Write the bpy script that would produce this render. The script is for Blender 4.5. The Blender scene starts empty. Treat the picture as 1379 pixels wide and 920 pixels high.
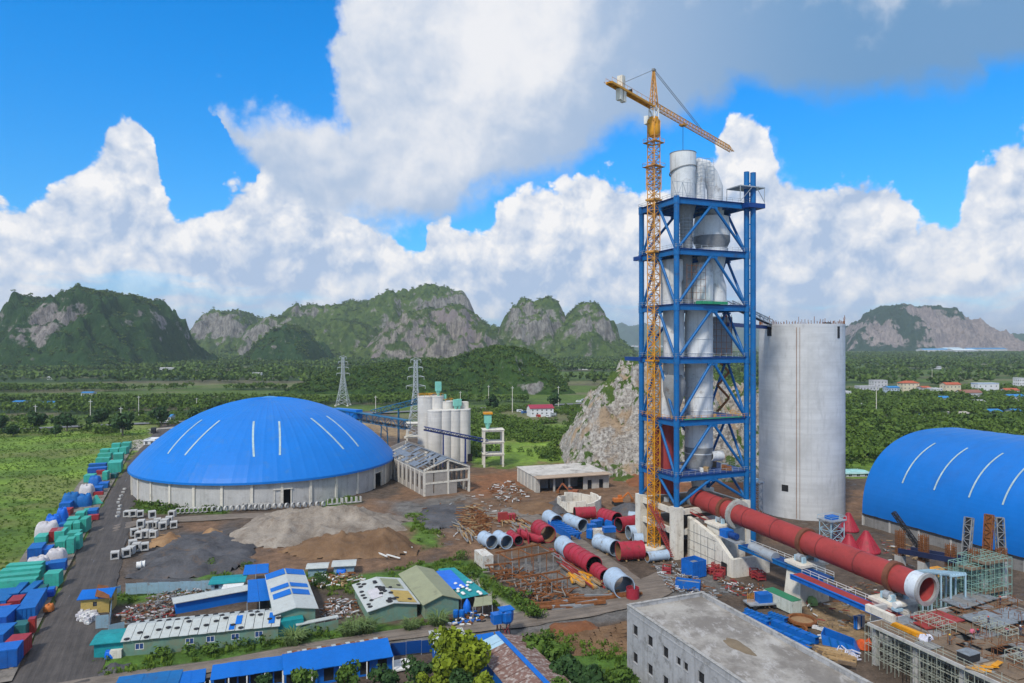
import bpy, bmesh, math, random
import numpy as np
from mathutils import Vector, Matrix
C = bpy.context.scene
COL = C.collection
R = math.radians
random.seed(7)
RNG = np.random.default_rng(7)
# camera, light, sky
F, CX, CY, H = 919.0, 689.5, 460.0, 60.0      # focal length in photo pixels, photo centre, flying height in metres
cam_data = bpy.data.cameras.new('camera')
cam_data.sensor_width = 36.0
cam_data.lens = 24.0
cam_data.clip_start = 1.0
cam_data.clip_end = 40000.0
cam = bpy.data.objects.new('camera', cam_data)
cam.location = (0, 0, H)
cam.rotation_euler = (R(90), 0, 0)
COL.objects.link(cam)
C.camera = cam
C.view_settings.view_transform = 'Standard'
C.view_settings.look = 'None'
C.view_settings.exposure = 0.24
C.view_settings.gamma = 1.0
C.view_settings.use_curve_mapping = False
C.render.engine = 'CYCLES'
C.cycles.max_bounces = 5
C.cycles.diffuse_bounces = 2
C.cycles.glossy_bounces = 2
C.cycles.transmission_bounces = 2
C.cycles.volume_bounces = 0
C.cycles.use_denoising = True
SUN_DIR = Vector((-0.34, -0.64, 0.78)).normalized()
sun_data = bpy.data.lights.new('sun', 'SUN')
sun_data.energy = 2.8
sun_data.angle = R(7)
sun_data.color = (1.0, 0.95, 0.86)
sun = bpy.data.objects.new('sun', sun_data)
sun.rotation_euler = SUN_DIR.to_track_quat('Z', 'Y').to_euler()
sun.location = (-200, -150, 400)
COL.objects.link(sun)
class NT:
 """short hand for building node trees"""
 def __init__(self, tree):
  self.t = tree
  self.n = tree.nodes
  self.l = tree.links
 def add(self, typ, ins=None, **props):
  nd = self.n.new(typ)
  for k, v in props.items():
   setattr(nd, k, v)
  for k, v in (ins or {}).items():
   s = nd.inputs[k]
   if isinstance(v, bpy.types.NodeSocket):
    self.l.new(v, s)
   else:
    s.default_value = v
  return nd
 def math(self, op, a, b=0.0, c=0.0, clamp=False):
  return self.add('ShaderNodeMath', {0: a, 1: b, 2: c}, operation=op, use_clamp=clamp).outputs[0]
 def vmath(self, op, a, b=(0, 0, 0)):
  return self.add('ShaderNodeVectorMath', {0: a, 1: b}, operation=op).outputs[0]
 def scale(self, a, v):
  return self.vmath('MULTIPLY', a, v)
 def noise(self, vec, scale, detail=4.0, rough=0.55, col=False, lac=2.0, dist=0.0):
  nd = self.add('ShaderNodeTexNoise', {'Vector': vec, 'Scale': scale, 'Detail': detail, 'Roughness': rough, 'Lacunarity': lac, 'Distortion': dist})
  return nd.outputs['Color' if col else 'Fac']
 def ramp(self, fac, lo, hi, a=0.0, b=1.0, smooth=True):
  nd = self.add('ShaderNodeMapRange', {'Value': fac, 'From Min': lo, 'From Max': hi, 'To Min': a, 'To Max': b})
  nd.interpolation_type = 'SMOOTHSTEP' if smooth else 'LINEAR'
  return nd.outputs[0]
 def mix(self, fac, a, b, blend='MIX'):
  nd = self.n.new('ShaderNodeMix')
  nd.data_type = 'RGBA'
  nd.blend_type = blend
  for k, v in ((0, fac), (6, a), (7, b)):
   if isinstance(v, bpy.types.NodeSocket):
    self.l.new(v, nd.inputs[k])
   elif k == 0:
    nd.inputs[k].default_value = v
   else:
    nd.inputs[k].default_value = tuple(v) + ((1.0,) if len(v) == 3 else ())
  return nd.outputs[2]
 def curve(self, val, pts):
  nd = self.n.new('ShaderNodeFloatCurve')
  cu = nd.mapping.curves[0]
  nd.mapping.use_clip = False
  nd.mapping.extend = 'HORIZONTAL'
  pts = sorted(pts)
  cu.points[0].location = pts[0]
  cu.points[1].location = pts[-1]
  for p in pts[1:-1]:
   cu.points.new(*p)
  for p in cu.points:
   p.handle_type = 'AUTO_CLAMPED'
  nd.mapping.update()
  self.l.new(val, nd.inputs['Value'])
  return nd.outputs[0]
def az_el(px, py):
 a = math.atan((px - CX) / F)
 return a, math.atan((CY - py) / F * math.cos(a))
def build_world():
 w = bpy.data.worlds.new('World')
 C.world = w
 w.use_nodes = True
 w.cycles.sampling_method = 'MANUAL'
 w.cycles.sample_map_resolution = 512
 t = NT(w.node_tree)
 t.n.clear()
 out = t.n.new('ShaderNodeOutputWorld')
 bg = t.add('ShaderNodeBackground', {'Strength': 0.1})
 t.l.new(bg.outputs[0], out.inputs[0])
 sky = t.n.new('ShaderNodeTexSky')
 sky.sky_type = 'NISHITA'
 sky.sun_disc = False
 sky.sun_elevation = math.asin(SUN_DIR.z)
 sky.sun_rotation = math.atan2(SUN_DIR.x, SUN_DIR.y)
 sky.altitude = 60
 sky.air_density = 1.0
 sky.dust_density = 0.6
 sky.ozone_density = 2.5
 d = t.n.new('ShaderNodeTexCoord').outputs['Generated']
 sep = t.add('ShaderNodeSeparateXYZ', {0: d})
 x, y, z = sep.outputs
 az = t.math('ARCTAN2', x, y)
 hor = t.math('SQRT', t.math('ADD', t.math('MULTIPLY', x, x), t.math('MULTIPLY', y, y)))
 el = t.math('ARCTAN2', z, hor)
 A0 = 0.66
 azp = t.math('SUBTRACT', t.math('PINGPONG', t.math('ADD', az, A0), 2 * A0), A0)
 blue = t.mix(1.0, sky.outputs[0], (0.03, 1.12, 1.95), 'MULTIPLY')
 blue = t.mix(t.ramp(el, 0.02, 0.46, 0.0, 1.0), t.mix(1.0, sky.outputs[0], (0.34, 0.98, 1.45), 'MULTIPLY'), blue)
 n_mid = t.noise(d, 8.0, 9.0, 0.57, col=True)
 wv = t.vmath('SUBTRACT', n_mid, (0.5, 0.5, 0.5))
 sw = t.add('ShaderNodeSeparateXYZ', {0: wv}).outputs
 dw = t.vmath('ADD', d, t.scale(wv, (0.045, 0.045, 0.045)))
 SH = (-0.012, 0.0, 0.017)                                    # a step towards the sun across the picture of the sky
 def cells(v, s):
  return t.add('ShaderNodeTexVoronoi', {'Vector': v, 'Scale': s, 'Detail': 3.0, 'Roughness': 0.5, 'Lacunarity': 2.3, 'Smoothness': 0.75}, feature='SMOOTH_F1').outputs['Distance']
 vor, vor2 = cells(dw, 21.0), cells(t.vmath('ADD', dw, SH), 21.0)
 lump = t.math('SUBTRACT', 0.5, vor)
 relief = t.math('SUBTRACT', vor2, vor)                       # >0 on the side turned to the sun
 wf = t.noise(dw, 9.0, 9.0, 0.56)
 wf2 = t.noise(t.vmath('ADD', dw, SH), 9.0, 9.0, 0.56)
 relief_soft = t.math('SUBTRACT', wf, wf2)
 azw = t.math('MULTIPLY_ADD', sw[0], 0.060, azp)
 elw = t.math('ADD', t.math('MULTIPLY_ADD', sw[1], 0.055, el), t.math('MULTIPLY', lump, -0.046))
 azn = t.math('MULTIPLY_ADD', azw, 0.5 / A0, 0.5)
 def prof(px_pts, val):
  return t.curve(val, [((az_el(a, b)[0] / A0) * 0.5 + 0.5, az_el(a, b)[1]) for a, b in px_pts])
 tops = [(-60, 250), (0, 270), (25, 285), (57, 262), (100, 246), (128, 218), (146, 182), (160, 150), (178, 150), (204, 196), (218, 255), (240, 285), (262, 284), (296, 272), (317, 252), (340, 254), (362, 214), (420, 240),
   (470, 290), (530, 300), (552, 340), (570, 345), (582, 292), (600, 282), (615, 302), (650, 304), (676, 276), (720, 264), (762, 252), (782, 236), (844, 250), (868, 262), (930, 238), (960, 218), (982, 170), (1012, 158), (1036, 180), (1058, 240),
   (1095, 243), (1155, 232), (1190, 246), (1215, 274), (1240, 310), (1272, 296), (1300, 242), (1335, 218), (1360, 190), (1400, 176)]
 T = prof([(a, b - 20) for a, b in tops], azn)
 below = t.math('SUBTRACT', T, elw)                            # radians below the top
 a_cum = t.ramp(below, -0.004, 0.009)
 streak = t.noise(t.scale(dw, (1.0, 1.0, 6.0)), 3.6, 8.0, 0.6)
 thin = t.ramp(t.math('ADD', streak, t.ramp(el, 0.0, 0.12, -0.10, 0.22, False)), 0.40, 0.55)
 a_cum = t.math('MULTIPLY', a_cum, t.ramp(thin, 0.0, 1.0, 0.55, 1.0, False))
 lit = t.math('ADD', t.math('MULTIPLY', relief, 1.15), t.math('MULTIPLY', relief_soft, 1.3))
 lit = t.math('ADD', lit, t.math('MULTIPLY', t.math('SUBTRACT', wf, 0.5), 1.5))
 lit = t.math('ADD', lit, t.math('MULTIPLY', t.math('SUBTRACT', lump, 0.1), 0.5))
 lit = t.math('ADD', lit, t.ramp(below, 0.0, 0.20, 0.82, 0.38))
 lit = t.ramp(lit, -0.08, 1.02, 0, 1, False)
 low_c = t.mix(t.ramp(el, 0.02, 0.22), (3.9, 5.0, 6.8, 1), (3.7, 4.7, 6.4, 1))
 c_cum = t.mix(lit, low_c, (8.2, 8.15, 8.2, 1))
 base = [(-60, -2000), (315, -2000), (328, 165), (345, 215), (400, 262), (450, 290), (500, 296), (560, 288), (620, 266), (700, 246), (770, 224), (820, 206), (880, 192), (940, 180), (985, 160), (1020, 138), (1048, 115), (1084, 112),
   (1120, 121), (1200, 117), (1276, 121), (1345, 110), (1375, 85), (1400, 80)]
 top = [(-60, 20), (320, 128), (380, 126), (440, 122), (478, 126), (505, 112), (530, 70), (560, 10), (600, -80), (650, -180), (720, -340), (800, -600), (1400, -900)]
 azd = t.math('MULTIPLY_ADD', t.math('ADD', t.math('MULTIPLY_ADD', sw[0], 0.20, azp), t.ramp(el, 0.26, 0.60, 0.0, 0.20, False)), 0.5 / A0, 0.5)
 eld = t.math('MULTIPLY_ADD', sw[1], 0.15, el)
 B = prof([(a, b + (14 if 380 < a < 800 else 4)) for a, b in base], azd)
 Uc = prof(top, azd)
 a_b = t.ramp(t.math('SUBTRACT', eld, B), -0.012, 0.035)
 a_t = t.ramp(t.math('SUBTRACT', Uc, t.math('MULTIPLY_ADD', lump, -0.05, eld)), -0.012, 0.036)
 hi = t.ramp(el, 0.52, 0.75)
 over = t.ramp(t.math('ADD', t.noise(d, 1.7, 6.0, 0.55), 0.10), 0.40, 0.58)      # broken cloud overhead, out of view, spread wider to whiten the ambient light
 a_deck = t.mix(hi, t.math('MULTIPLY', a_b, a_t), over)
 up = t.math('SUBTRACT', eld, B)
 g = t.math('ADD', t.ramp(up, 0.0, 0.14, -0.12, 0.30), t.ramp(azp, -0.24, 0.30, 0.30, -0.30))
 g = t.math('ADD', g, t.math('MULTIPLY', t.math('SUBTRACT', t.noise(dw, 3.6, 7.0, 0.54), 0.5), 3.1))
 g = t.math('ADD', g, t.math('MULTIPLY', relief_soft, 0.8))
 g = t.math('ADD', g, t.math('MULTIPLY', relief, 0.35))
 g = t.math('ADD', g, t.ramp(a_t, 0.2, 1.0, 0.30, 0.0))
 g = t.ramp(g, -0.16, 1.0)
 c_deck = t.mix(g, t.mix(t.ramp(azp, 0.0, 0.5), (3.7, 4.7, 6.3, 1), (1.45, 2.9, 5.0, 1)), (7.4, 7.5, 7.8, 1))
 col = t.mix(a_cum, blue, c_cum)
 scr = t.math('ADD', t.noise(d, 6.5, 8.0, 0.62), t.ramp(el, 0.1, 0.5, 0.0, -0.06))
 a_scr = t.math('MULTIPLY', t.ramp(scr, 0.60, 0.74), 0.6)
 col = t.mix(a_scr, col, (6.8, 7.2, 7.8, 1))
 col = t.mix(a_deck, col, c_deck)
 col = t.mix(t.ramp(el, 0.0, 0.09, 0.5, 0.0), col, (4.7, 5.9, 7.4, 1))
 t.l.new(col, bg.inputs[0])
build_world()
# helpers
def G(px, py, z=0.0):
 """the point at height z seen at a photo pixel"""
 Y = (H - z) * F / (py - CY)
 return Vector(((px - CX) / F * Y, Y, z))
def P(px, py, Y):
 """the point at distance Y seen at a photo pixel"""
 return Vector(((px - CX) / F * Y, Y, H - (py - CY) / F * Y))
def frame(deg):
 a = R(deg)
 return Vector((math.cos(a), math.sin(a), 0)), Vector((-math.sin(a), math.cos(a), 0))
U, V = frame(23.5)          # the works is laid out on this grid
Z = Vector((0, 0, 1))
WORLD = {}                  # world position of every object made
class MB:
 """collects faces; build() links them as ONE mesh object"""
 def __init__(self):
  self.v, self.f, self.m, self.s = [], [], [], []
 def add(self, vs, fs, mi=0, smooth=False):
  o = len(self.v)
  self.v += [tuple(p) for p in vs]
  self.f += [tuple(i + o for i in f) for f in fs]
  self.m += [mi] * len(fs)
  self.s += [smooth] * len(fs)
  return self
 def obox(self, o, a, b, c, mi=0):
  """box from corner o along a, b, c"""
  o, a, b, c = Vector(o), Vector(a), Vector(b), Vector(c)
  if a.cross(b).dot(c) < 0:
   a, b = b, a
  p = [o, o + a, o + a + b, o + b]
  p += [q + c for q in p]
  return self.add(p, [(3, 2, 1, 0), (4, 5, 6, 7), (0, 1, 5, 4), (1, 2, 6, 5), (2, 3, 7, 6), (3, 0, 4, 7)], mi)
 def box(self, c, s, deg=0.0, mi=0):
  """box with the centre of its base at c"""
  u, v = frame(deg)
  c = Vector(c)
  return self.obox(c - u * s[0] / 2 - v * s[1] / 2, u * s[0], v * s[1], Z * s[2], mi)
 def bar(self, p, q, w, h=None, mi=0):
  p, q = Vector(p), Vector(q)
  h = h or w
  d = q - p
  if d.length < 1e-6:
   return self
  d.normalize()
  side = d.cross(Z)
  side = Vector((1, 0, 0)) if side.length < 1e-3 else side.normalized()
  up = side.cross(d).normalized()
  return self.obox(p - side * w / 2 - up * h / 2, side * w, up * h, q - p, mi)
 def cyl(self, p, q, r, r2=None, n=12, caps=True, mi=0, smooth=True):
  p, q = Vector(p), Vector(q)
  r2 = r if r2 is None else r2
  d = (q - p).normalized()
  a = d.orthogonal().normalized()
  b = d.cross(a)
  vs = []
  for k in range(n):
   t = 2 * math.pi * k / n
   e = a * math.cos(t) + b * math.sin(t)
   vs += [p + e * r, q + e * r2]
  fs = [(2 * k, 2 * ((k + 1) % n), 2 * ((k + 1) % n) + 1, 2 * k + 1) for k in range(n)]
  self.add(vs, fs, mi, smooth)
  if caps:
   o = len(self.v) - 2 * n
   if r > 1e-4:
    self.f.append(tuple(o + 2 * k for k in reversed(range(n)))); self.m.append(mi); self.s.append(False)
   if r2 > 1e-4:
    self.f.append(tuple(o + 2 * k + 1 for k in range(n))); self.m.append(mi); self.s.append(False)
  return self
 def pipe(self, p, q, r, t, n=20, mi=0, mi_in=None, mi_rim=None):
  """open tube with wall thickness t"""
  p, q = Vector(p), Vector(q)
  d = (q - p).normalized()
  a = d.orthogonal().normalized()
  b = d.cross(a)
  vs = []
  for k in range(n):
   e = a * math.cos(2 * math.pi * k / n) + b * math.sin(2 * math.pi * k / n)
   vs += [p + e * r, q + e * r, q + e * (r - t), p + e * (r - t)]
  N = lambda k: 4 * (k % n)
  self.add(vs, [(N(k), N(k + 1), N(k + 1) + 1, N(k) + 1) for k in range(n)], mi, True)
  o = len(self.v) - 4 * n
  for k in range(n):
   for fa, m_, sm in (((N(k) + 2, N(k) + 3, N(k + 1) + 3, N(k + 1) + 2)[::-1], mi if mi_in is None else mi_in, True),
                               ((N(k) + 1, N(k + 1) + 1, N(k + 1) + 2, N(k) + 2), mi if mi_rim is None else mi_rim, False),
                               ((N(k) + 3, N(k + 1) + 3, N(k + 1), N(k)), mi if mi_rim is None else mi_rim, False)):
    self.f.append(tuple(i + o for i in fa)); self.m.append(m_); self.s.append(sm)
  return self
 def lathe(self, c, prof, n=24, mi=0, smooth=True, caps=True, a0=0.0):
  """turned body about the vertical through c; prof = (r, z) upwards"""
  c = Vector(c)
  ang = [math.atan2(b[1] - a[1], b[0] - a[0]) for a, b in zip(prof, prof[1:])]
  ring = lambda r, z: [c + Vector((r * math.cos(a0 + 2 * math.pi * k / n), r * math.sin(a0 + 2 * math.pi * k / n), z)) for k in range(n)]
  o, i = len(self.v), 0
  while i < len(prof) - 1:
   j = i + 1                                    # runs without a sharp edge share their rings
   while j < len(prof) - 1 and abs(ang[j] - ang[j - 1]) < .7:
    j += 1
   vs = [p for q in prof[i:j + 1] for p in ring(*q)]
   self.add(vs, [(m * n + k, m * n + (k + 1) % n, (m + 1) * n + (k + 1) % n, (m + 1) * n + k) for m in range(j - i) for k in range(n)], mi, smooth)
   i = j
  if caps:
   e = len(self.v) - n
   self.f.append(tuple(o + k for k in reversed(range(n)))); self.m.append(mi); self.s.append(False)
   self.f.append(tuple(e + k for k in range(n))); self.m.append(mi); self.s.append(False)
  return self
 def path(self, pts, r, n=12, mi=0, caps=True, radii=None):
  """round tube along a bent line"""
  pts = [Vector(p) for p in pts]
  rings = []
  prev = None
  for i, p in enumerate(pts):
   d = (pts[min(i + 1, len(pts) - 1)] - pts[max(i - 1, 0)]).normalized()
   a = d.orthogonal().normalized() if prev is None else (prev - d * prev.dot(d)).normalized()
   prev = a
   b = d.cross(a)
   rr = r if radii is None else radii[i]
   rings.append([p + (a * math.cos(2 * math.pi * k / n) + b * math.sin(2 * math.pi * k / n)) * rr for k in range(n)])
  vs = [q for g in rings for q in g]
  fs = [(i * n + k, i * n + (k + 1) % n, (i + 1) * n + (k + 1) % n, (i + 1) * n + k) for i in range(len(rings) - 1) for k in range(n)]
  self.add(vs, fs, mi, True)
  if caps:
   o = len(self.v) - len(vs)
   for cp in (tuple(o + k for k in reversed(range(n))), tuple(o + (len(rings) - 1) * n + k for k in range(n))):
    self.f.append(cp); self.m.append(mi); self.s.append(False)
  return self
 def slab(self, poly, z0, z1, mi=0):
  """flat prism over a polygon (list of points, counted anticlockwise from above)"""
  n = len(poly)
  area = sum(poly[i][0] * poly[(i + 1) % n][1] - poly[(i + 1) % n][0] * poly[i][1] for i in range(n))
  if area < 0:
   poly = poly[::-1]
  vs = [(p[0], p[1], z0) for p in poly] + [(p[0], p[1], z1) for p in poly]
  fs = [tuple(reversed(range(n))), tuple(range(n, 2 * n))] + [(i, (i + 1) % n, n + (i + 1) % n, n + i) for i in range(n)]
  return self.add(vs, fs, mi)
 def plate(self, a, b, c, d, t, mi=0):
  """quad a b c d with thickness t (downwards along its normal)"""
  a, b, c, d = map(Vector, (a, b, c, d))
  nrm = (b - a).cross(d - a).normalized()
  lo = [p - nrm * t for p in (a, b, c, d)]
  return self.add([a, b, c, d] + lo, [(0, 1, 2, 3), (7, 6, 5, 4), (0, 4, 5, 1), (1, 5, 6, 2), (2, 6, 7, 3), (3, 7, 4, 0)], mi)
 def lattice(self, p, q, w, h, n, chord, lace, up=None, mi=0, mi2=None):
  """box girder of four chords and zigzag lacing from p to q"""
  p, q = Vector(p), Vector(q)
  d = (q - p).normalized()
  up = Vector(up) if up is not None else Z
  side = d.cross(up)
  side = Vector((1, 0, 0)) if side.length < 1e-3 else side.normalized()
  up = side.cross(d).normalized()
  cor = [side * w / 2 * a + up * h / 2 * b for a, b in ((-1, -1), (1, -1), (1, 1), (-1, 1))]
  mi2 = mi if mi2 is None else mi2
  for c in cor:
   self.bar(p + c, q + c, chord, None, mi)
  for k in range(n):
   s0, s1 = p + (q - p) * (k / n), p + (q - p) * ((k + 1) / n)
   for j in range(4):
    c0, c1 = cor[j], cor[(j + 1) % 4]
    if (k + j) % 2:
     c0, c1 = c1, c0
    self.bar(s0 + c0, s1 + c1, lace, None, mi2)
    self.bar(s1 + cor[j], s1 + cor[(j + 1) % 4], lace, None, mi2)
  return self
 def build(self, name, mats, parent=None, origin=None, kind=None):
  if any(self.s) and not all(self.s):          # flat faces get points of their own, so the round ones shade cleanly
   for i, f in enumerate(self.f):
    if not self.s[i]:
     self.f[i] = tuple(range(len(self.v), len(self.v) + len(f)))
     self.v += [self.v[k] for k in f]
  me = bpy.data.meshes.new(name)
  vs = np.array(self.v, dtype=np.float64)
  if origin is None:
   lo, hi = vs.min(0), vs.max(0)
   origin = Vector(((lo[0] + hi[0]) / 2, (lo[1] + hi[1]) / 2, lo[2]))
  vs = vs - np.array(origin)
  me.from_pydata(vs.tolist(), [], self.f)
  mats = mats if isinstance(mats, (list, tuple)) else [mats]
  for m in mats:
   me.materials.append(m)
  me.polygons.foreach_set('material_index', self.m)
  me.polygons.foreach_set('use_smooth', self.s)
  me.update()
  return link(name, me, origin, parent, kind)
def link(name, me, origin, parent=None, kind=None):
 o = bpy.data.objects.new(name, me)
 COL.objects.link(o)
 WORLD[o] = Vector(origin)
 if parent is not None:
  o.parent = parent
  o.location = Vector(origin) - WORLD[parent]
 else:
  o.location = origin
 if kind:
  o['kind'] = kind
 return o
def tag(o, label, cat, group=None, kind=None):
 o['label'] = label
 if cat:
  o['category'] = cat
 if group:
  o['group'] = group
 if kind:
  o['kind'] = kind
 return o
def thing(name, label, cat, loc, group=None):
 o = bpy.data.objects.new(name, None)
 o.empty_display_size = 1.0
 COL.objects.link(o)
 o.location = loc
 WORLD[o] = Vector(loc)
 return tag(o, label, cat, group)
KIDS = {}
def dup(src, loc, rz=0.0, label=None, scale=None, group=None):
 """copy of a thing with copies of its parts and sub-parts"""
 if src not in KIDS:
  KIDS[src] = [(c, [d for d in c.children]) for c in src.children]
 r = src.copy()
 COL.objects.link(r)
 r.location = loc
 r.rotation_euler = (0, 0, rz)
 if scale:
  r.scale = (scale, scale, scale) if isinstance(scale, (int, float)) else scale
 WORLD[r] = Vector(loc)
 if label:
  r['label'] = label
 if group:
  r['group'] = group
 for c, subs in KIDS[src]:
  k = c.copy()
  COL.objects.link(k)
  k.parent = r
  for s in subs:
   j = s.copy()
   COL.objects.link(j)
   j.parent = k
 return r
def raw_mesh(name, v, f, mats, parent=None, origin=(0, 0, 0), smooth=False, attrs=None, kind=None, mi=None):
 """mesh straight from numpy arrays; f is an (n, 3) or (n, 4) array"""
 me = bpy.data.meshes.new(name)
 v = np.asarray(v, dtype=np.float32) - np.asarray(origin, dtype=np.float32)
 f = np.asarray(f, dtype=np.int32)
 n, k = f.shape
 me.vertices.add(len(v))
 me.vertices.foreach_set('co', v.ravel())
 me.loops.add(n * k)
 me.loops.foreach_set('vertex_index', f.ravel())
 me.polygons.add(n)
 me.polygons.foreach_set('loop_start', np.arange(0, n * k, k, dtype=np.int32))
 me.polygons.foreach_set('loop_total', np.full(n, k, dtype=np.int32))
 me.polygons.foreach_set('use_smooth', np.full(n, smooth, dtype=bool))
 for m in (mats if isinstance(mats, (list, tuple)) else [mats]):
  me.materials.append(m)
 if mi is not None:
  me.polygons.foreach_set('material_index', np.asarray(mi, dtype=np.int32))
 for an, (typ, dat) in (attrs or {}).items():
  a = me.attributes.new(an, typ, 'POINT')
  a.data.foreach_set('color' if 'COLOR' in typ else 'value', np.asarray(dat, dtype=np.float32).ravel())
 me.update(calc_edges=True)
 return link(name, me, origin, parent, kind)
# value noise in numpy
def _hash(ix, iy, seed):
 h = (ix.astype(np.int64) * 374761393 + iy.astype(np.int64) * 668265263 + seed * 1442695041) & 0xffffffff
 h = ((h ^ (h >> 13)) * 1274126177) & 0xffffffff
 h = h ^ (h >> 16)
 return (h & 0xffff) / 65535.0
def vnoise(x, y, seed=0):
 ix, iy = np.floor(x), np.floor(y)
 fx, fy = x - ix, y - iy
 fx, fy = fx * fx * fx * (fx * (fx * 6 - 15) + 10), fy * fy * fy * (fy * (fy * 6 - 15) + 10)
 a, b = _hash(ix, iy, seed), _hash(ix + 1, iy, seed)
 c, d = _hash(ix, iy + 1, seed), _hash(ix + 1, iy + 1, seed)
 return (a * (1 - fx) + b * fx) * (1 - fy) + (c * (1 - fx) + d * fx) * fy
def fbm(x, y, seed=0, octs=5, gain=0.5):
 s, a, t = 0.0, 1.0, 0.0
 for k in range(octs):
  s = s + a * vnoise(x * 2 ** k + 17.3 * k, y * 2 ** k - 9.1 * k, seed + k)
  t += a
  a *= gain
 return s / t
def ridged(x, y, seed=0, octs=5, gain=0.55):
 s, a, t = 0.0, 1.0, 0.0
 for k in range(octs):
  s = s + a * (1 - np.abs(2 * vnoise(x * 2 ** k + 5.7 * k, y * 2 ** k + 3.3 * k, seed + k) - 1))
  t += a
  a *= gain
 return s / t
def sdist(px, py, poly):
 """signed distance (positive inside) of points to a polygon"""
 n = len(poly)
 d = np.full(px.shape, 1e9)
 ins = np.zeros(px.shape, bool)
 for i in range(n):
  x0, y0 = poly[i][0], poly[i][1]
  x1, y1 = poly[(i + 1) % n][0], poly[(i + 1) % n][1]
  ex, ey = x1 - x0, y1 - y0
  t = np.clip(((px - x0) * ex + (py - y0) * ey) / (ex * ex + ey * ey + 1e-9), 0, 1)
  d = np.minimum(d, np.hypot(px - x0 - t * ex, py - y0 - t * ey))
  c = ((y0 > py) != (y1 > py)) & (px < (x1 - x0) * (py - y0) / (y1 - y0 + 1e-12) + x0)
  ins ^= c
 return np.where(ins, d, -d)
ORD = ['first', 'second', 'third', 'fourth', 'fifth', 'sixth', 'seventh', 'eighth', 'ninth', 'tenth', 'eleventh', 'twelfth', 'thirteenth', 'fourteenth', 'fifteenth', 'sixteenth', 'seventeenth', 'eighteenth', 'nineteenth', 'twentieth',
       'twenty-first', 'twenty-second', 'twenty-third', 'twenty-fourth']
# materials
def new_mat(name):
 m = bpy.data.materials.new(name)
 m.use_nodes = True
 t = NT(m.node_tree)
 b = t.n['Principled BSDF']
 return m, t, b
def c4(c):
 return tuple(c) + (1.0,)
def surf(name, col, rough=0.7, metal=0.0, var=0.25, dirt=None, dirt_amt=0.3, scale=0.6, streak=0.0, bump=0.0, bump_scale=6.0, rnd=0.0, wave=None, wave_axis='X', spec=0.3, coat=None):
 """weathered surface: two sizes of blotch, dirt, vertical streaks, optional corrugation"""
 m, t, b = new_mat(name)
 geo = t.n.new('ShaderNodeNewGeometry')
 pos = geo.outputs['Position']
 n1 = t.noise(pos, scale, 5.0, 0.6)
 n2 = t.noise(pos, scale * 6.3, 4.0, 0.6)
 base = t.mix(t.ramp(t.math('MULTIPLY_ADD', n2, 0.45, t.math('MULTIPLY', n1, 0.75)), 0.32, 0.88), [k * (1 - var) for k in col], [min(k * (1 + var), 0.92) for k in col])
 if rnd:
  oi = t.n.new('ShaderNodeObjectInfo').outputs['Random']
  hsv = t.add('ShaderNodeHueSaturation', {'Value': t.ramp(oi, 0, 1, 1 - rnd, 1 + rnd, False), 'Color': base, 'Hue': t.ramp(oi, 0, 1, 0.5 - rnd * 0.05, 0.5 + rnd * 0.05, False)})
  base = hsv.outputs[0]
 if dirt is not None:
  n3 = t.noise(pos, scale * 1.7, 7.0, 0.68)
  lo = 0.62 - dirt_amt * 0.28
  f = t.ramp(n3, lo, lo + 0.2)
  base = t.mix(t.math('MULTIPLY', f, 0.85), base, dirt)
 if streak:
  s = t.noise(t.scale(pos, (1.0, 1.0, 0.06)), 1.3, 5.0, 0.6)
  base = t.mix(t.math('MULTIPLY', t.ramp(s, 0.48, 0.72), streak), base, dirt if dirt is not None else [k * 0.5 for k in col])
 t.l.new(base, b.inputs['Base Color'])
 b.inputs['Roughness'].default_value = rough
 b.inputs['Metallic'].default_value = metal
 b.inputs['Specular IOR Level'].default_value = spec
 hgt = None
 if wave:
  tc = t.n.new('ShaderNodeTexCoord').outputs['Object']
  w = t.add('ShaderNodeTexWave', {'Vector': tc, 'Scale': wave, 'Distortion': 0.0}, wave_type='BANDS', bands_direction=wave_axis)
  hgt = w.outputs['Fac']
  bp = t.add('ShaderNodeBump', {'Height': hgt, 'Strength': 0.7, 'Distance': 0.06})
  t.l.new(bp.outputs[0], b.inputs['Normal'])
 elif bump:
  n4 = t.noise(pos, bump_scale, 5.0, 0.65)
  bp = t.add('ShaderNodeBump', {'Height': n4, 'Strength': bump, 'Distance': 0.15})
  t.l.new(bp.outputs[0], b.inputs['Normal'])
 return m
def leafy(name, dark, light, scale=0.35, rough=0.65, trans=0.15):
 """foliage whose leaves vary from clump to clump and plant to plant"""
 m, t, b = new_mat(name)
 at = t.add('ShaderNodeAttribute', attribute_name='tint').outputs['Fac']
 pos = t.n.new('ShaderNodeNewGeometry').outputs['Position']
 n = t.noise(pos, scale, 4.0, 0.6)
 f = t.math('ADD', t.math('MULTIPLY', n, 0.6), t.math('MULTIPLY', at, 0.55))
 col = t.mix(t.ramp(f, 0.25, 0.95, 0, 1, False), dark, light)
 t.l.new(col, b.inputs['Base Color'])
 b.inputs['Roughness'].default_value = rough
 b.inputs['Specular IOR Level'].default_value = 0.2
 if trans:
  tr = t.add('ShaderNodeBsdfTranslucent', {'Color': col})
  mx = t.add('ShaderNodeMixShader', {0: trans, 1: b.outputs[0], 2: tr.outputs[0]})
  t.l.new(mx.outputs[0], t.n['Material Output'].inputs[0])
 return m
M = {}
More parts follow.
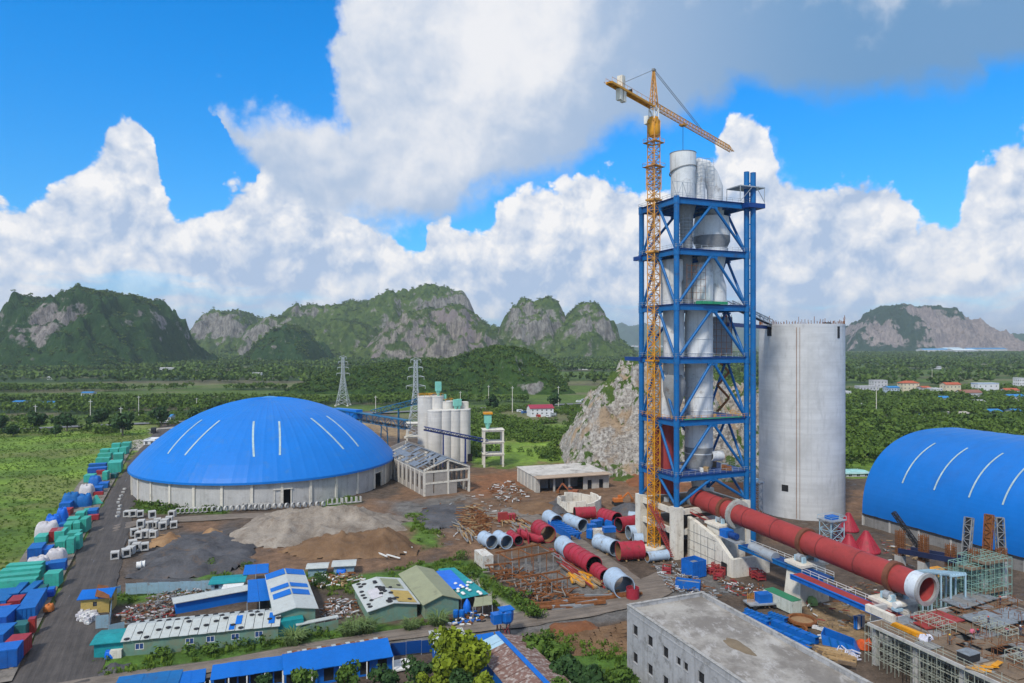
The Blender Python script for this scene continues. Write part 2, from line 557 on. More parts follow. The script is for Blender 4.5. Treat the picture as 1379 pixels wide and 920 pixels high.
# the ground
def poly_px(pts):
 return [(G(a, b).x, G(a, b).y) for a, b in pts]
SOIL, SOILD, GREY, SLAG, RED, PALE = (.165, .098, .058), (.098, .072, .054), (.14, .13, .12), (.072, .074, .08), (.21, .095, .045), (.34, .31, .27)
GRASS, LUSH, WOOD, SAND, FIELD = (.085, .15, .022), (.065, .13, .02), (.032, .062, .018), (.26, .18, .10), (.12, .185, .022)
PATCHES = [
 (SOILD, [(205, 586), (150, 660), (84, 785), (-10, 975), (-260, 1500), (2100, 1500), (2000, 800), (1480, 668), (1250, 640), (1130, 645), (1000, 622), (850, 612), (700, 632), (640, 628), (600, 590), (520, 555), (450, 552), (330, 566), (215, 571)], 2, 5),
 (SOIL, [(560, 650), (640, 630), (860, 618), (1025, 632), (1030, 700), (1000, 760), (880, 740), (760, 715), (700, 735), (600, 760), (520, 720), (500, 680)], 5, 10),
 (SOIL, [(380, 560), (470, 560), (530, 600), (510, 640), (420, 600)], 5, 6),
 (SAND, [(478, 566), (530, 566), (555, 582), (540, 590), (500, 578)], 3, 4),
 (PALE, [(455, 560), (480, 566), (510, 590), (490, 596)], 2, 3),
 (RED, [(640, 640), (720, 630), (700, 665), (650, 668)], 5, 7),
 (RED, [(840, 625), (1020, 640), (1020, 690), (930, 690), (840, 650)], 5, 7),
 (GREY, [(520, 675), (620, 668), (660, 690), (610, 715), (540, 705)], 4, 6),
 (SLAG, [(185, 768), (225, 722), (300, 706), (360, 728), (410, 752), (330, 775), (240, 786)], 4, 6),
 (SOIL, [(240, 700), (290, 694), (300, 712), (262, 716)], 3, 4),
 (SOIL, [(350, 735), (420, 716), (560, 712), (600, 745), (560, 765), (430, 775), (330, 770)], 5, 6),
 (LUSH, [(180, 674), (250, 678), (310, 686), (300, 692), (215, 692), (178, 686)], 1.5, 2.5),
 (LUSH, [(440, 672), (480, 668), (482, 676), (440, 682)], 1.5, 2.5),
 (GRASS, [(545, 690), (580, 690), (600, 735), (570, 740)], 2, 4),
 (GREY, [(118, 930), (128, 905), (300, 888), (470, 858), (640, 842), (720, 818), (850, 800), (1000, 820), (860, 835), (700, 856), (560, 868), (250, 912)], 2, 2),
 (SOIL, [(700, 858), (850, 828), (850, 880), (775, 872)], 2, 4),
 (RED, [(735, 850), (800, 842), (810, 852), (760, 860)], 1.5, 2.5),
 (LUSH, [(128, 915), (128, 880), (165, 885), (400, 855), (470, 842), (640, 832), (655, 838), (480, 852), (300, 884)], 1.2, 2),
 (SOILD, [(160, 800), (330, 790), (340, 815), (200, 835), (150, 830)], 2, 3),
 (GRASS, [(155, 802), (210, 796), (330, 788), (330, 794), (215, 806), (158, 815)], 1.5, 3),
 (LUSH, [(268, 772), (300, 770), (320, 776), (270, 780)], 1.5, 2),
 (LUSH, [(405, 770), (480, 775), (560, 758), (625, 752), (655, 768), (700, 800), (738, 826), (690, 832), (650, 812), (600, 775), (520, 800), (440, 805)], 2, 4),
 (SOILD, [(425, 790), (480, 785), (480, 825), (430, 825)], 2, 3),
 (PALE, [(617, 772), (626, 768), (700, 822), (712, 838), (700, 840), (660, 808)], 0.8, 1.2),
 (LUSH, [(700, 862), (745, 850), (800, 868), (860, 880), (900, 960), (740, 960)], 2, 4),
 (LUSH, [(740, 855), (850, 872), (850, 960), (700, 960)], 2, 3),
 (GREY, [(690, 760), (760, 750), (850, 800), (760, 812), (690, 800)], 3, 4),
 (SAND, [(1080, 815), (1150, 800), (1200, 830), (1170, 870), (1090, 840)], 2, 3),
 (GREY, [(880, 770), (960, 770), (1000, 800), (900, 800)], 2, 4),
 (GREY, [(480, 940), (700, 880), (720, 960)], 1, 2),
 (SOIL, [(1140, 660), (1165, 660), (1165, 700), (1140, 700)], 3, 5),
 (PALE, [(180, 592), (212, 590), (208, 606), (174, 606)], 1, 2),
 (PALE, [(205, 577), (250, 573), (252, 578), (208, 584)], 2, 3),
]
def axis(segs):
 """coordinates from (start, end, step, growth) pieces"""
 out = []
 for a, b, s, g in segs:
  v = a
  while v < b - 1e-6:
   out.append(v)
   v += s
   s *= g
 out.append(segs[-1][1])
 return np.array(out)
def build_ground():
 xs = axis([(0, 165, 1.0, 1.0), (165, 420, 1.0, 1.018), (420, 16000, 8, 1.09)])
 xs = np.unique(np.concatenate([-xs, xs]))
 ys = axis([(40, 92, 6, 1.0), (92, 300, 0.9, 1.0), (300, 700, 1.0, 1.012), (700, 19000, 8, 1.05)])
 X, Y = np.meshgrid(xs, ys)
 x, y = X.ravel(), Y.ravel()
 n1, n2 = fbm(x / 18, y / 18, 3, 4), fbm(x / 5, y / 5, 9, 4)
 strip = fbm(x / 420, y / 95, 21, 5)
 wood = np.clip((strip - 0.44) / 0.16, 0, 1)
 col = np.array(FIELD) * wood[:, None] * 0.55 + np.array(WOOD) * (1 - wood[:, None] * 0.6)
 patch = np.clip((fbm(x / 150, y / 60, 33, 4) - 0.58) / 0.05, 0, 1) * (y > 480)
 col = col * (1 - 0.5 * patch[:, None]) + np.array((.19, .15, .10)) * 0.5 * patch[:, None]
 near = np.clip((520 - y) / 40, 0, 1)[:, None]
 gr = np.array(FIELD) * n1[:, None] * 1.6 + np.array(LUSH) * (1 - n1[:, None]) * 0.9
 dry = np.clip((fbm(x / 60, y / 30, 41, 4) - 0.56) / 0.1, 0, 1)[:, None]
 gr = gr * (1 - 0.45 * dry) + np.array((.17, .15, .06)) * 0.45 * dry
 col = col * (1 - near) + gr * near
 bare = np.zeros_like(x)
 for c, pts, soft, rag in PATCHES:
  poly = poly_px(pts)
  px = [p[0] for p in poly]; py = [p[1] for p in poly]
  sel = (x > min(px) - 25) & (x < max(px) + 25) & (y > min(py) - 25) & (y < max(py) + 25)
  if not sel.any():
   continue
  d = sdist(x[sel], y[sel], poly) + (n1[sel] - 0.5) * rag * 2.2 + (n2[sel] - 0.5) * rag * 1.4
  w = np.clip(d / soft * 0.5 + 0.5, 0, 1)
  w = w * w * (3 - 2 * w)
  col[sel] = col[sel] * (1 - w[:, None]) + np.array(c) * w[:, None]
  green = c in (GRASS, LUSH, FIELD)
  bare[sel] = bare[sel] * (1 - w) + (0.0 if green else 1.0) * w
 col *= (0.78 + 0.44 * n2)[:, None] * (0.82 + 0.36 * n1)[:, None]
 z = (n2 - 0.5) * 0.5 * bare + (1 - bare) * ((fbm(x / 7, y / 7, 55, 5) - 0.45) * 1.3) * np.clip((900 - y) / 300, 0, 1)
 z = np.minimum(z, 0.35 + (1 - bare) * 1.2) - 0.25
 z = np.where((x > -95) & (x < 130) & (y < 118), np.minimum(z, -0.1), z)
 ny, nx = X.shape
 idx = np.arange(nx * ny).reshape(ny, nx)
 f = np.stack([idx[:-1, :-1], idx[:-1, 1:], idx[1:, 1:], idx[1:, :-1]], -1).reshape(-1, 4)
 m, t, b = new_mat('ground')
 at = t.add('ShaderNodeAttribute', attribute_name='soil')
 pos = t.n.new('ShaderNodeNewGeometry').outputs['Position']
 na = t.noise(pos, 0.35, 8.0, 0.68)
 nb = t.noise(pos, 2.2, 6.0, 0.7)
 k = t.math('MULTIPLY', t.ramp(na, 0.25, 0.75, 0.50, 1.52, False), t.ramp(nb, 0.25, 0.75, 0.60, 1.40, False))
 base = t.vmath('MULTIPLY', at.outputs['Color'], t.add('ShaderNodeCombineXYZ', {0: k, 1: k, 2: k}).outputs[0])
 stone = t.ramp(t.noise(pos, 1.1, 5.0, 0.75), 0.66, 0.74)
 base = t.mix(t.math('MULTIPLY', stone, t.math('MULTIPLY', at.outputs['Alpha'], 0.55)), base, (.30, .28, .25))
 wet = t.math('MULTIPLY', t.ramp(t.noise(pos, 0.12, 4.0, 0.6), 0.60, 0.68), at.outputs['Alpha'])
 base = t.mix(t.math('MULTIPLY', wet, 0.45), base, (.06, .052, .046))
 t.l.new(base, b.inputs['Base Color'])
 t.l.new(t.ramp(wet, 0, 1, 0.9, 0.35, False), b.inputs['Roughness'])
 b.inputs['Specular IOR Level'].default_value = 0.25
 bp = t.add('ShaderNodeBump', {'Height': t.math('ADD', t.math('MULTIPLY', na, 2.0), nb), 'Strength': 0.7, 'Distance': 0.35})
 t.l.new(bp.outputs[0], b.inputs['Normal'])
 raw_mesh('ground', np.stack([x, y, z], 1), f, m, smooth=True, kind='structure', attrs={'soil': ('FLOAT_COLOR', np.concatenate([col, bare[:, None]], 1))})
def ribbon(name, pts, widths, z, mat, step=2.0, rag=0.5, kind='structure', lift=None):
 """road sheet along a line of ground points with ragged verges"""
 pts = [Vector((p[0], p[1], 0)) for p in pts]
 cen, wid = [], []
 for i in range(len(pts) - 1):
  n = max(1, int((pts[i + 1] - pts[i]).length / step))
  for k in range(n):
   t = k / n
   cen.append(pts[i].lerp(pts[i + 1], t)); wid.append(widths[i] * (1 - t) + widths[i + 1] * t)
 cen.append(pts[-1]); wid.append(widths[-1])
 for _ in range(6):
  cen = [cen[0]] + [(cen[i - 1] + cen[i] * 2 + cen[i + 1]) / 4 for i in range(1, len(cen) - 1)] + [cen[-1]]
 K = 10
 v, f = [], []
 for i, p in enumerate(cen):
  d = (cen[min(i + 1, len(cen) - 1)] - cen[max(i - 1, 0)]).normalized()
  s = Vector((d.y, -d.x, 0))
  for k in range(K + 1):
   t = k / K * 2 - 1
   w = wid[i] / 2
   j = 0.0
   if k in (0, K):
    j = (float(fbm(np.array([i * 0.31 + 40 * k]), np.array([3.3]), 5, 3)[0]) - 0.5) * 2 * rag
   q = p + s * (t * (w + j))
   rut = -0.06 * math.exp(-((abs(t) - 0.42) / 0.13) ** 2)
   v.append((q.x, q.y, z + rut - (0.25 if k in (0, K) else 0)))
 n = len(cen)
 for i in range(n - 1):
  for k in range(K):
   a = i * (K + 1) + k
   f.append((a, a + 1, a + K + 2, a + K + 1))
 return raw_mesh(name, v, f, mat, smooth=True, kind=kind)
def road_mat(name, col, wetness, direction):
 m, t, b = new_mat(name)
 pos = t.n.new('ShaderNodeNewGeometry').outputs['Position']
 mp = t.add('ShaderNodeMapping', {'Vector': pos, 'Rotation': (0, 0, -direction)}, vector_type='POINT').outputs[0]
 tracks = t.noise(t.scale(mp, (0.05, 1.0, 1.0)), 1.3, 7.0, 0.65)
 n1 = t.noise(pos, 0.22, 6.0, 0.65)
 n2 = t.noise(pos, 2.5, 6.0, 0.7)
 k = t.math('ADD', t.math('MULTIPLY', tracks, 0.75), t.math('ADD', t.math('MULTIPLY', n1, 0.55), t.math('MULTIPLY', n2, 0.3)))
 base = t.mix(t.ramp(k, 0.5, 1.1), [c * 0.55 for c in col], [c * 1.5 for c in col])
 wet = t.math('MULTIPLY', t.ramp(tracks, 0.60, 0.68), t.ramp(t.noise(pos, 0.06, 3.0, 0.6), 0.48, 0.60))
 base = t.mix(t.math('MULTIPLY', wet, wetness), base, (.10, .10, .105))
 t.l.new(base, b.inputs['Base Color'])
 t.l.new(t.ramp(t.math('MULTIPLY', wet, wetness), 0, 1, 0.85, 0.12, False), b.inputs['Roughness'])
 bp = t.add('ShaderNodeBump', {'Height': t.math('ADD', tracks, t.math('MULTIPLY', n2, 0.4)), 'Strength': 0.6, 'Distance': 0.3})
 t.l.new(bp.outputs[0], b.inputs['Normal'])
 return m
build_ground()
M['dirt_road'] = road_mat('dirt_road', (.066, .056, .050), 0.85, R(115))
M['haul_road'] = road_mat('haul_road', (.16, .13, .105), 0.2, R(20))
M['asphalt'] = surf('asphalt', (.16, .16, .165), 0.8, var=0.15)
ribbon('dirt_road', [G(66, 935), G(118, 800), G(150, 700), G(184, 634), G(208, 596), G(222, 578)], [14, 12.5, 11, 11, 10, 9], 0.22, M['dirt_road'], rag=1.2)
ribbon('haul_road', [G(40, 936), G(150, 915), G(300, 895), G(430, 870), G(560, 851), G(680, 838), G(790, 818), G(862, 800), G(905, 775)], [6, 5, 4.6, 4.6, 5.5, 7, 9, 10, 9], 0.23, M['haul_road'], rag=0.9)
ribbon('yard_road', [G(862, 802), G(800, 750), G(745, 708), G(690, 685), G(640, 700), G(560, 700), G(440, 690), G(300, 696), G(190, 702), G(140, 716)], [9, 8, 8, 8, 7, 6, 6, 7, 7, 8], 0.21, M['haul_road'], rag=1.4)
ribbon('highway', [(-900, 195), (-345, 459), (7, 626), (400, 815), (900, 1050)], [9, 9, 9, 9, 9], 0.9, M['asphalt'], step=12, rag=0)
M['kerb'] = surf('kerb', (.36, .35, .33), 0.85, var=0.2, dirt=(.12, .10, .08))
ap = [G(16, 919), G(63, 822), G(127, 697.6), G(178, 605)]
va, fa = [], []
for i in range(3):
 for k in range(12):
  t_ = k / 12
  p_ = ap[i].lerp(ap[i + 1], t_)
  va.append(p_)
va.append(ap[3])
vv = []
for p_ in va:
 w_ = 12.0 + 1.2 * math.sin(p_.y * 0.07)
 vv += [(p_.x, p_.y, 0.30), (p_.x - 1.2, p_.y - .5, 0.30), (p_.x - w_ * .9, p_.y - w_ * .42, 0.30)]
fa = [(3 * i + j, 3 * i + 3 + j, 3 * i + 4 + j, 3 * i + 1 + j) for i in range(len(va) - 1) for j in (0, 1)]
M['apron'] = surf('apron', (.20, .175, .15), 0.85, var=0.3, dirt=(.10, .09, .075), dirt_amt=0.6, scale=0.3)
raw_mesh('storage_apron', vv, fa, M['apron'], kind='structure')
# karst hills
def hill_mat(name, green, green2, rock, rock2, rocky=0.5, bare=None, sc=1.0, vz=0.22):
 m, t, b = new_mat(name)
 geo = t.n.new('ShaderNodeNewGeometry')
 pos = geo.outputs['Position']
 nz = t.add('ShaderNodeSeparateXYZ', {0: geo.outputs['Normal']}).outputs[2]
 n1 = t.noise(pos, 0.012 * sc, 6.0, 0.6)
 n2 = t.noise(pos, 0.06 * sc, 7.0, 0.68)
 n3 = t.noise(t.scale(pos, (1, 1, vz)), 0.09 * sc, 6.0, 0.7)
 f = t.math('ADD', t.math('MULTIPLY', t.math('SUBTRACT', 1.0, nz), 0.95), t.math('ADD', t.math('MULTIPLY', t.math('SUBTRACT', n1, 0.5), 1.5), t.math('MULTIPLY', t.math('SUBTRACT', n2, 0.5), 1.1)))
 at = t.add('ShaderNodeAttribute', attribute_name='rock').outputs['Fac']
 f = t.math('ADD', f, at)
 rk = t.ramp(f, 0.62 - rocky * 0.4, 0.80 - rocky * 0.4)
 g = t.mix(t.ramp(t.math('ADD', t.math('MULTIPLY', n2, 0.75), t.math('MULTIPLY', n1, 0.35)), 0.40, 0.72), green, green2)
 n5 = t.noise(t.scale(pos, (1, 1, vz * .55)), 0.16 * sc, 5.0, 0.65)
 r = t.mix(t.ramp(t.math('MULTIPLY_ADD', n5, 0.5, t.math('MULTIPLY', n3, 0.5)), 0.40, 0.60), rock2, rock)
 if bare:
  r = t.mix(t.ramp(n1, 0.50, 0.62), r, bare)
 t.l.new(t.mix(rk, g, r), b.inputs['Base Color'])
 b.inputs['Roughness'].default_value = 0.95
 b.inputs['Specular IOR Level'].default_value = 0.08
 bp = t.add('ShaderNodeBump', {'Height': t.math('ADD', n2, n3), 'Strength': 1.0, 'Distance': 9.0 / sc})
 t.l.new(bp.outputs[0], b.inputs['Normal'])
 return m
GREEN_PTS = []          # places for trees on the hill sides
def hill(name, outline, Yr, front, back, mat, cell, label=None, zbase=0.0, rough=1.0, seed=1, steep=0.5, rockpx=None, warp=1.0, trees=0, tree_size=6.0, pw=0.75):
 outline = [(a, b + max(0, 470 - b) * .04) for a, b in outline]
 pts = sorted(((a - CX) / F * Yr, H - (b - CY) / F * Yr) for a, b in outline)
 xs0 = np.array([p[0] for p in pts]); hs0 = np.array([p[1] for p in pts])
 W = xs0[-1] - xs0[0]
 hm = hs0.max()
 x = np.arange(xs0[0] - W * 0.03, xs0[-1] + W * 0.03, cell)
 y = np.arange(Yr - front, Yr + back, cell)
 X, Y = np.meshgrid(x, y)
 wl = hm * 0.55
 wx = (fbm(X / wl, Y / wl, seed, 4) - 0.5) * hm * 0.45 * warp
 t = np.where(Y < Yr, (Yr - Y) / front, (Y - Yr) / back)
 p = np.interp(X + wx * np.clip(t * 2.4 - .25, 0, 1), xs0, hs0, left=zbase, right=zbase) - zbase
 t2 = t + (fbm(X / wl + 50, Y / wl, seed + 7, 4) - 0.5) * 0.55 * np.clip(t * 3, 0, 1)
 c = np.clip((1 - t2) / (1 - steep * 0.35), 0, 1)
 cliff = c ** pw
 cliff = cliff + 0.10 * np.sin(cliff * 2 * math.pi) * -1 * steep
 gul = ridged(X / (hm * 0.35), Y / (hm * 0.35), seed + 3, 5)
 fine = fbm(X / (hm * 0.09), Y / (hm * 0.09), seed + 5, 5)
 edge = np.clip(t * 4, 0, 1)
 z = p * np.clip(cliff + (gul - 0.62) * 0.60 * edge * np.clip(c * 3, 0, 1), 0, 1.02) + (fine - 0.5) * hm * 0.15 * rough * (0.3 + 0.7 * edge) * np.clip(p / hm * 4, 0, 1) * np.clip(c * 5, 0, 1)
 z = z + (fbm(X / (cell * 2.2), Y / (cell * 2.2), seed + 11, 3) - 0.5) * cell * 0.9 * rough * np.clip(p / hm * 5, 0, 1)
 fade = np.clip((1 - t) * 12, 0, 1)
 z = zbase + z * fade - 3.0 * (1 - np.clip(p / hm * 8, 0, 1) * fade)
 rock = np.zeros_like(z)
 for (rx, ry, rr, rv) in (rockpx or []):
  cx_ = (rx - CX) / F * Yr
  cz_ = H - (ry - CY) / F * Yr
  rad = rr / F * Yr
  k = np.exp(-(((X - cx_) / rad) ** 2 + ((z - cz_) / rad) ** 2))
  rock += k * rv * (Y < Yr + back * 0.3)
 v = np.stack([X.ravel(), Y.ravel(), z.ravel()], 1)
 ny, nx = X.shape
 idx = np.arange(nx * ny).reshape(ny, nx)
 f = np.stack([idx[:-1, :-1], idx[:-1, 1:], idx[1:, 1:], idx[1:, :-1]], -1).reshape(-1, 4)
 o = raw_mesh(name, v, f, mat, origin=((xs0[0] + xs0[-1]) / 2, Yr, zbase), smooth=True, kind='structure', attrs={'rock': ('FLOAT', rock.ravel())})
 if label:
  o['label'] = label
 if trees:
  gy, gx = np.gradient(z, cell)
  ok = (np.hypot(gx, gy) < 1.15) & (z > zbase + 2) & (rock < 0.25) & (Y < Yr + back * 0.35)
  w = np.argwhere(ok)
  if len(w):
   sel = w[RNG.integers(0, len(w), trees)]
   j = RNG.uniform(-0.5, 0.5, (trees, 2)) * cell
   GREEN_PTS.append(np.stack([X[sel[:, 0], sel[:, 1]] + j[:, 0], Y[sel[:, 0], sel[:, 1]] + j[:, 1], z[sel[:, 0], sel[:, 1]] - tree_size * 0.15, np.full(trees, tree_size)], 1))
 return o
HG, HG2, HR, HR2 = (.026, .058, .017), (.062, .105, .026), (.30, .285, .26), (.135, .125, .12)
M['hill_dark'] = hill_mat('hill_dark', (.020, .055, .018), (.042, .090, .024), (.33, .30, .28), (.15, .135, .13), -0.42)
M['hill_mid'] = hill_mat('hill_mid', (.045, .085, .02), (.12, .175, .034), (.30, .285, .255), (.13, .12, .11), 0.14, sc=0.8)  # lighter greens carry the sunlight on the middle hills in their colour
M['hill_rock'] = hill_mat('hill_rock', (.045, .08, .02), (.11, .155, .03), (.33, .295, .25), (.13, .115, .11), 0.62, bare=(.24, .20, .20), sc=0.8)
M['hill_quarry'] = hill_mat('hill_quarry', (.020, .05, .022), (.035, .07, .03), (.36, .30, .27), (.20, .17, .17), 0.5, sc=0.55)
M['hill_far'] = surf('hill_far', (.05, .09, .06), 0.95, var=0.2, scale=0.004)
M['outcrop'] = hill_mat('outcrop', (.07, .12, .03), (.12, .17, .04), (.58, .545, .50), (.25, .22, .195), 1.05, bare=(.42, .31, .21), sc=5.0, vz=1.3)
hill('hills', [(600, 457), (700, 452), (790, 447), (818, 438), (835, 436), (848, 440), (862, 436), (880, 440), (930, 445), (1000, 440), (1024, 441), (1080, 450), (1130, 455)], 9500, 1200, 1200, M['hill_far'], 60, 'blue hills on the skyline behind the tower', trees=0, warp=.3)
hill('hills', [(-60, 440), (-20, 428), (0, 424), (12, 425), (20, 432), (40, 455), (60, 470)], 2700, 260, 260, hill_mat('hill_red', (.05, .06, .03), (.09, .09, .05), (.36, .22, .19), (.22, .14, .13), 1.0), 9, 'bare reddish hill at the left edge', seed=91)
hill('hills', [(236, 468), (246, 450), (252, 445), (262, 447), (270, 458), (276, 470)], 4300, 220, 220, M['hill_dark'], 12, 'small dim hill in the gap between two hills', seed=72)
hill('hills', [(255, 478), (268, 462), (278, 443), (290, 425), (299, 418), (308, 421), (318, 424), (328, 419), (342, 425), (350, 438), (360, 455), (372, 475)], 3050, 330, 330, M['hill_mid'], 8, 'twin topped limestone hill beyond the plantations', seed=5, rockpx=[(300, 440, 16, .5), (330, 440, 20, .4)], trees=900, tree_size=8)
hill('hills', [(330, 478), (345, 450), (355, 438), (366, 430), (380, 426), (390, 428), (400, 440), (408, 455), (425, 476)], 2750, 260, 260, M['hill_mid'], 7, 'pale sunlit limestone hill between two green hills', seed=15, rockpx=[(365, 445, 25, .5)], trees=600, tree_size=8)
hill('hills', [(375, 478), (392, 438), (400, 417), (412, 411), (432, 411), (444, 416), (470, 408), (500, 402), (530, 398), (556, 392), (578, 384), (600, 388), (622, 390), (632, 404), (640, 426), (660, 440), (690, 450), (720, 470)], 2900, 420, 420, M['hill_mid'], 8.5, 'long high limestone ridge in the middle', seed=23, rockpx=[(620, 405, 22, .5), (410, 430, 20, .4)], trees=2600, tree_size=8)
hill('hills', [(395, 478), (425, 455), (440, 438), (455, 430), (480, 434), (505, 444), (530, 478)], 2520, 200, 200, M['hill_mid'], 7, 'green spur before the long ridge', seed=31, trees=800, tree_size=8)
hill('hills', [(490, 478), (512, 456), (535, 436), (555, 424), (575, 416), (590, 417), (605, 413), (625, 414), (640, 424), (655, 440), (672, 455), (690, 478)], 2400, 260, 220, M['hill_rock'], 6, 'bare grey brown cliff spur before the long ridge', seed=37, steep=0.8, rockpx=[(570, 445, 60, .1)], trees=250, tree_size=9)
hill('hills', [(640, 478), (668, 458), (678, 434), (688, 415), (703, 404), (722, 407), (739, 401), (750, 410), (757, 424), (766, 440), (780, 470)], 2700, 300, 300, M['hill_mid'], 7, 'two peaked limestone hill right of the ridge', seed=43, rockpx=[(700, 430, 22, .35), (735, 440, 20, .3)], trees=1100, tree_size=8)
hill('hills', [(735, 478), (752, 440), (765, 424), (781, 409), (797, 408), (808, 418), (816, 434), (822, 452), (845, 470)], 2620, 280, 280, M['hill_mid'], 7, 'steep limestone hill nearest the tower', seed=47, rockpx=[(790, 440, 20, .4), (812, 430, 12, .4)], trees=800, tree_size=8)
hill('hills', [(-140, 470), (-60, 452), (-5, 446), (14, 430), (36, 415), (42, 402), (55, 399), (70, 402), (76, 411), (86, 409), (104, 396), (130, 389), (150, 396), (175, 403), (196, 401), (210, 413), (220, 430), (230, 454), (240, 478), (250, 492)], 1780, 330, 260, M['hill_dark'], 5.5, 'high dark green hill with a pale cliff', seed=3, rockpx=[(125, 432, 26, .8), (150, 448, 14, .7), (45, 435, 12, .4), (215, 430, 14, .4)], trees=4200, tree_size=7)
hill('hills', [(340, 490), (352, 470), (366, 450), (382, 440), (396, 438), (410, 446), (424, 464), (440, 490)], 2050, 170, 170, M['hill_dark'], 6, 'small dark wooded hill before the ridge', seed=61, rockpx=[(410, 465, 14, .3)], trees=1000, tree_size=7)
hill('hills', [(420, 520), (455, 503), (490, 496), (520, 492), (560, 486), (600, 488), (640, 475), (665, 469), (690, 470), (715, 476), (735, 490), (750, 508), (775, 525)], 960, 190, 160, hill_mat('hill_near', (.028, .064, .018), (.065, .12, .026), (.30, .29, .27), (.13, .12, .115), 0.0, sc=1.6), 3.6, 'low wooded hill behind the silos', seed=67, rockpx=[(710, 512, 14, .5), (600, 492, 16, .25), (690, 480, 12, .25)], trees=3800, tree_size=4.6)
hill('hills', [(1118, 478), (1136, 455), (1154, 433), (1163, 436), (1171, 422), (1198, 411), (1212, 412), (1224, 408), (1233, 415), (1240, 411), (1264, 411), (1281, 414), (1291, 425), (1305, 430), (1312, 437), (1328, 446), (1342, 455), (1362, 465)], 4600, 420, 420, M['hill_quarry'], 12, 'quarried limestone hill beyond the village', seed=79, pw=0.9, rockpx=[(1160, 450, 18, .6), (1222, 430, 22, .5), (1300, 455, 55, .9), (1255, 445, 30, .7), (1270, 418, 24, -.8), (1190, 435, 20, -.5)])
hill('hills', [(1330, 468), (1348, 458), (1360, 453), (1374, 449), (1400, 452), (1450, 458), (1500, 468)], 5200, 300, 300, M['hill_far'], 20, 'low dark hill at the right edge', seed=83)
hill('limestone_outcrop', [(750, 625), (762, 602), (776, 574), (792, 549), (806, 531), (820, 520), (834, 506), (852, 497), (872, 491), (900, 494), (940, 500), (980, 515), (1020, 530), (1060, 590), (1080, 620)], 352, 62, 60, M['outcrop'], 0.9, 'pale quarried limestone outcrop behind the tower', seed=97, steep=0.9, rough=2.0, pw=0.85, warp=.35)
# common materials
M['blue_roof'] = surf('blue_roof', (.002, .16, .56), 0.45, var=0.07, scale=0.12, dirt=(.03, .17, .48), dirt_amt=0.3, spec=0.3)
M['blue_steel'] = surf('blue_steel', (.004, .115, .33), 0.45, var=0.18, dirt=(.05, .06, .10), dirt_amt=0.25, scale=0.3)
M['blue_dark'] = surf('blue_dark', (.006, .045, .20), 0.5, var=0.2)
M['blue_paint'] = surf('blue_paint', (.006, .12, .46), 0.45, var=0.2, dirt=(.10, .11, .13), dirt_amt=0.2, scale=0.5)
M['blue_tarp'] = surf('blue_tarp', (.006, .13, .60), 0.5, var=0.18, bump=0.5, bump_scale=1.2)
M['concrete'] = surf('concrete', (.46, .45, .435), 0.88, var=0.14, dirt=(.28, .265, .25), dirt_amt=0.35, streak=0.45, scale=0.25, bump=0.25, bump_scale=2.0)
M['pale_concrete'] = surf('pale_concrete', (.66, .62, .54), 0.88, var=0.12, dirt=(.36, .30, .24), dirt_amt=0.35, streak=0.4, scale=0.4, bump=0.2)
M['dark_concrete'] = surf('dark_concrete', (.22, .215, .21), 0.9, var=0.2, dirt=(.10, .09, .085), streak=0.4, scale=0.4)
M['white_paint'] = surf('white_paint', (.68, .68, .66), 0.6, var=0.08, dirt=(.30, .22, .15), dirt_amt=0.25, scale=0.8)
M['rust'] = surf('rust', (.20, .075, .025), 0.9, var=0.4, dirt=(.08, .04, .025), scale=1.0)
M['kiln_red'] = surf('kiln_red', (.31, .042, .040), 0.6, var=0.13, dirt=(.20, .035, .03), dirt_amt=0.4, scale=0.25, streak=0.2)
M['pipe_red'] = surf('pipe_red', (.34, .025, .045), 0.55, var=0.2, dirt=(.14, .04, .03), dirt_amt=0.4, scale=0.4)
M['pipe_grey'] = surf('pipe_grey', (.36, .46, .58), 0.5, var=0.12, dirt=(.22, .20, .18), dirt_amt=0.35, scale=0.4, streak=0.25)
M['vessel'] = surf('vessel', (.64, .65, .655), 0.6, var=0.12, dirt=(.24, .22, .20), dirt_amt=0.3, scale=0.2, streak=0.35)
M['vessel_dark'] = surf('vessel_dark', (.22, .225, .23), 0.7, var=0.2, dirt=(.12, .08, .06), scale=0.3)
M['grey_steel'] = surf('grey_steel', (.36, .39, .42), 0.5, 0.3, var=0.2, dirt=(.2, .16, .12), scale=0.5)
M['light_blue_steel'] = surf('light_blue_steel', (.34, .50, .60), 0.5, var=0.15)
M['yellow'] = surf('yellow', (.62, .27, .012), 0.5, var=0.2, dirt=(.30, .12, .03), scale=0.4)
M['crane_brownish'] = surf('crane_brownish', (.56, .27, .06), 0.65, var=0.3, dirt=(.22, .10, .07), scale=0.3)
M['dark'] = surf('dark', (.025, .026, .03), 0.9, var=0.2)
M['hole'] = surf('hole', (.018, .018, .02), 0.95, var=0.2)  # near black in place of the shade inside openings and open pipes
M['rim'] = surf('rim', (.42, .42, .41), 0.45, 0.4, var=0.2, dirt=(.25, .18, .12))
M['teal'] = surf('teal', (.045, .37, .29), 0.5, var=0.15, dirt=(.06, .20, .17), dirt_amt=0.35, scale=0.5, rnd=0.12)
M['green_net'] = surf('green_net', (.03, .26, .13), 0.85, var=0.3)
M['old_wood'] = surf('old_wood', (.24, .21, .18), .85, var=.35, dirt=(.14, .11, .09), scale=1.2)
M['timber'] = surf('timber', (.36, .24, .12), 0.85, var=0.3, dirt=(.16, .10, .06), scale=1.2)
M['ply'] = surf('ply', (.17, .12, .08), 0.8, var=0.35, dirt=(.12, .10, .09), scale=0.6)
M['grey_cloth'] = surf('grey_cloth', (.5, .48, .50), 0.8, var=0.2, bump=0.8, bump_scale=1.5)
M['skylight'] = surf('skylight', (.36, .47, .49), .5, var=.25)
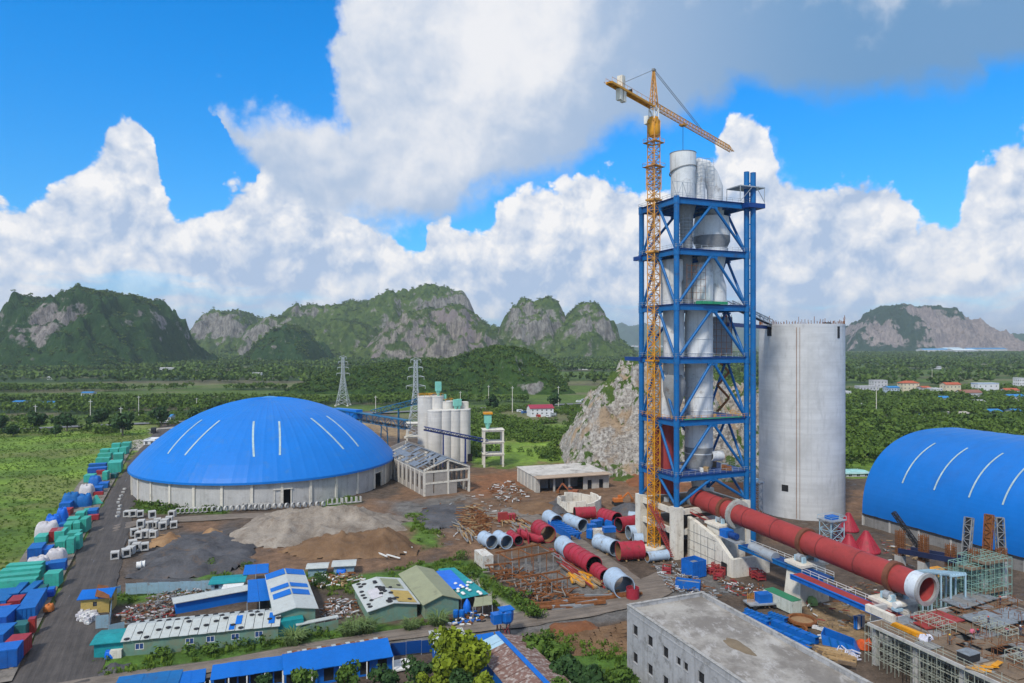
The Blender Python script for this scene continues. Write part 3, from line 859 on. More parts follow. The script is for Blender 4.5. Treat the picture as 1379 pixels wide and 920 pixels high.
def concrete_slip(name, col):
 """slip formed silo wall: level joints every lift, faint uprights, weather streaks"""
 m, t, b = new_mat(name)
 pos = t.n.new('ShaderNodeNewGeometry').outputs['Position']
 sep = t.add('ShaderNodeSeparateXYZ', {0: pos}).outputs
 n1 = t.noise(pos, 0.12, 6.0, 0.62)
 band = t.noise(t.scale(pos, (0.03, 0.03, 1.0)), 0.55, 4.0, 0.7)
 upr = t.noise(t.scale(pos, (1.0, 1.0, 0.02)), 0.9, 5.0, 0.65)
 base = t.mix(t.ramp(band, 0.30, 0.70), [c * 0.90 for c in col], [c * 1.06 for c in col])
 base = t.mix(t.ramp(n1, 0.42, 0.70, 0, 0.75), base, [c * 0.74 for c in col])
 base = t.mix(t.ramp(t.noise(t.scale(pos, (1.0, 1.0, 0.25)), 0.5, 7.0, 0.7), 0.52, 0.66, 0, 0.5), base, [c * 0.70 for c in col])
 base = t.mix(t.math('MULTIPLY', t.ramp(upr, 0.54, 0.70), 0.45), base, [c * 0.72 for c in col])
 lift = t.math('FRACT', t.math('MULTIPLY', sep[2], 1 / 2.4))
 line = t.math('MULTIPLY', t.ramp(t.math('ABSOLUTE', t.math('SUBTRACT', lift, 0.5)), 0.44, 0.5), 0.2)
 base = t.mix(line, base, [c * 0.75 for c in col])
 t.l.new(base, b.inputs['Base Color'])
 b.inputs['Roughness'].default_value = 0.9
 bp = t.add('ShaderNodeBump', {'Height': t.math('ADD', band, t.math('MULTIPLY', upr, 0.6)), 'Strength': 0.15, 'Distance': 0.2})
 t.l.new(bp.outputs[0], b.inputs['Normal'])
 return m
M['slip'] = concrete_slip('slip', (.55, .555, .56))
M['slip_white'] = concrete_slip('slip_white', (.66, .63, .58))
def shell_panels(name, col, deg_step=None):
 return surf(name, col, 0.45, var=0.1)
# storage dome
def build_dome():
 c = Vector((-105.5, 297, 0))
 Rw, zw, rise = 52.5, 9.0, 26.6
 Ro = Rw + 1.4
 t = thing('storage_dome', 'round storage hall with blue domed roof and grey concrete wall', 'storage hall', c)
 NP = 32
 da = 2 * math.pi / NP
 a_off = math.atan2(G(340, 683).y - c.y, G(340, 683).x - c.x)
 doors = []
 for px, py in ((380, 679), (501, 655)):
  g = G(px, py)
  doors.append(math.atan2(g.y - c.y, g.x - c.x))
 Rs = (Ro * Ro + rise * rise) / (2 * rise)
 def zroof(r):
  s = math.sqrt(max(Rs * Rs - r * r, 0)) - (Rs - rise)
  k = r / Ro
  lin = rise * (1 - k)
  return zw + 0.3 + s * 0.95 + lin * 0.05
 seg, gores = 20, 64
 for g in range(gores):
  pass
 roof = MB()
 vs, fs = [], []
 n = gores * 4
 for i in range(seg + 1):
  r = Ro * (1 - (i / seg) ** 1.25) + 0.02
  for k in range(n):
   a = 2 * math.pi * k / n
   lift = (0.11 if k % 4 == 0 else 0.0) + 0.05 * (i % 2)
   vs.append((c.x + r * math.cos(a), c.y + r * math.sin(a), zroof(r) + lift * min(1, r / 6)))
 for i in range(seg):
  for k in range(n):
   fs.append((i * n + k, i * n + (k + 1) % n, (i + 1) * n + (k + 1) % n, (i + 1) * n + k))
 roof.add(vs, fs, 0, False)
 vs = [(c.x + (Ro + .02) * math.cos(2 * math.pi * k / n), c.y + (Ro + .02) * math.sin(2 * math.pi * k / n), zz) for zz in (zw - 0.35, zw + 0.46) for k in range(n)]
 roof.add(vs, [(k, (k + 1) % n, n + (k + 1) % n, n + k) for k in range(n)], 0, True)
 roof.build('roof', M['blue_roof'], t)
 MB().lathe(c, [(3.4, zroof(3.4) + .1), (1.6, zroof(0) + .25), (0.3, zroof(0) + .35)], 24).build('roof_vent', surf('vent_blue', (.05, .26, .62), .45), t)
 for k in range(NP):
  a = a_off + k * da
  e = Vector((math.cos(a), math.sin(a), 0)); s = Vector((-e.y, e.x, 0))
  MB().obox(c + e * (Rw - .3) - s * .45, e * .75, s * .9, Z * (zw - .3)).build('pilaster', M['pale_concrete'], t)
  a1, a2 = a + 0.45 / Rw, a + da - 0.45 / Rw
  hit = [d for d in doors if (d - a) % (2 * math.pi) < da]
  mb = MB()
  def arc(b1, b2, z0, z1):
   m_ = 5
   vs, fs = [], []
   for j in range(m_ + 1):
    b = b1 + (b2 - b1) * j / m_
    for r in (Rw, Rw - .35):
     for z in (z0, z1):
      vs.append((c.x + r * math.cos(b), c.y + r * math.sin(b), z))
   for j in range(m_):
    o = 4 * j
    fs += [(o, o + 4, o + 5, o + 1), (o + 3, o + 7, o + 6, o + 2), (o + 1, o + 5, o + 7, o + 3), (o + 2, o + 6, o + 4, o)]
   fs += [(0, 1, 3, 2), (4 * m_ + 2, 4 * m_ + 3, 4 * m_ + 1, 4 * m_)]
   mb.add(vs, fs)
  if hit:
   h = hit[0]
   hw = 2.9 / Rw
   if h - hw > a1:
    arc(a1, h - hw, -.5, zw)
   if h + hw < a2:
    arc(h + hw, a2, -.5, zw)
   arc(max(a1, h - hw), min(a2, h + hw), 6.0, zw)
   eh = Vector((math.cos(h), math.sin(h), 0)); sh = Vector((-eh.y, eh.x, 0))
   o = MB().obox(c + eh * (Rw - 3.2) - sh * 2.85, sh * 5.7, eh * .1, Z * 5.95, 0).build('door_opening', M['hole'], t)
   fr = MB()
   for sg in (-1, 1):
    fr.obox(c + eh * (Rw - .4) + sh * (2.9 * sg - .2), sh * .4, eh * .55, Z * 6.2)
   fr.obox(c + eh * (Rw - .4) - sh * 3.4, sh * 6.8, eh * .8, Z * .35 + Vector((0, 0, 0)))
   fr.f = fr.f
   fr2 = MB()
   for sg in (-1, 1):
    fr2.obox(c + eh * (Rw - .4) + sh * (2.9 * sg - .2), sh * .4, eh * .55, Z * 6.0)
   fr2.obox(c + eh * (Rw - .4) - sh * 3.4 + Z * 6.003, sh * 6.8, eh * .8, Z * .35)
   fr2.build('door_frame', M['pale_concrete'], t)
  else:
   arc(a1, a2, -.5, zw)
  mb.build('wall_panel', M['concrete'], t)
 def on_roof(px, py):
  d = Vector(((px - CX) / F, 1.0, -(py - CY) / F))
  s = 150.0
  while s < 420:
   p = Vector((0, 0, H)) + d * s
   r = math.hypot(p.x - c.x, p.y - c.y)
   if r < Ro and p.z < zroof(r):
    return p
   s += 0.25
  return None
 for (x0, y0, x1, y1) in ((272, 566, 226, 612), (296, 567, 249, 614), (342, 568, 342, 616), (376, 568, 377, 614), (419, 564, 463, 606), (440, 561, 483, 602)):
  a, b = on_roof(x0, y0), on_roof(x1, y1)
  if a is None or b is None:
   continue
  ra, rb = [math.hypot(p.x - c.x, p.y - c.y) for p in (a, b)]
  aa, ab = [math.atan2(p.y - c.y, p.x - c.x) for p in (a, b)]
  mb = MB()
  K = 10
  L, Rr = [], []
  for k in range(K + 1):
   r = ra + (rb - ra) * k / K
   an = aa + (ab - aa) * k / K
   w = 0.36 / r
   for lst, sg in ((L, -1), (Rr, 1)):
    lst.append(Vector((c.x + r * math.cos(an + w * sg), c.y + r * math.sin(an + w * sg), zroof(r) + .20)))
  for k in range(K):
   mb.plate(L[k], L[k + 1], Rr[k + 1], Rr[k], .12)
  mb.build('roof_light', M['skylight'], t)
build_dome()
# barrel vaulted shed on the right
def build_vault():
 A = G(1161, 706)
 u, v = frame(21.5)
 v = -v                                       # axis runs towards the camera
 W, Ht, L = 73.0, 26.2, 130.0
 t = thing('vaulted_shed', 'long shed with smooth blue barrel roof and pale roof strips', 'shed', A)
 zw = 3.6
 n = 60
 prof = []
 for k in range(n + 1):
  th = math.pi * k / n
  ex = abs(math.cos(th)) ** 0.80 * (1 if math.cos(th) > 0 else -1)
  ez = math.sin(th) ** 0.86
  prof.append(Vector((0, 0, zw + Ht * ez)) + u * (W / 2 - W / 2 * ex))
 roof = MB()
 m_ = 52
 vs, fs = [], []
 for j in range(m_ + 1):
  for p in prof:
   q = A + v * (L * j / m_) + p
   if j % 2 == 0:
    q = q + Z * 0.13
   vs.append(q)
 for j in range(m_):
  for k in range(n):
   fs.append((j * (n + 1) + k, j * (n + 1) + k + 1, (j + 1) * (n + 1) + k + 1, (j + 1) * (n + 1) + k)[::-1])
 roof.add(vs, fs, 0, False)
 roof.add([A + p for p in prof] + [A + u * W + Z * zw], [tuple(range(n + 1))], 0)
 roof.build('roof', surf('vault_blue', (.002, .14, .50), .42, var=.1, scale=.05, dirt=(.01, .12, .42), dirt_amt=.3), t)
 for j in range(13):
  MB().obox(A + v * (10 * j + .3) + u * .3 + Z * -.3, v * 9.4, u * .3, Z * (zw + .2)).build('wall_panel', M['dark_concrete'], t)
  MB().obox(A + v * (10 * j - .3) + u * .15 + Z * -.3, v * .6, u * .6, Z * (zw + .3)).build('pilaster', M['concrete'], t)
 MB().obox(A - u * .2 + Z * (zw - .2), v * L, u * .5, Z * .25).build('gutter', M['dark'], t)
 MB().obox(A + u * .3 + v * .3, u * (W - .6), v * .3, Z * (zw + 0.1)).build('end_wall', M['pale_concrete'], t)
 for (x0, y0) in ((1260, 599), (1303, 604), (1351, 612), (1398, 620)):
  best = min(((abs(((A + v * s + prof[21]).x / (A + v * s + prof[21]).y) * F + CX - x0), s) for s in np.arange(0, 80, .25)))[1]
  mb = MB()
  for k in range(8, 21):
   p, q = A + v * (best - .25) + prof[k], A + v * (best - .25) + prof[k + 1]
   nrm = (q - p).cross(v).normalized()
   if nrm.z < 0:
    nrm = -nrm
   p, q = p + nrm * .2, q + nrm * .2
   mb.plate(p, p + v * .42, q + v * .42, q, .1)
  mb.build('roof_light', M['skylight'], t)
build_vault()
# raw meal silo
def build_silo():
 c = Vector((102.9, 243, 0))
 Rs, Ht = 14.2, 66.0
 t = thing('concrete_silo', 'tall round bare concrete silo beside the blue tower', 'silo', c)
 mb = MB()
 mb.lathe(c, [(Rs, -.5), (Rs, Ht - 0.8), (Rs + .05, Ht - .78), (Rs + .05, Ht), (Rs - .5, Ht), (Rs - .5, Ht - 3)], 72, caps=False)
 mb.lathe(c, [(Rs - .5, Ht - 3), (.1, Ht - 3)], 72, caps=False)
 mb.build('silo_wall', M['slip'], t)
 cam_a = math.atan2(-c.y, -c.x)
 def at(px):
  x = (px - CX) / F
  a, b = min(((abs((c.x + Rs * math.cos(k)) / (c.y + Rs * math.sin(k)) - x), k) for k in np.arange(cam_a - 1.5, cam_a + 1.5, .004)))
  return Vector((math.cos(b), math.sin(b), 0))
 for px, w in ((1072.5, .15), (1077, .1)):
  e = at(px); s = Vector((-e.y, e.x, 0))
  MB().obox(c + e * (Rs - .1) - s * w / 2 + Z * .2, e * .22, s * w, Z * (Ht - 1.4)).build('hoist_rail', M['rust'], t)
 e = at(1057); s = Vector((-e.y, e.x, 0))
 o = MB().obox(c + e * (Rs - .3) - s * 1.1 + Z * (60 - 205 * 229 / 919), e * .35, s * 2.2, Z * 2.2).build('hatch_opening', M['hole'], t)
 for px, w, h in ((1036, 2.0, 3.2), (1129, 1.2, 4.0)):
  e = at(px); s = Vector((-e.y, e.x, 0))
  MB().obox(c + e * (Rs - .3) - s * w / 2 + Z * (Ht - h - .9), e * .4, s * w, Z * h).build('beam_pocket', M['dark'], t)
 r = random.Random(3)
 for k in range(90):
  a = 2 * math.pi * k / 90
  e = Vector((math.cos(a), math.sin(a), 0))
  h = r.uniform(.6, 1.6) + (1.6 if r.random() < .12 else 0)
  MB().bar(c + e * (Rs - .25) + Z * (Ht - .1), c + e * (Rs - .25 + r.uniform(-.2, .2)) + Z * (Ht + h), .14).build('rebar', M['rust'], t)
 MB().obox(c + at(1112) * (Rs - .3) + Z * (Ht - .05), Vector((2, 0, 0)), Vector((0, 1.5, 0)), Z * .5).build('formwork', M['dark'], t)
build_silo()
# preheater tower
TF = Vector((45.8, 190.0, 0))
TU, TV = frame(22.2)
TW, TD = 24.5, 17.6
LEVELS = [22.5, 38.0, 55.5, 70.5, 86.0, 100.2]
def tp(a, b, z):
 return TF + TU * a + TV * b + Z * z
def build_tower():
 t = thing('preheater_tower', 'tall blue steel preheater tower holding grey cyclones and ducts', 'tower', TF + TU * 12 + TV * 9)
 cor = [(0, 0), (TW, 0), (TW, TD), (0, TD)]
 for a, b in cor:
  MB().obox(tp(a - 1.35, b - 1.35, -.3), TU * 2.7, TV * 2.7, Z * 14.3).build('pier', M['pale_concrete'], t)
 tops = [100.6, 109.5, 100.6, 100.6]
 for (a, b), zt in zip(cor, tops):
  mb = MB().cyl(tp(a, b, 14.0), tp(a, b, zt), .78, n=12)
  for z in LEVELS:
   if z < zt:
    mb.cyl(tp(a, b, z - 1.9), tp(a, b, z - .2), .90, n=12)
  mb.build('column', M['blue_steel'], t)
 mb = MB().cyl(tp(TW + 1.0, -1.55, 2), tp(TW + 1.0, -1.55, 109), .8, n=12)
 for z in np.arange(14, 108, 4.0):
  mb.bar(tp(TW + .4, -1.2, z), tp(TW + .1, -.3, z), .3)
 mb.build('stair_column', M['blue_steel'], t)
 zs = [14.0] + LEVELS
 for i, z in enumerate(LEVELS):
  zl = zs[i]
  for (p, q) in ((0, 1), (1, 2), (2, 3), (3, 0)):
   A, B = cor[p], cor[q]
   d = (tp(*B, 0) - tp(*A, 0)).normalized()
   MB().bar(tp(*A, z - .95) + d * 1.0, tp(*B, z - .95) - d * 1.0, .65, 1.45).build('girder', M['blue_steel'], t)
   mid = (tp(*A, z - 1.9) + tp(*B, z - 1.9)) / 2
   for E, sg in ((A, 1), (B, -1)):
    foot = tp(*E, zl + .4 if i else zl + .5) + d * sg * .75
    MB().cyl(foot, mid - d * sg * .5 + Z * .2, .41, n=8).build('brace', M['blue_steel'], t)
   MB().obox(mid - d * 1.6 - Z * .4 - Vector((-d.y, d.x, 0)) * .3, d * 3.2, Vector((-d.y, d.x, 0)) * .6, Z * .55).build('gusset', M['blue_steel'], t)
  ext = .7
  dk = MB()
  hole = []
  dk.obox(tp(-ext, -ext, z - .1), TU * (TW + 2 * ext), TV * (TD + 2 * ext), Z * .16)
  dk.build('deck', M['blue_dark'], t)
  js = MB()
  for k in range(1, 6):
   js.obox(tp(TW * k / 6 - .2, .4, z - 1.1), TU * .4, TV * (TD - .8), Z * .95)
  for k in (1, 2):
   js.obox(tp(.4, TD * k / 3 - .15, z - .9), TU * (TW - .8), TV * .3, Z * .7)
  js.build('joists', M['blue_steel'], t)
  rl = MB()
  e = ext
  ring = [(-e, -e), (TW + e, -e), (TW + e, TD + e), (-e, TD + e)]
  for k in range(4):
   A, B = tp(*ring[k], z), tp(*ring[(k + 1) % 4], z)
   n = int((B - A).length / 2)
   for h in (.6, 1.15):
    rl.bar(A + Z * h, B + Z * h, .07)
   for j in range(n):
    p = A.lerp(B, j / n)
    rl.bar(p + Z * .05, p + Z * 1.15, .08)
  rl.build('railing', M['grey_steel'] if i != 1 else M['yellow'], t)
  if i in (1, 3):
   MB().obox(tp(2 if i == 1 else 6, -.85, z + .1), TU * (20 if i == 1 else 11), TV * .1, Z * (.3 if i == 1 else .8)).build('safety_net', M['green_net'], t)
   if i == 3:
    MB().obox(tp(8, -1.2, z + .12), TU * 7, TV * 4, Z * .7).build('safety_net', M['green_net'], t)
 MB().obox(tp(TW - 2, -3.2, 98.6), TU * 6.0, TV * 5.5, Z * 1.3).build('top_bracket', M['blue_dark'], t)
 cg = MB().obox(tp(TW - 5, -3.2, 104.4), TU * 9, TV * 6, Z * .3)
 for a in (TW - 5, TW + 3.8):
  for b in (-3.1, 2.6):
   cg.bar(tp(a, b, 100), tp(a, b, 104.4), .18)
 cg.bar(tp(TW - 5, -3.1, 100), tp(TW - .8, -3.1, 104.3), .14); cg.bar(tp(TW + 3.8, -3.1, 100.4), tp(TW + 1, -3.1, 104.3), .14)
 cg.build('top_platform', M['grey_steel'], t)
 for z in (55.5, 86.0):
  MB().obox(tp(-1, TD - 1, z - 1.4), TU * 1.2, TV * 9 if z < 60 else TV * 4, Z * 1.2).build('side_bracket', M['blue_dark'], t)
 def at(px, back, zz=0):
  """point on the tower plan under photo column px, `back` metres behind the front girder"""
  best = min(((abs((lambda q: q.x / q.y * F + CX)(tp(a, back, 0)) - px), a) for a in np.arange(-3, TW + 4, .1)))[1]
  return tp(best, back, zz)
 c = at(941, 7.5)
 rr = 18.5 * c.y / F
 sh = MB().lathe(c, [(rr * .45, 19.0), (rr * .9, 23.0), (rr, 24.6), (rr, 66.5), (rr * .96, 69), (rr * .96, 71)], 28)
 for z in np.arange(27, 70, 4.2):
  sh.lathe(c, [(rr + .02, z), (rr + .12, z + .05), (rr + .12, z + .3), (rr + .02, z + .35)], 28, caps=False)
 sh.build('calciner_shaft', M['vessel'], t)
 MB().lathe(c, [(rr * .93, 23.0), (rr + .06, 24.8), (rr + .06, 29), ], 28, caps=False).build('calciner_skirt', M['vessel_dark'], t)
 MB().lathe(c, [(1.6, 14.5), (2.4, 19.2)], 16).build('riser_duct', M['vessel'], t)
 p = at(966, 4.5)
 pj = MB().pipe(p + Z * 26.5 - TU * 2.5, p + Z * 26.3 + TU * 1.5, 1.5, .2, 16, mi_in=1)
 pj.build('burner_pipe', [M['vessel'], M['hole']], t)
 c2 = at(907, 9.5)
 r2 = 14 * c2.y / F
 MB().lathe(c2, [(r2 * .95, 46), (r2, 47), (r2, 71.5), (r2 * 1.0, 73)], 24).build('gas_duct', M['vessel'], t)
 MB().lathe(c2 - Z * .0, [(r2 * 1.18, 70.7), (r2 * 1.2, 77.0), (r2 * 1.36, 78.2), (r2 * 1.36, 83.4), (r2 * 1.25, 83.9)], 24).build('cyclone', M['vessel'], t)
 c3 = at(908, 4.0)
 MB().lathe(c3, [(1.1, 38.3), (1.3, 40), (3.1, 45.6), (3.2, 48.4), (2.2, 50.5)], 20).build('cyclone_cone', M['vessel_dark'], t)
 c3b = at(893, 11.0)
 MB().lathe(c3b, [(2.6, 36), (2.9, 40), (2.9, 49), (2.2, 51)], 16).build('tertiary_duct', M['vessel'], t)
 c4 = at(894, 12.5)
 MB().path([c4 + Z * 15.2, c4 + Z * 36, c4 + Z * 39.5 + TU * 1.5, c4 + Z * 44 + TU * 1.0], 3.1, 16).build('red_duct', M['kiln_red'], t)
 c5 = at(944, 6.5)
 r5 = 15.5 * c5.y / F
 hp = MB().lathe(c5, [(r5 * .95, 70.6), (r5 * 1.05, 72), (r5 * 1.05, 80.5), (r5 * .8, 83.0)], 12, smooth=False)
 hp.build('hopper', M['vessel'], t)
 c6 = at(966, 6.5)
 MB().path([c6 + Z * 70.6, c6 + Z * 76, c6 + Z * 80 - TU * 1.2, c6 + Z * 86.5 - TU * 1.0], 2.5, 14, radii=[2.7, 2.7, 2.5, 3.6]).build('chute', M['vessel'], t)
 c7 = at(958, 8.5)
 w7 = 24.0 * c7.y / F
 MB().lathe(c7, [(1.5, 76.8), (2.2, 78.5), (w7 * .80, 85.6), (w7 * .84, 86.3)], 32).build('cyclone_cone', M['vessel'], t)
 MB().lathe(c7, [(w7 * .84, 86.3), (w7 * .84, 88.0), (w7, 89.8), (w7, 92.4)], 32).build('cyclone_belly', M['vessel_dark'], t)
 MB().lathe(c7, [(w7 + .03, 91.4), (w7 + .03, 93.6), (w7 * .92, 97.2), (w7 * .5, 97.9)], 32).build('cyclone', M['vessel'], t)
 MB().lathe(c7, [(w7 * .86, 86.3), (w7 * .90, 87.7)], 32, caps=False).build('cyclone_band', M['vessel'], t)
 c7b = at(963, 8.0)
 MB().lathe(c7b, [(2.5, 97.3), (2.7, 100.5)], 16).build('gas_duct', M['vessel'], t)
 c8 = at(924, 6.0)
 lad = MB()
 MB().lathe(c8, [(1.75, 70.7), (1.75, 86), (1.9, 96), (3.0, 100.1)], 16).build('gas_duct', M['vessel_dark'], t)
 for a in range(6):
  e = Vector((math.cos(a), math.sin(a), 0))
  lad.bar(c8 + e * 2.0 + Z * 86.2, c8 + e * 2.0 + Z * 98, .1)
 for z in np.arange(86.5, 98, 1.0):
  lad.lathe(c8, [(1.95, z), (2.05, z + .05), (2.05, z + .12)], 10, caps=False)
 lad.build('ladder_cage', M['grey_steel'], t)
 c9 = at(919.5, 6.5)
 r9 = 16.6 * c9.y / F
 MB().lathe(c9, [(r9 * .96, 100.3), (r9 * .96, 108.6), (r9 * 1.04, 109.9), (r9 * 1.04, 114.6)], 28).build('cyclone', M['vessel'], t)
 lp = MB()
 ring = [Vector((math.cos(a), math.sin(a), 0)) for a in np.linspace(0, 2 * math.pi, 25)[:-1]]
 for i in range(24):
  z0 = 109.6 + 1.0 * math.sin(2 * math.pi * i / 24 + 2.4); z1 = 109.6 + 1.0 * math.sin(2 * math.pi * (i + 1) / 24 + 2.4)
  lp.bar(c9 + ring[i] * (r9 * 1.06) + Z * z0, c9 + ring[(i + 1) % 24] * (r9 * 1.06) + Z * z1, .28)
 lp.lathe(c9, [(r9 * 1.05, 114.5), (r9 * 1.07, 114.7), (r9 * .2, 114.75)], 28)
 lp.build('spiral_roof', M['vessel_dark'], t)
 g0 = at(940.5, 6.5); g1 = at(962, 6.5)
 MB().path([g0 + Z * 100.3, g0 + Z * 112.2], 2.0, 14).build('riser_duct', M['vessel'], t)
 MB().path([at(938, 6.5) + Z * 112.0, at(948, 6.5) + Z * 111.6, at(956, 6.5) + Z * 109.2, at(962.5, 6.5) + Z * 105.6, at(962.5, 6.5) + Z * 100.3], 2.3, 16, radii=[1.9, 2.3, 2.4, 2.4, 2.2]).build('goose_neck', M['vessel'], t)
 sc = MB()
 for k in range(6):
  q = at(936 + k * 5, 3.6)
  sc.bar(q + Z * 105.5, q + Z * 113.0, .09)
 for z in np.arange(105.5, 113.2, 1.1):
  sc.bar(at(936, 3.6) + Z * z, at(961, 3.6) + Z * z, .09)
 sc.build('scaffold', M['grey_steel'], t)
 sc = MB()
 for k in range(5):
  q = at(905 + k * 7, 1.2)
  sc.bar(q + Z * 100.4, q + Z * 105, .12)
  if k < 4:
   q2 = at(905 + k * 7 + 7, 1.2)
   sc.bar(q + Z * (100.5 if k % 2 else 104.9), q2 + Z * (104.9 if k % 2 else 100.5), .1)
 sc.bar(at(905, 1.2) + Z * 104.9, at(933, 1.2) + Z * 104.9, .1)
 sc.build('scaffold', M['grey_steel'], t)
 for (x0, x1, z0, z1, back) in ((925, 950, 72, 82, 1.0), (958, 985, 56, 68, 6.0)):
  sc = MB()
  n = 4
  for k in range(n + 1):
   q = at(x0 + (x1 - x0) * k / n, back)
   sc.bar(q + Z * z0, q + Z * z1, .1)
  for z in np.arange(z0, z1 + .1, 1.9):
   sc.bar(at(x0, back) + Z * z, at(x1, back) + Z * z, .1)
  sc.build('scaffold', M['rust'], t)
 bx = at(972, 11)
 MB().obox(bx + Z * 56 - TU * 3, TU * 7, TV * 4, Z * 11.5).build('cooler_box', M['vessel_dark'], t)
 st = MB()
 for i, z in enumerate(np.arange(55.8, 70, 3.6)):
  a, b = (at(974, 13) + Z * z, at(990, 13) + Z * (z + 3.6))
  if i % 2:
   a, b = at(990, 13) + Z * z, at(974, 13) + Z * (z + 3.6)
  st.bar(a, b, .25, .7)
 st.build('stair', M['kiln_red'], t)
 sk = MB()
 for i, z in enumerate(np.arange(38.5, 55, 4.0)):
  a, b = at(966, 12) + Z * z, at(982, 12) + Z * (z + 4.0)
  if i % 2:
   a, b = at(982, 12) + Z * z, at(966, 12) + Z * (z + 4.0)
  sk.bar(a, b, .25, .7)
 sk.build('stair', M['rust'], t)
 for z, th in ((12.6, 1.3), (7.0, 1.3)):
  for (p, q) in ((0, 1), (1, 2), (2, 3), (3, 0)):
   A, B = cor[p], cor[q]
   d = (tp(*B, 0) - tp(*A, 0)).normalized()
   MB().bar(tp(*A, z - .2) + d * 1.4, tp(*B, z - .2) - d * 1.4, 1.0, 1.5).build('concrete_beam', M['pale_concrete'], t)
  MB().obox(tp(.6, .6, z + .3), TU * (TW - 1.2), TV * (TD - 1.2), Z * .25).build('floor_slab', M['ply'], t)
 for a in (6, 12, 18):
  MB().obox(tp(a - .3, 2, -.3), TU * .6, TV * .6, Z * 6.6).build('prop', M['pale_concrete'], t)
 MB().obox(tp(1, TD - 4, 0), TU * (TW - 2), TV * .3, Z * 6.5).build('back_wall', M['dark_concrete'], t)
 st = MB()
 for (a, b) in ((tp(-2.5, 5, 7.6), tp(-1.6, -.5, .5)), (tp(3.4, -2.0, 12.5), tp(14, -4.5, 6.8)), (tp(-2.5, 9, 12.9), tp(-2.3, 3, 7.6))):
  s_ = (b - a).cross(Z).normalized()
  for sg in (-.6, .6):
   st.bar(a + s_ * sg, b + s_ * sg, .12, .4)
   st.bar(a + s_ * sg + Z * 1, b + s_ * sg + Z * 1, .08)
  n = 14
  for k in range(n + 1):
   p = a.lerp(b, k / n)
   st.bar(p - s_ * .6, p + s_ * .6, .3, .06)
   if k % 3 == 0:
    st.bar(p + s_ * .6, p + s_ * .6 + Z, .07); st.bar(p - s_ * .6, p - s_ * .6 + Z, .07)
 st.build('stair', M['kiln_red'], t)
 r = random.Random(5)
 for k in range(26):
  z = r.choice((13.1, 22.7, 22.7, 38.2, 13.1))
  q = tp(r.uniform(1.5, TW - 3), r.uniform(0.5, TD - 4), z)
  MB().box(q, (r.uniform(.5, 2.2), r.uniform(.5, 1.6), r.uniform(.4, 1.8)), r.uniform(0, 90)).build('stored_material', M[r.choice(['rust', 'white_paint', 'grey_steel', 'ply', 'vessel_dark', 'timber'])], t)
build_tower()
# rotary kiln on its piers
KA, KB = Vector((53.0, 197.0, 15.0)), Vector((80.0, 131.5, 12.2))
KD = (KB - KA).normalized()
KL = (KB - KA).length
KS = Z.cross(KD).normalized()        # to the far side of the kiln, away from the compound
KR = 2.62
def kp(s, side=0.0, z=None):
 q = KA + KD * s + KS * side
 if z is not None:
  q.z = z
 return q
def build_kiln():
 t = thing('rotary_kiln', 'long red rotary kiln tube sloping down from the blue tower', 'kiln', Vector((66, 164, 0)))
 cuts = [0, 9, 22, 32, 46, 56, KL - 2.8]
 for i in range(len(cuts) - 1):
  MB().pipe(kp(cuts[i] + .02), kp(cuts[i + 1] - .02), KR, .25, 40, mi_in=1).build('shell_section', [M['kiln_red'], M['kiln_red']], t)
 for s in cuts[1:-1]:
  MB().pipe(kp(s - .12), kp(s + .12), KR + .05, .1, 40).build('weld_band', surf('weld', (.16, .03, .03), .7) if 'weld' not in M else M['weld'], t)
 MB().pipe(kp(-.4), kp(.8), KR + .55, .5, 40).build('inlet_seal', M['vessel_dark'], t)
 MB().pipe(kp(KL - 2.8), kp(KL - .3), KR + .12, .3, 40, mi_in=1).build('outlet_section', [surf('outlet_white', (.55, .60, .66), .45, var=.12, dirt=(.3, .3, .32), streak=.3), M['kiln_red']], t)
 MB().pipe(kp(KL - .35), kp(KL + .15), KR + .55, .75, 40).build('outlet_flange', M['rim'], t)
 for s, m_ in ((13.0, 'rust'), (41.0, 'rust'), (KL - 7.0, 'rust')):
  MB().pipe(kp(s - .55), kp(s + .55), KR + .50, .5, 44).build('riding_ring', surf('ring_rust', (.15, .055, .03), .7, var=.3, dirt=(.09, .045, .03)) if s == 13.0 else bpy.data.materials['ring_rust'], t)
 gear = MB().pipe(kp(17.1), kp(18.0), KR + 1.0, .9, 44)
 gear.build('girth_gear', surf('gear_grey', (.40, .40, .37), .5, var=.15, dirt=(.25, .18, .12)), t)
 tooth = MB()
 for k in range(60):
  a = 2 * math.pi * k / 60
  e = KS * math.cos(a) + KS.cross(KD) * math.sin(a)
  tg = KS * -math.sin(a) + KS.cross(KD) * math.cos(a)
  tooth.obox(kp(17.12) + e * (KR + .98) - tg * .1, e * .2, tg * .2, KD * .86)
 tooth.build('gear_teeth', bpy.data.materials['gear_grey'], t)
build_kiln()
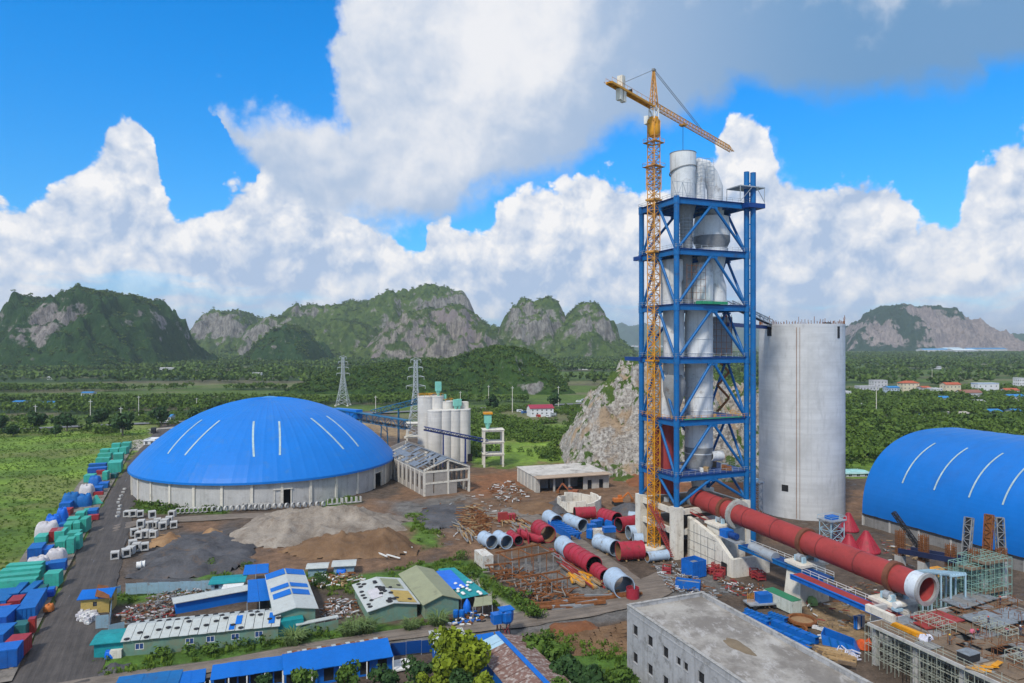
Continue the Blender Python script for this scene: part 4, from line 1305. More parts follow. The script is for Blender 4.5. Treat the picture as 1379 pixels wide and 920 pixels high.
def build_pier(name, s, label, length, width, taper, zt, window=None, beam=0.0):
 c = kp(s, 0, 0)
 t = thing(name, label, 'kiln pier', c, 'concrete piers under the kiln')
 mb = MB()
 pts = []
 for z, k in ((-.3, 1.0), (zt, taper)):
  for a, b in ((-1, -1), (1, -1), (1, 1), (-1, 1)):
   pts.append(c + KD * (a * length / 2 * k) + KS * (b * width / 2 * k) + Z * z)
 mb.add(pts, [(3, 2, 1, 0), (4, 5, 6, 7), (0, 1, 5, 4), (1, 2, 6, 5), (2, 3, 7, 6), (3, 0, 4, 7)])
 b = mb.build('pier_block', M['pale_concrete'], t)
 MB().obox(c - KD * (length / 2 * taper + .5) - KS * (width / 2 * taper + .5) + Z * (zt + .003), KD * (length * taper + 1), KS * (width * taper + 1), Z * .55).build('cap_slab', M['pale_concrete'], t)
 for sg in (-1, 1):
  q = c + KS * sg * 1.9
  q.z = zt + 1.5
  MB().cyl(q - KD * .6, q + KD * .6, .9, n=18).build('support_roller', M['grey_steel'], t)
  for k in (-1, 1):
   MB().obox(q + KD * (k * 1.1 - .25) - KS * .5 - Z * .95, KD * .5, KS * 1.0, Z * 1.3).build('bearing_block', M['light_blue_steel'], t)
 return t
def build_piers():
 t = build_pier('kiln_pier', 13.0, 'concrete kiln pier nearest the blue tower', 5.0, 9.0, .96, 10.6)
 a, b = kp(4.5, -6.2, 0), kp(22.0, -6.2, 0)
 wl = MB()
 d = (b - a)
 zs = ((0, 11.2), (.18, 10.6), (.7, 8.2), (1.0, 4.6))
 for i in range(3):
  p, q = a + d * zs[i][0], a + d * zs[i + 1][0]
  w = KS * -1.2
  z0, z1 = zs[i][1], zs[i + 1][1]
  vs = [p - Z * .3, q - Z * .3, q + Z * z1, p + Z * z0]
  wl.add([*vs, *[x - w for x in vs]], [(0, 1, 2, 3), (7, 6, 5, 4), (0, 4, 5, 1), (1, 5, 6, 2), (2, 6, 7, 3), (3, 7, 4, 0)])
 wl.build('side_wall', M['pale_concrete'], t)
 MB().obox(kp(4.5, -6.2, -.3), KS * 12, KD * 1.0, Z * 11.0).build('end_wall', M['pale_concrete'], t)
 MB().obox(kp(22.0, -6.1, -.3), KS * 12, KD * 1.0, Z * 4.8).build('end_wall', M['pale_concrete'], t)
 MB().obox(kp(19, -6.55, 0), KD * 1.9, KS * .3, Z * 3.0).build('door_opening', M['hole'], t)
 MB().obox(kp(5, -4.9, 8.6), KD * 9, KS * 10, Z * .4).build('working_deck', M['ply'], t)
 ct = MB()
 for k in range(1, 6):
  p = a + d * (k / 6)
  ct.bar(p - KS * .03 + Z * .2, p - KS * .03 + Z * (10.8 - k * 1.0), .12)
 for z in (2.5, 5, 7.5):
  ct.bar(a + Z * z - KS * .02, a + d * (.95 if z < 5 else .7) + Z * z - KS * .02, .1)
 ct.build('form_joints', M['dark_concrete'], t)
 build_pier('kiln_pier', 41.0, 'tapered concrete kiln pier in the middle beneath the girder', 5.0, 9.0, .82, 8.4)
 build_pier('kiln_pier', KL - 7.0, 'low concrete kiln pier by the open kiln mouth', 5.0, 8.0, .9, 7.6)
 g = random.Random(9)
 for (a, b, label, col) in (((57.4, 173, 8.4), (68.3, 150.2, 7.7), 'dark blue girder under the kiln behind the first pier', 'blue_steel'), ((62.6, 153.5, 7.6), (73.6, 131.0, 6.6), 'bright blue girder with red deck under the kiln', 'blue_paint')):
  a, b = Vector(a), Vector(b)
  t = thing('walkway_girder', label, 'girder', (a + b) / 2 - Z * 1.5, 'walkway girders along the kiln')
  w = KS * 1.0
  MB().obox(a - Z, b - a, KS * .25, Z).build('web', M[col], t)
  MB().obox(a - Z + KS * 3.2, b - a, KS * .25, Z).build('web', M[col], t)
  fl = MB()
  n = 10
  for k in range(n + 1):
   p = a.lerp(b, k / n)
   fl.obox(p - Z * .95 - KS * .12, KD * .12, KS * .12, Z * .9)
  fl.obox(a - KS * .25 + Z * .003, b - a, KS * .6, Z * .12)
  fl.build('stiffeners', M[col], t)
  MB().obox(a + KS * .4 - Z * .1, b - a, KS * 2.7, Z * .12).build('deck', M['kiln_red'] if col == 'blue_paint' else M['blue_dark'], t)
  rl = MB()
  for k in range(12):
   p = a.lerp(b, k / 11) + KS * 3.4
   rl.bar(p, p + Z * 1.1, .08)
  for h in (.55, 1.1):
   rl.bar(a + KS * 3.4 + Z * h, b + KS * 3.4 + Z * h, .08)
  rl.build('railing', M['white_paint'], t)
 o = MB().cyl(kp(27, -3.6, 8.6), kp(35, -3.6, 8.2), 1.35, n=20)
 tag(o.build('duct_section', M['grey_steel']), 'dull blue grey tube lying under the middle of the kiln', 'pipe')
 t = thing('gear_drive', 'blue gearbox and motor under the grey girth gear', 'gear drive', kp(18.5, -4.2, 9.0))
 MB().obox(kp(16.9, -5.3, 9.0), KD * 2.4, KS * 2.6, Z * 1.9).build('gearbox', M['blue_paint'], t)
 MB().cyl(kp(19.7, -4.2, 10), kp(22.3, -4.2, 10), .8, n=16).build('motor', M['blue_dark'], t)
 MB().obox(kp(16.5, -5.6, 8.9), KD * 7, KS * 3.2, Z * .15).build('base_frame', M['grey_steel'], t)
build_piers()
# tower crane
def build_crane():
 base = Vector((41.1, 198.0, 0))
 t = thing('tower_crane', 'yellow lattice tower crane standing against the blue tower', 'tower crane', base)
 hd = Vector((38, 47, 0)).normalized()
 hs = Vector((hd.y, -hd.x, 0))
 ztop = 124.0
 e1 = Vector((math.cos(R(40)), math.sin(R(40)), 0))
 z = .4
 lift = 6.2
 i = 0
 while z < ztop - 2:
  z1 = min(z + lift, ztop)
  mb = MB().lattice(base + Z * z, base + Z * z1, 2.5, 2.5, 4, .26, .13, up=e1)
  mb.build('mast_section', M['yellow'] if z < 58 else M['crane_brownish'], t)  # mast is yellow low down and browner orange higher up
  z = z1
  i += 1
 MB().box(base - Z * .3, (6, 6, .9), 40).build('footing', M['pale_concrete'], t)
 ld = MB()
 for sg in (-.25, .25):
  ld.bar(base + e1 * sg + Z, base + e1 * sg + Z * (ztop - 1), .07)
 for zz in np.arange(2, ztop - 1, 1.2):
  ld.bar(base - e1 * .25 + Z * zz, base + e1 * .25 + Z * zz, .06)
 ld.build('ladder', M['yellow'], t)
 for zz, w in ((110.5, 4.6), (117.5, 4.0)):
  pf = MB()
  for a in (0, 90, 180, 270):
   u, v = frame(40 + a)
   pf.obox(base + u * 1.45 - v * w / 2 + Z * zz, u * .9, v * w, Z * .1)
   pf.bar(base + u * 2.3 - v * w / 2 + Z * (zz + 1.1), base + u * 2.3 + v * w / 2 + Z * (zz + 1.1), .07)
   for k in (-.5, 0, .5):
    pf.bar(base + u * 2.3 + v * w * k + Z * zz, base + u * 2.3 + v * w * k + Z * (zz + 1.1), .07)
  pf.build('platform', M['crane_brownish'], t)
 MB().lattice(base + Z * 104, base + Z * 111, 3.0, 3.0, 4, .22, .14, up=e1).build('climbing_cage', M['crane_brownish'], t)
 MB().lathe(base, [(1.2, 119.4), (1.9, 121.0), (1.5, 123.0), (1.3, 125.0)], 16).build('slewing_ring', M['yellow'], t)
 MB().obox(base - hd * 1.3 - hs * 1.3 + Z * 123.2, hd * 2.6, hs * 2.6, Z * 1.2).build('turntable', M['yellow'], t)
 cb = base + hs * -2.3 + hd * .6 + Z * 123.6
 MB().obox(cb - hd * .9 - hs * .7, hd * 1.8, hs * 1.4, Z * 2.3).build('cab', M['white_paint'], t)
 MB().obox(cb + hd * .9 - hs * .6 + Z * .6, hd * .03, hs * 1.2, Z * 1.4).build('cab_window', M['dark'], t)
 MB().lattice(base + Z * 124.4, base + Z * 127.6, 1.9, 1.9, 1, .26, .18, up=e1).build('mast_head', M['white_paint'], t)
 zj = 128.0
 apex = base + Z * 138.6
 hf = MB()
 feet = [base + hd * a * 1.0 + hs * b * 1.0 + Z * 127.6 for a, b in ((-1, -1), (1, -1), (1, 1), (-1, 1))]
 for f in feet:
  hf.bar(f, apex + (f - base - Z * 127.6) * .18, .24)
 for k in range(1, 7):
  for j in range(4):
   a, b = feet[j], feet[(j + 1) % 4]
   A = apex + (a - base - Z * 127.6) * .18; B = apex + (b - base - Z * 127.6) * .18
   p, q = a.lerp(A, (k - 1) / 6), b.lerp(B, k / 6)
   hf.bar(p, q, .11)
   hf.bar(a.lerp(A, k / 6), q, .11)
 hf.build('tower_head', M['crane_brownish'], t)
 MB().obox(apex - hd * .5 - hs * .4 - Z * .2, hd * 1.2, hs * .8, Z * .7).build('head_sheave', M['vessel_dark'], t)
 jl = 60.0
 r0, r1 = base + hd * 1.2 + Z * zj, base + hd * jl + Z * zj
 jb = MB()
 n = 26
 for sg in (-.75, .75):
  jb.bar(r0 + hs * sg, r1 + hs * sg, .2)
 top = lambda k: (r0 + hd * ((jl - 1.2) * k / n)) + Z * (1.7 if k < n else .5)
 bot = lambda k, sg: (r0 + hd * ((jl - 1.2) * k / n)) + hs * sg * .75
 jb.bar(top(0), top(n - 1), .2)
 jb.bar(top(n - 1), bot(n, 0), .15)
 for k in range(n):
  mid = (top(k) + top(k + 1)) / 2 if k < n - 1 else top(k)
  for sg in (-1, 1):
   jb.bar(bot(k, sg), mid, .11)
   jb.bar(mid, bot(k + 1, sg), .11)
  jb.bar(bot(k, -1), bot(k, 1), .11)
  jb.bar(bot(k, -1), bot(k + 1, 1), .09)
 jb.build('jib', M['crane_brownish'], t)
 cl = 25.0
 c0, c1 = base - hd * 1.0 + Z * (zj - .3), base - hd * cl + Z * (zj - .3)
 cj = MB()
 for sg in (-.85, .85):
  cj.bar(c0 + hs * sg, c1 + hs * sg, .3, .55)
 for k in range(13):
  p = c0.lerp(c1, k / 12)
  cj.bar(p - hs * .85, p + hs * .85, .18)
 cj.obox(c0 - hs * .9 + Z * .28, c1 - c0, hs * 1.8, Z * .06)
 cj.build('counter_jib', M['yellow'], t)
 rl = MB()
 for sg in (-.95, .95):
  rl.bar(c0 + hs * sg + Z * 1.3, c1 + hs * sg + Z * 1.3, .07)
  for k in range(10):
   p = c0.lerp(c1, k / 9) + hs * sg
   rl.bar(p + Z * .2, p + Z * 1.3, .07)
 for a in (-1, 1):
  rl.bar(c1 - hd * .2 + hs * a, c1 - hd * 1.2 + hs * a * .8, .1)
 rl.build('railing', M['crane_brownish'], t)
 for s in (17.0, 19.0):
  MB().obox(base - hd * (s + 1.3) - hs * .7 + Z * (zj - 3.4), hd * 1.2, hs * 1.4, Z * 3.0).build('counterweight', M['pale_concrete'], t)
 MB().obox(base - hd * 19.5 - hs * .8 + Z * (zj + .1), hd * 1.6, hs * 1.6, Z * 3.2).build('winch_house', M['pale_concrete'], t)
 MB().cyl(base - hd * 14 - hs * .6 + Z * (zj + .6), base - hd * 14 + hs * .6 + Z * (zj + .6), .5, n=14).build('winch_drum', M['dark'], t)
 pn = MB()
 for sg in (-.25, .25):
  pn.bar(apex + hd * .6 + hs * sg, base + hd * 33 + hs * sg + Z * (zj + 1.7), .12)
  pn.bar(apex - hd * .4 + hs * sg, base - hd * 20 + hs * sg + Z * (zj + .6), .08)
 pn.build('pendant_bars', M['vessel_dark'], t)
 tr = base + hd * 19.5 + Z * (zj - .5)
 MB().obox(tr - hd * 1.0 - hs * .9 - Z * .2, hd * 2.0, hs * 1.8, Z * .4).build('trolley', M['crane_brownish'], t)
 hk = MB()
 hk.bar(tr + hs * .3 - hd * .3, tr + hs * .15 - Z * 15, .07); hk.bar(tr - hs * .3 + hd * .3, tr - hs * .15 - Z * 15, .07)
 hk.build('hoist_rope', M['dark'], t)
 MB().cyl(tr - Z * 15 - hs * .4, tr - Z * 15 + hs * .4, .45, n=12).build('hook_block', M['yellow'], t)
 for zz in (54.5, 101.0, 86.0):
  ti = MB()
  for q in (tp(0, 8, zz), tp(0, 14, zz), tp(0, 11, zz)):
   ti.bar(base + Z * zz, q, .28)
  for a in (0, 90, 180, 270):
   u, v = frame(40 + a)
   ti.obox(base + u * 1.35 - v * 1.7 + Z * (zz - .25), u * .35, v * 3.4, Z * .5)
  ti.build('tie_frame', M['crane_brownish'] if zz > 60 else M['yellow'], t)
build_crane()
# steel trestles and the bridge to the silo
def trestle(px, pyb, pyt, w, d, label, col='light_blue_steel', top='tank'):
 g = G(px, pyb)
 zt = 60 - (pyt - CY) * g.y / F
 t = thing('steel_trestle', label, 'trestle', g, 'pale steel trestles by the silo')
 lat = MB()
 for a, b in ((-1, -1), (1, -1), (1, 1), (-1, 1)):
  lat.bar(g + U * a * w / 2 + V * b * d / 2 - Z * .3, g + U * a * w / 2 + V * b * d / 2 + Z * zt, .22)
 n = max(3, int(zt / 2.6))
 for k in range(n):
  z0, z1 = zt * k / n, zt * (k + 1) / n
  for s in ((-1, -1, 1, -1), (1, -1, 1, 1), (1, 1, -1, 1), (-1, 1, -1, -1)):
   p = g + U * s[0] * w / 2 + V * s[1] * d / 2
   q = g + U * s[2] * w / 2 + V * s[3] * d / 2
   lat.bar(p + Z * z0, q + Z * z1, .11)
   lat.bar(q + Z * z0, p + Z * z1, .11)
   lat.bar(p + Z * z1, q + Z * z1, .14)
 lat.build('frame', M[col], t)
 MB().obox(g - U * (w / 2 + .5) - V * (d / 2 + .5) + Z * zt, U * (w + 1), V * (d + 1), Z * .3).build('top_deck', M['grey_steel'], t)
 rl = MB()
 for a, b, c_, e in ((-1, -1, 1, -1), (1, -1, 1, 1), (1, 1, -1, 1), (-1, 1, -1, -1)):
  p = g + U * a * (w / 2 + .4) + V * b * (d / 2 + .4) + Z * (zt + .3)
  q = g + U * c_ * (w / 2 + .4) + V * e * (d / 2 + .4) + Z * (zt + .3)
  rl.bar(p + Z, q + Z, .08)
  rl.bar(p, p + Z, .08); rl.bar((p + q) / 2, (p + q) / 2 + Z, .08)
 rl.build('railing', M[col], t)
 MB().obox(g - U * w * .3 - V * d * .3 + Z * (zt + .31), U * w * .6, V * d * .6, Z * .9).build('machine_box', M['blue_paint'] if top == 'box' else M['light_blue_steel'], t)
 return t
trestle(1014, 705, 649, 4.4, 4.0, 'pale steel trestle between the blue tower and the silo', 'grey_steel')
trestle(1120, 738, 700, 5.2, 4.0, 'pale blue steel trestle at the right foot of the silo', 'light_blue_steel', 'box')
t = thing('silo_bridge', 'grey inclined conveyor bridge from tower to silo top', 'conveyor', tp(TW + 1, 6, 66))
c_ = Vector((102.9, 243, 0))
a_ = tp(TW + .6, 8, 71.5); b_ = c_ + Vector((-13.2, -5.5, 66.8))
MB().lattice(a_, b_, 1.6, 1.7, 9, .22, .13).build('truss', M['grey_steel'], t)
MB().bar(a_ - Z * .8, b_ - Z * .8, 1.5, .2).build('belt', M['dark'], t)
MB().bar(tp(TW + .6, 9, 65.2), c_ + Vector((-13.9, -4, 65.0)), .9, 1.2).build('support_beam', M['blue_dark'], t)
# walls with openings, houses
def wall(o, d, L, h, th, ops, inward, z0=0.0):
 """wall from o along unit d; ops = (s0, s1, z0, z1) openings; real holes, the panes are added by the caller"""
 mb = MB()
 ss = sorted({0.0, L, *[x for q in ops for x in q[:2]]})
 zz = sorted({z0, h, *[x for q in ops for x in q[2:4]]})
 for i in range(len(ss) - 1):
  run = None
  for j in range(len(zz) - 1):
   s, z = (ss[i] + ss[i + 1]) / 2, (zz[j] + zz[j + 1]) / 2
   if any(q[0] < s < q[1] and q[2] < z < q[3] for q in ops):
    continue
   mb.obox(Vector(o) + d * ss[i] + Z * zz[j], d * (ss[i + 1] - ss[i]), inward * th, Z * (zz[j + 1] - zz[j]))
 return mb
M['pane'] = surf('pane', (.035, .045, .06), 0.15, var=0.2, spec=0.6)
M['pane_blue'] = surf('pane_blue', (.03, .07, .20), 0.2, var=0.2, spec=0.6)
def window_parts(t, o, d, inward, ops, frame_mat=None, pane='pane', depth=.22):
 for (s0, s1, z0, z1) in ops:
  f = MB()
  p = Vector(o) + inward * (depth - .06)
  w = .09
  f.obox(p + d * s0 + Z * z0, d * w, inward * .06, Z * (z1 - z0)); f.obox(p + d * (s1 - w) + Z * z0, d * w, inward * .06, Z * (z1 - z0))
  f.obox(p + d * (s0 + w) + Z * z0, d * (s1 - s0 - 2 * w), inward * .06, Z * w); f.obox(p + d * (s0 + w) + Z * (z1 - w), d * (s1 - s0 - 2 * w), inward * .06, Z * w)
  if frame_mat:
   f.obox(p + d * ((s0 + s1) / 2 - w / 2) + Z * (z0 + w), d * w, inward * .06, Z * (z1 - z0 - 2 * w))
  wn = f.build('window', frame_mat or M['dark'], t)
  MB().obox(Vector(o) + d * (s0 + .02) + Z * (z0 + .02) + inward * (depth + .02), d * (s1 - s0 - .04), inward * .05, Z * (z1 - z0 - .04)).build('pane', M[pane], wn)  # in the hole colour this is a dark sheet standing for an unlit inside
def house(name, label, cat, c, deg, w, dp, h, rise, wmat, rmat, rows=(), cols=3, group=None, flat=False, front=True, sides=True, hip=False, over=.6, win=(1.2, 1.3), pane='pane', extras=()):
 """simple building: front face looks towards -v; c is the middle of the front at the ground"""
 u, v = frame(deg)
 c = Vector(c)
 t = thing(name, label, cat, c + v * dp / 2, group)
 o = c - u * w / 2
 def ops(L, n):
  out = []
  for zc in rows:
   for k in range(n):
    s = L * (k + .5) / n
    out.append((s - win[0] / 2, s + win[0] / 2, zc - win[1] / 2, zc + win[1] / 2))
  return out
 th = .25
 faces = [(o, u, w, v, cols), (o + u * w + v * th, v, dp - 2 * th, -u, max(1, int(cols * dp / w + .4))), (o + u * w + v * dp, -u, w, -v, 0), (o + v * (dp - th), -v, dp - 2 * th, u, max(1, int(cols * dp / w + .4)))]
 for i, (p, d, L, inn, n) in enumerate(faces):
  q = ops(L, n) if (n and rows) else []
  wall(p - Z * .3, d, L, h + .3, th, [(a, b, e + .3, f + .3) for a, b, e, f in q], inn).build('wall', wmat, t)
  window_parts(t, p, d, inn, q, M['white_paint'] if win[0] > 1.0 else None, pane, .12)
 if flat:
  MB().obox(o - u * over * .5 - v * over * .5 + Z * (h + .003), u * (w + over), v * (dp + over), Z * .3).build('roof', rmat, t)
  for (p, a, b) in ((o, u * w, v * .2), (o + v * (dp - .2), u * w, v * .2), (o + v * .2, u * .2, v * (dp - .4)), (o + u * (w - .2) + v * .2, u * .2, v * (dp - .4))):
   MB().obox(p + Z * (h + .306), a, b, Z * .6).build('parapet', wmat, t)
 else:
  e = over
  A = [o - u * e - v * e, o + u * (w + e) - v * e, o + u * (w + e) + v * (dp + e), o - u * e + v * (dp + e)]
  k = (dp / 2 + e) if hip else 0
  R0, R1 = o - u * (e - k) + v * dp / 2 + Z * (h + rise), o + u * (w + e - k) + v * dp / 2 + Z * (h + rise)
  A = [a + Z * (h + .02) for a in A]
  MB().plate(A[0], A[1], R1, R0, .15).build('roof', rmat, t)
  MB().plate(A[2], A[3], R0, R1, .15).build('roof', rmat, t)
  for (a, b, r, p0) in ((A[1], A[2], R1, u), (A[3], A[0], R0, -u)):
   if hip:
    m_ = MB(); m_.add([a, b, r, a - Z * .15, b - Z * .15, r - Z * .15], [(0, 1, 2), (5, 4, 3), (0, 3, 4, 1), (1, 4, 5, 2), (2, 5, 3, 0)])
    m_.build('roof', rmat, t)
   else:
    s_ = o if p0.dot(u) < 0 else o + u * w
    g_ = [s_ + Z * h, s_ + v * dp + Z * h, s_ + v * dp / 2 + Z * (h + rise - .2)]
    m_ = MB(); m_.add(g_ + [x - p0 * .2 for x in g_], [(0, 1, 2), (5, 4, 3), (0, 3, 4, 1), (1, 4, 5, 2), (2, 5, 3, 0)])
    m_.build('gable', wmat, t)
 return t
# flat roofed concrete building, lower right
def build_block():
 u, v = frame(22.0)
 f = -v
 A = Vector((20.9, 124.0, 0))
 Wd, L, h = 16.5, 62.0, 12.2
 t = thing('concrete_building', 'bare grey concrete building with flat stained roof and dark window holes', 'building', A + u * Wd / 2)
 def s_at(px):
  return min(((abs((A + f * s).x / (A + f * s).y * F + CX - px), s) for s in np.arange(0, 45, .05)))[1]
 ops = []
 for px in (855.3, 875.2, 896.0, 943.8, 968, 1000):
  s = s_at(px)
  for zc in (8.6, 3.7):
   ops.append((s - .8, s + .8, zc - .9, zc + .9))
 for px in (913.3, 923.0):
  s = s_at(px)
  ops.append((s - .6, s + .6, 8.0, 9.3))
 wm = surf('raw_wall', (.37, .37, .38), .9, var=.16, dirt=(.20, .195, .19), dirt_amt=.5, streak=.55, scale=.3, bump=.3, bump_scale=1.5)
 wall(A - Z * .3, f, L, h + .3, .4, [(a, b, c_ + .3, d + .3) for a, b, c_, d in ops], u).build('wall', wm, t)
 window_parts(t, A, f, u, ops, None, 'hole', .35)
 for (a, b, c_, d) in ops:
  MB().obox(A + f * (a - .1) - u * .08 + Z * (c_ - .14), f * (b - a + .2), u * .3, Z * .12).build('sill', wm, t)
 MB().obox(A + u * .4 - v * .4 - Z * .3, u * (Wd - .4), v * .4, Z * (h + .3)).build('wall', wm, t)
 MB().obox(A + u * (Wd - .4) + f * .4 - Z * .3, f * (L - .4), u * .4, Z * (h + .3)).build('wall', wm, t)
 rm, tt, b = new_mat('roof_screed')
 pos = tt.n.new('ShaderNodeNewGeometry').outputs['Position']
 n1, n2, n3 = tt.noise(pos, .14, 7, .65), tt.noise(tt.scale(pos, (1, .5, 1)), .5, 6, .7), tt.noise(pos, 3.5, 4, .6)
 base = tt.mix(tt.ramp(n1, .38, .62), (.185, .165, .145), (.37, .345, .31))
 base = tt.mix(tt.ramp(n2, .52, .66, 0, .7), base, (.44, .42, .40))
 base = tt.mix(tt.ramp(n2, .30, .44, .6, 0), base, (.13, .115, .10))
 base = tt.mix(tt.ramp(n3, .5, .75, 0, .3), base, (.16, .14, .125))
 tt.l.new(base, b.inputs['Base Color']); b.inputs['Roughness'].default_value = .8
 MB().obox(A + u * .401 + f * .401 + Z * (h - .9), u * (Wd - .802), f * (L - .8), Z * .25).build('roof', rm, t)
 cp = surf('coping', (.36, .35, .335), .9, var=.15, dirt=(.16, .15, .14), dirt_amt=.5, streak=.2)
 MB().obox(A - u * .12 + Z * (h + .003), u * .6, f * L, Z * .12).build('coping', cp, t)
 MB().obox(A - v * 0 + u * .48 + v * .12 + Z * (h + .003), u * (Wd - .9), f * .6, Z * .12).build('coping', cp, t)
 MB().obox(A + u * (Wd - .42) + v * .12 + Z * (h + .003), u * .6, f * L, Z * .12).build('coping', cp, t)
 MB().obox(A - u * .06 + Z * (h - 1.15), u * .06, f * L, Z * .25).build('cornice', wm, t)
 cS = A + u * 8.2 + f * 20 + Z * (h - .645)
 q = []
 for k in range(40):
  a = 2 * math.pi * k / 40
  rr = 1 + .12 * math.sin(3 * a + 1) + .06 * math.sin(7 * a)
  q.append(cS + f * 3.3 * math.cos(a) * rr + u * 1.3 * math.sin(a) * rr)
 mb = MB()
 mb.add([cS + Z * .10] + [cS + (p - cS) * .6 + Z * .07 for p in q] + q, [(0, 1 + k, 1 + (k + 1) % 40) for k in range(40)] + [(1 + k, 41 + k, 41 + (k + 1) % 40, 1 + (k + 1) % 40) for k in range(40)], 0, True)
 tag(mb.build('sand_patch', surf('wet_sand', (.19, .145, .095), .9, var=.2)), 'oblong patch of brown sand on the flat concrete roof', 'sand')
 return A, u, f
BLK = build_block()
# far end of the works
def build_frame_shed():
 c0, c1, b0 = G(571, 668), G(633, 661), G(526, 637)
 d1 = (c1 - c0).normalized(); L1 = (c1 - c0).length
 d2 = Vector((-d1.y, d1.x, 0)); L2 = 46.0
 he, hr = 9.4, 13.4
 t = thing('frame_shed', 'half built shed of pale concrete frames with part of its roof laid', 'shed', (c0 + c1) / 2 + d2 * L2 / 2)
 pm, bm = M['pale_concrete'], surf('block_wall', (.33, .30, .27), .9, var=.15, dirt=(.2, .17, .14))
 nb = 9
 for k in range(nb + 1):
  for sd in (0, 1):
   p = c0 + d2 * (L2 * k / nb) + d1 * (L1 - .7) * sd
   MB().obox(p - Z * .3, d1 * .7, d2 * .7, Z * (he + .3)).build('column', pm, t)
  a, b = c0 + d2 * (L2 * k / nb + .35) + Z * he, c1 + d2 * (L2 * k / nb + .35) + Z * he
  m_ = (a + b) / 2 + Z * (hr - he)
  if k in (0, nb) or k % 2 == 0:
   MB().bar(a + Z * .3, m_, .5, .6).bar(b + Z * .3, m_, .5, .6).build('rafter', pm, t)
  if k < nb:
   for sd in (0, 1):
    q = c0 + d2 * (L2 * k / nb + .7) + d1 * ((L1 - .5) * sd + .1)
    Ls = L2 / nb - .7
    ops = [(Ls * .28, Ls * .72, 2.0, 7.4)] if sd == 0 else [(Ls * .2, Ls * .8, .8, 8.0)]
    wall(q - Z * .3, d2, Ls, he - .5, .3, [(x, y, z + .3, w_ + .3) for x, y, z, w_ in ops], d1).build('wall', bm, t)
    MB().obox(q + Z * (he - .8) - d1 * .05, d2 * Ls, d1 * .5, Z * .7).build('tie_beam', pm, t)
 for z in (4.6, 9.0):
  MB().obox(c0 + d1 * .7 - d2 * .05 + Z * (z - .35), d1 * (L1 - 1.4), d2 * .5, Z * .7).build('gable_beam', pm, t)
 for s, zt in ((L1 * .52, 12.6),):
  MB().obox(c0 + d1 * (s - .35) - d2 * .1 - Z * .3, d1 * .7, d2 * .6, Z * (zt + .3)).build('gable_post', pm, t)
 wall(c0 + d1 * .7 + d2 * .1 - Z * .3, d1, L1 * .52 - 1.05, 9.3, .3, [(3.2, 3.7, .8, 9.0)], d2).build('gable_wall', bm, t)
 wall(c0 + d1 * (L1 * .52 + .35) + d2 * .1 - Z * .3, d1, 3.4, 4.5, .3, [], d2).build('gable_wall', bm, t)
 r = random.Random(2)
 for sd in (0, 1):
  a = (c0 if sd == 0 else c1) + Z * (he + .45) - (d1 * .4 if sd == 0 else d1 * -.4)
  rg = (c0 + c1) / 2 + Z * (hr + .35)
  pu = MB()
  for k in range(8):
   p = a.lerp(rg, k / 7.3)
   pu.bar(p, p + d2 * L2, .16, .2)
  pu.build('purlins', M['vessel_dark'], t)
  n = 24
  for k in range(n):
   for j in range(4):
    keep = sd == 1 or r.random() < .52
    if not keep:
     continue
    p0, p1 = a.lerp(rg, j / 4) + Z * .18, a.lerp(rg, (j + 1) / 4 + .02) + Z * .2
    s0, s1 = L2 * k / n, L2 * (k + .96) / n
    q = [p0 + d2 * s0, p0 + d2 * s1, p1 + d2 * s1, p1 + d2 * s0]
    if sd == 0:
     q = q[::-1]
    MB().plate(*q, .06).build('roof_sheet', M['roof_sheet'], t)
 t2 = thing('gable_ruin', 'bare concrete gable standing behind the half built shed', 'frame', c0 + d2 * 62 + d1 * 4)
 o = c0 + d2 * 60 + d1 * 4
 bw = wall(o - Z * .3, d1, 19, 10, .4, [(3, 6, 1, 8), (12, 15, 1, 8)], d2)
 bw.build('wall', bm, t2)
 mb = MB(); mb.add([o + Z * 9.7, o + d1 * 19 + Z * 9.7, o + d1 * 9.5 + Z * 13] + [x + d2 * .4 for x in (o + Z * 9.7, o + d1 * 19 + Z * 9.7, o + d1 * 9.5 + Z * 13)], [(0, 1, 2), (5, 4, 3), (0, 3, 4, 1), (1, 4, 5, 2), (2, 5, 3, 0)])
 mb.build('gable', bm, t2)
 MB().obox(o + d1 * 9.2 - d2 * .2 - Z * .2, d1 * .6, d2 * .2, Z * 13).build('post', pm, t2)
 return c0, d1, d2
M['roof_sheet'] = surf('roof_sheet', (.19, .22, .26), .5, .2, var=.25, dirt=(.12, .10, .09), scale=.4)
FS = build_frame_shed()
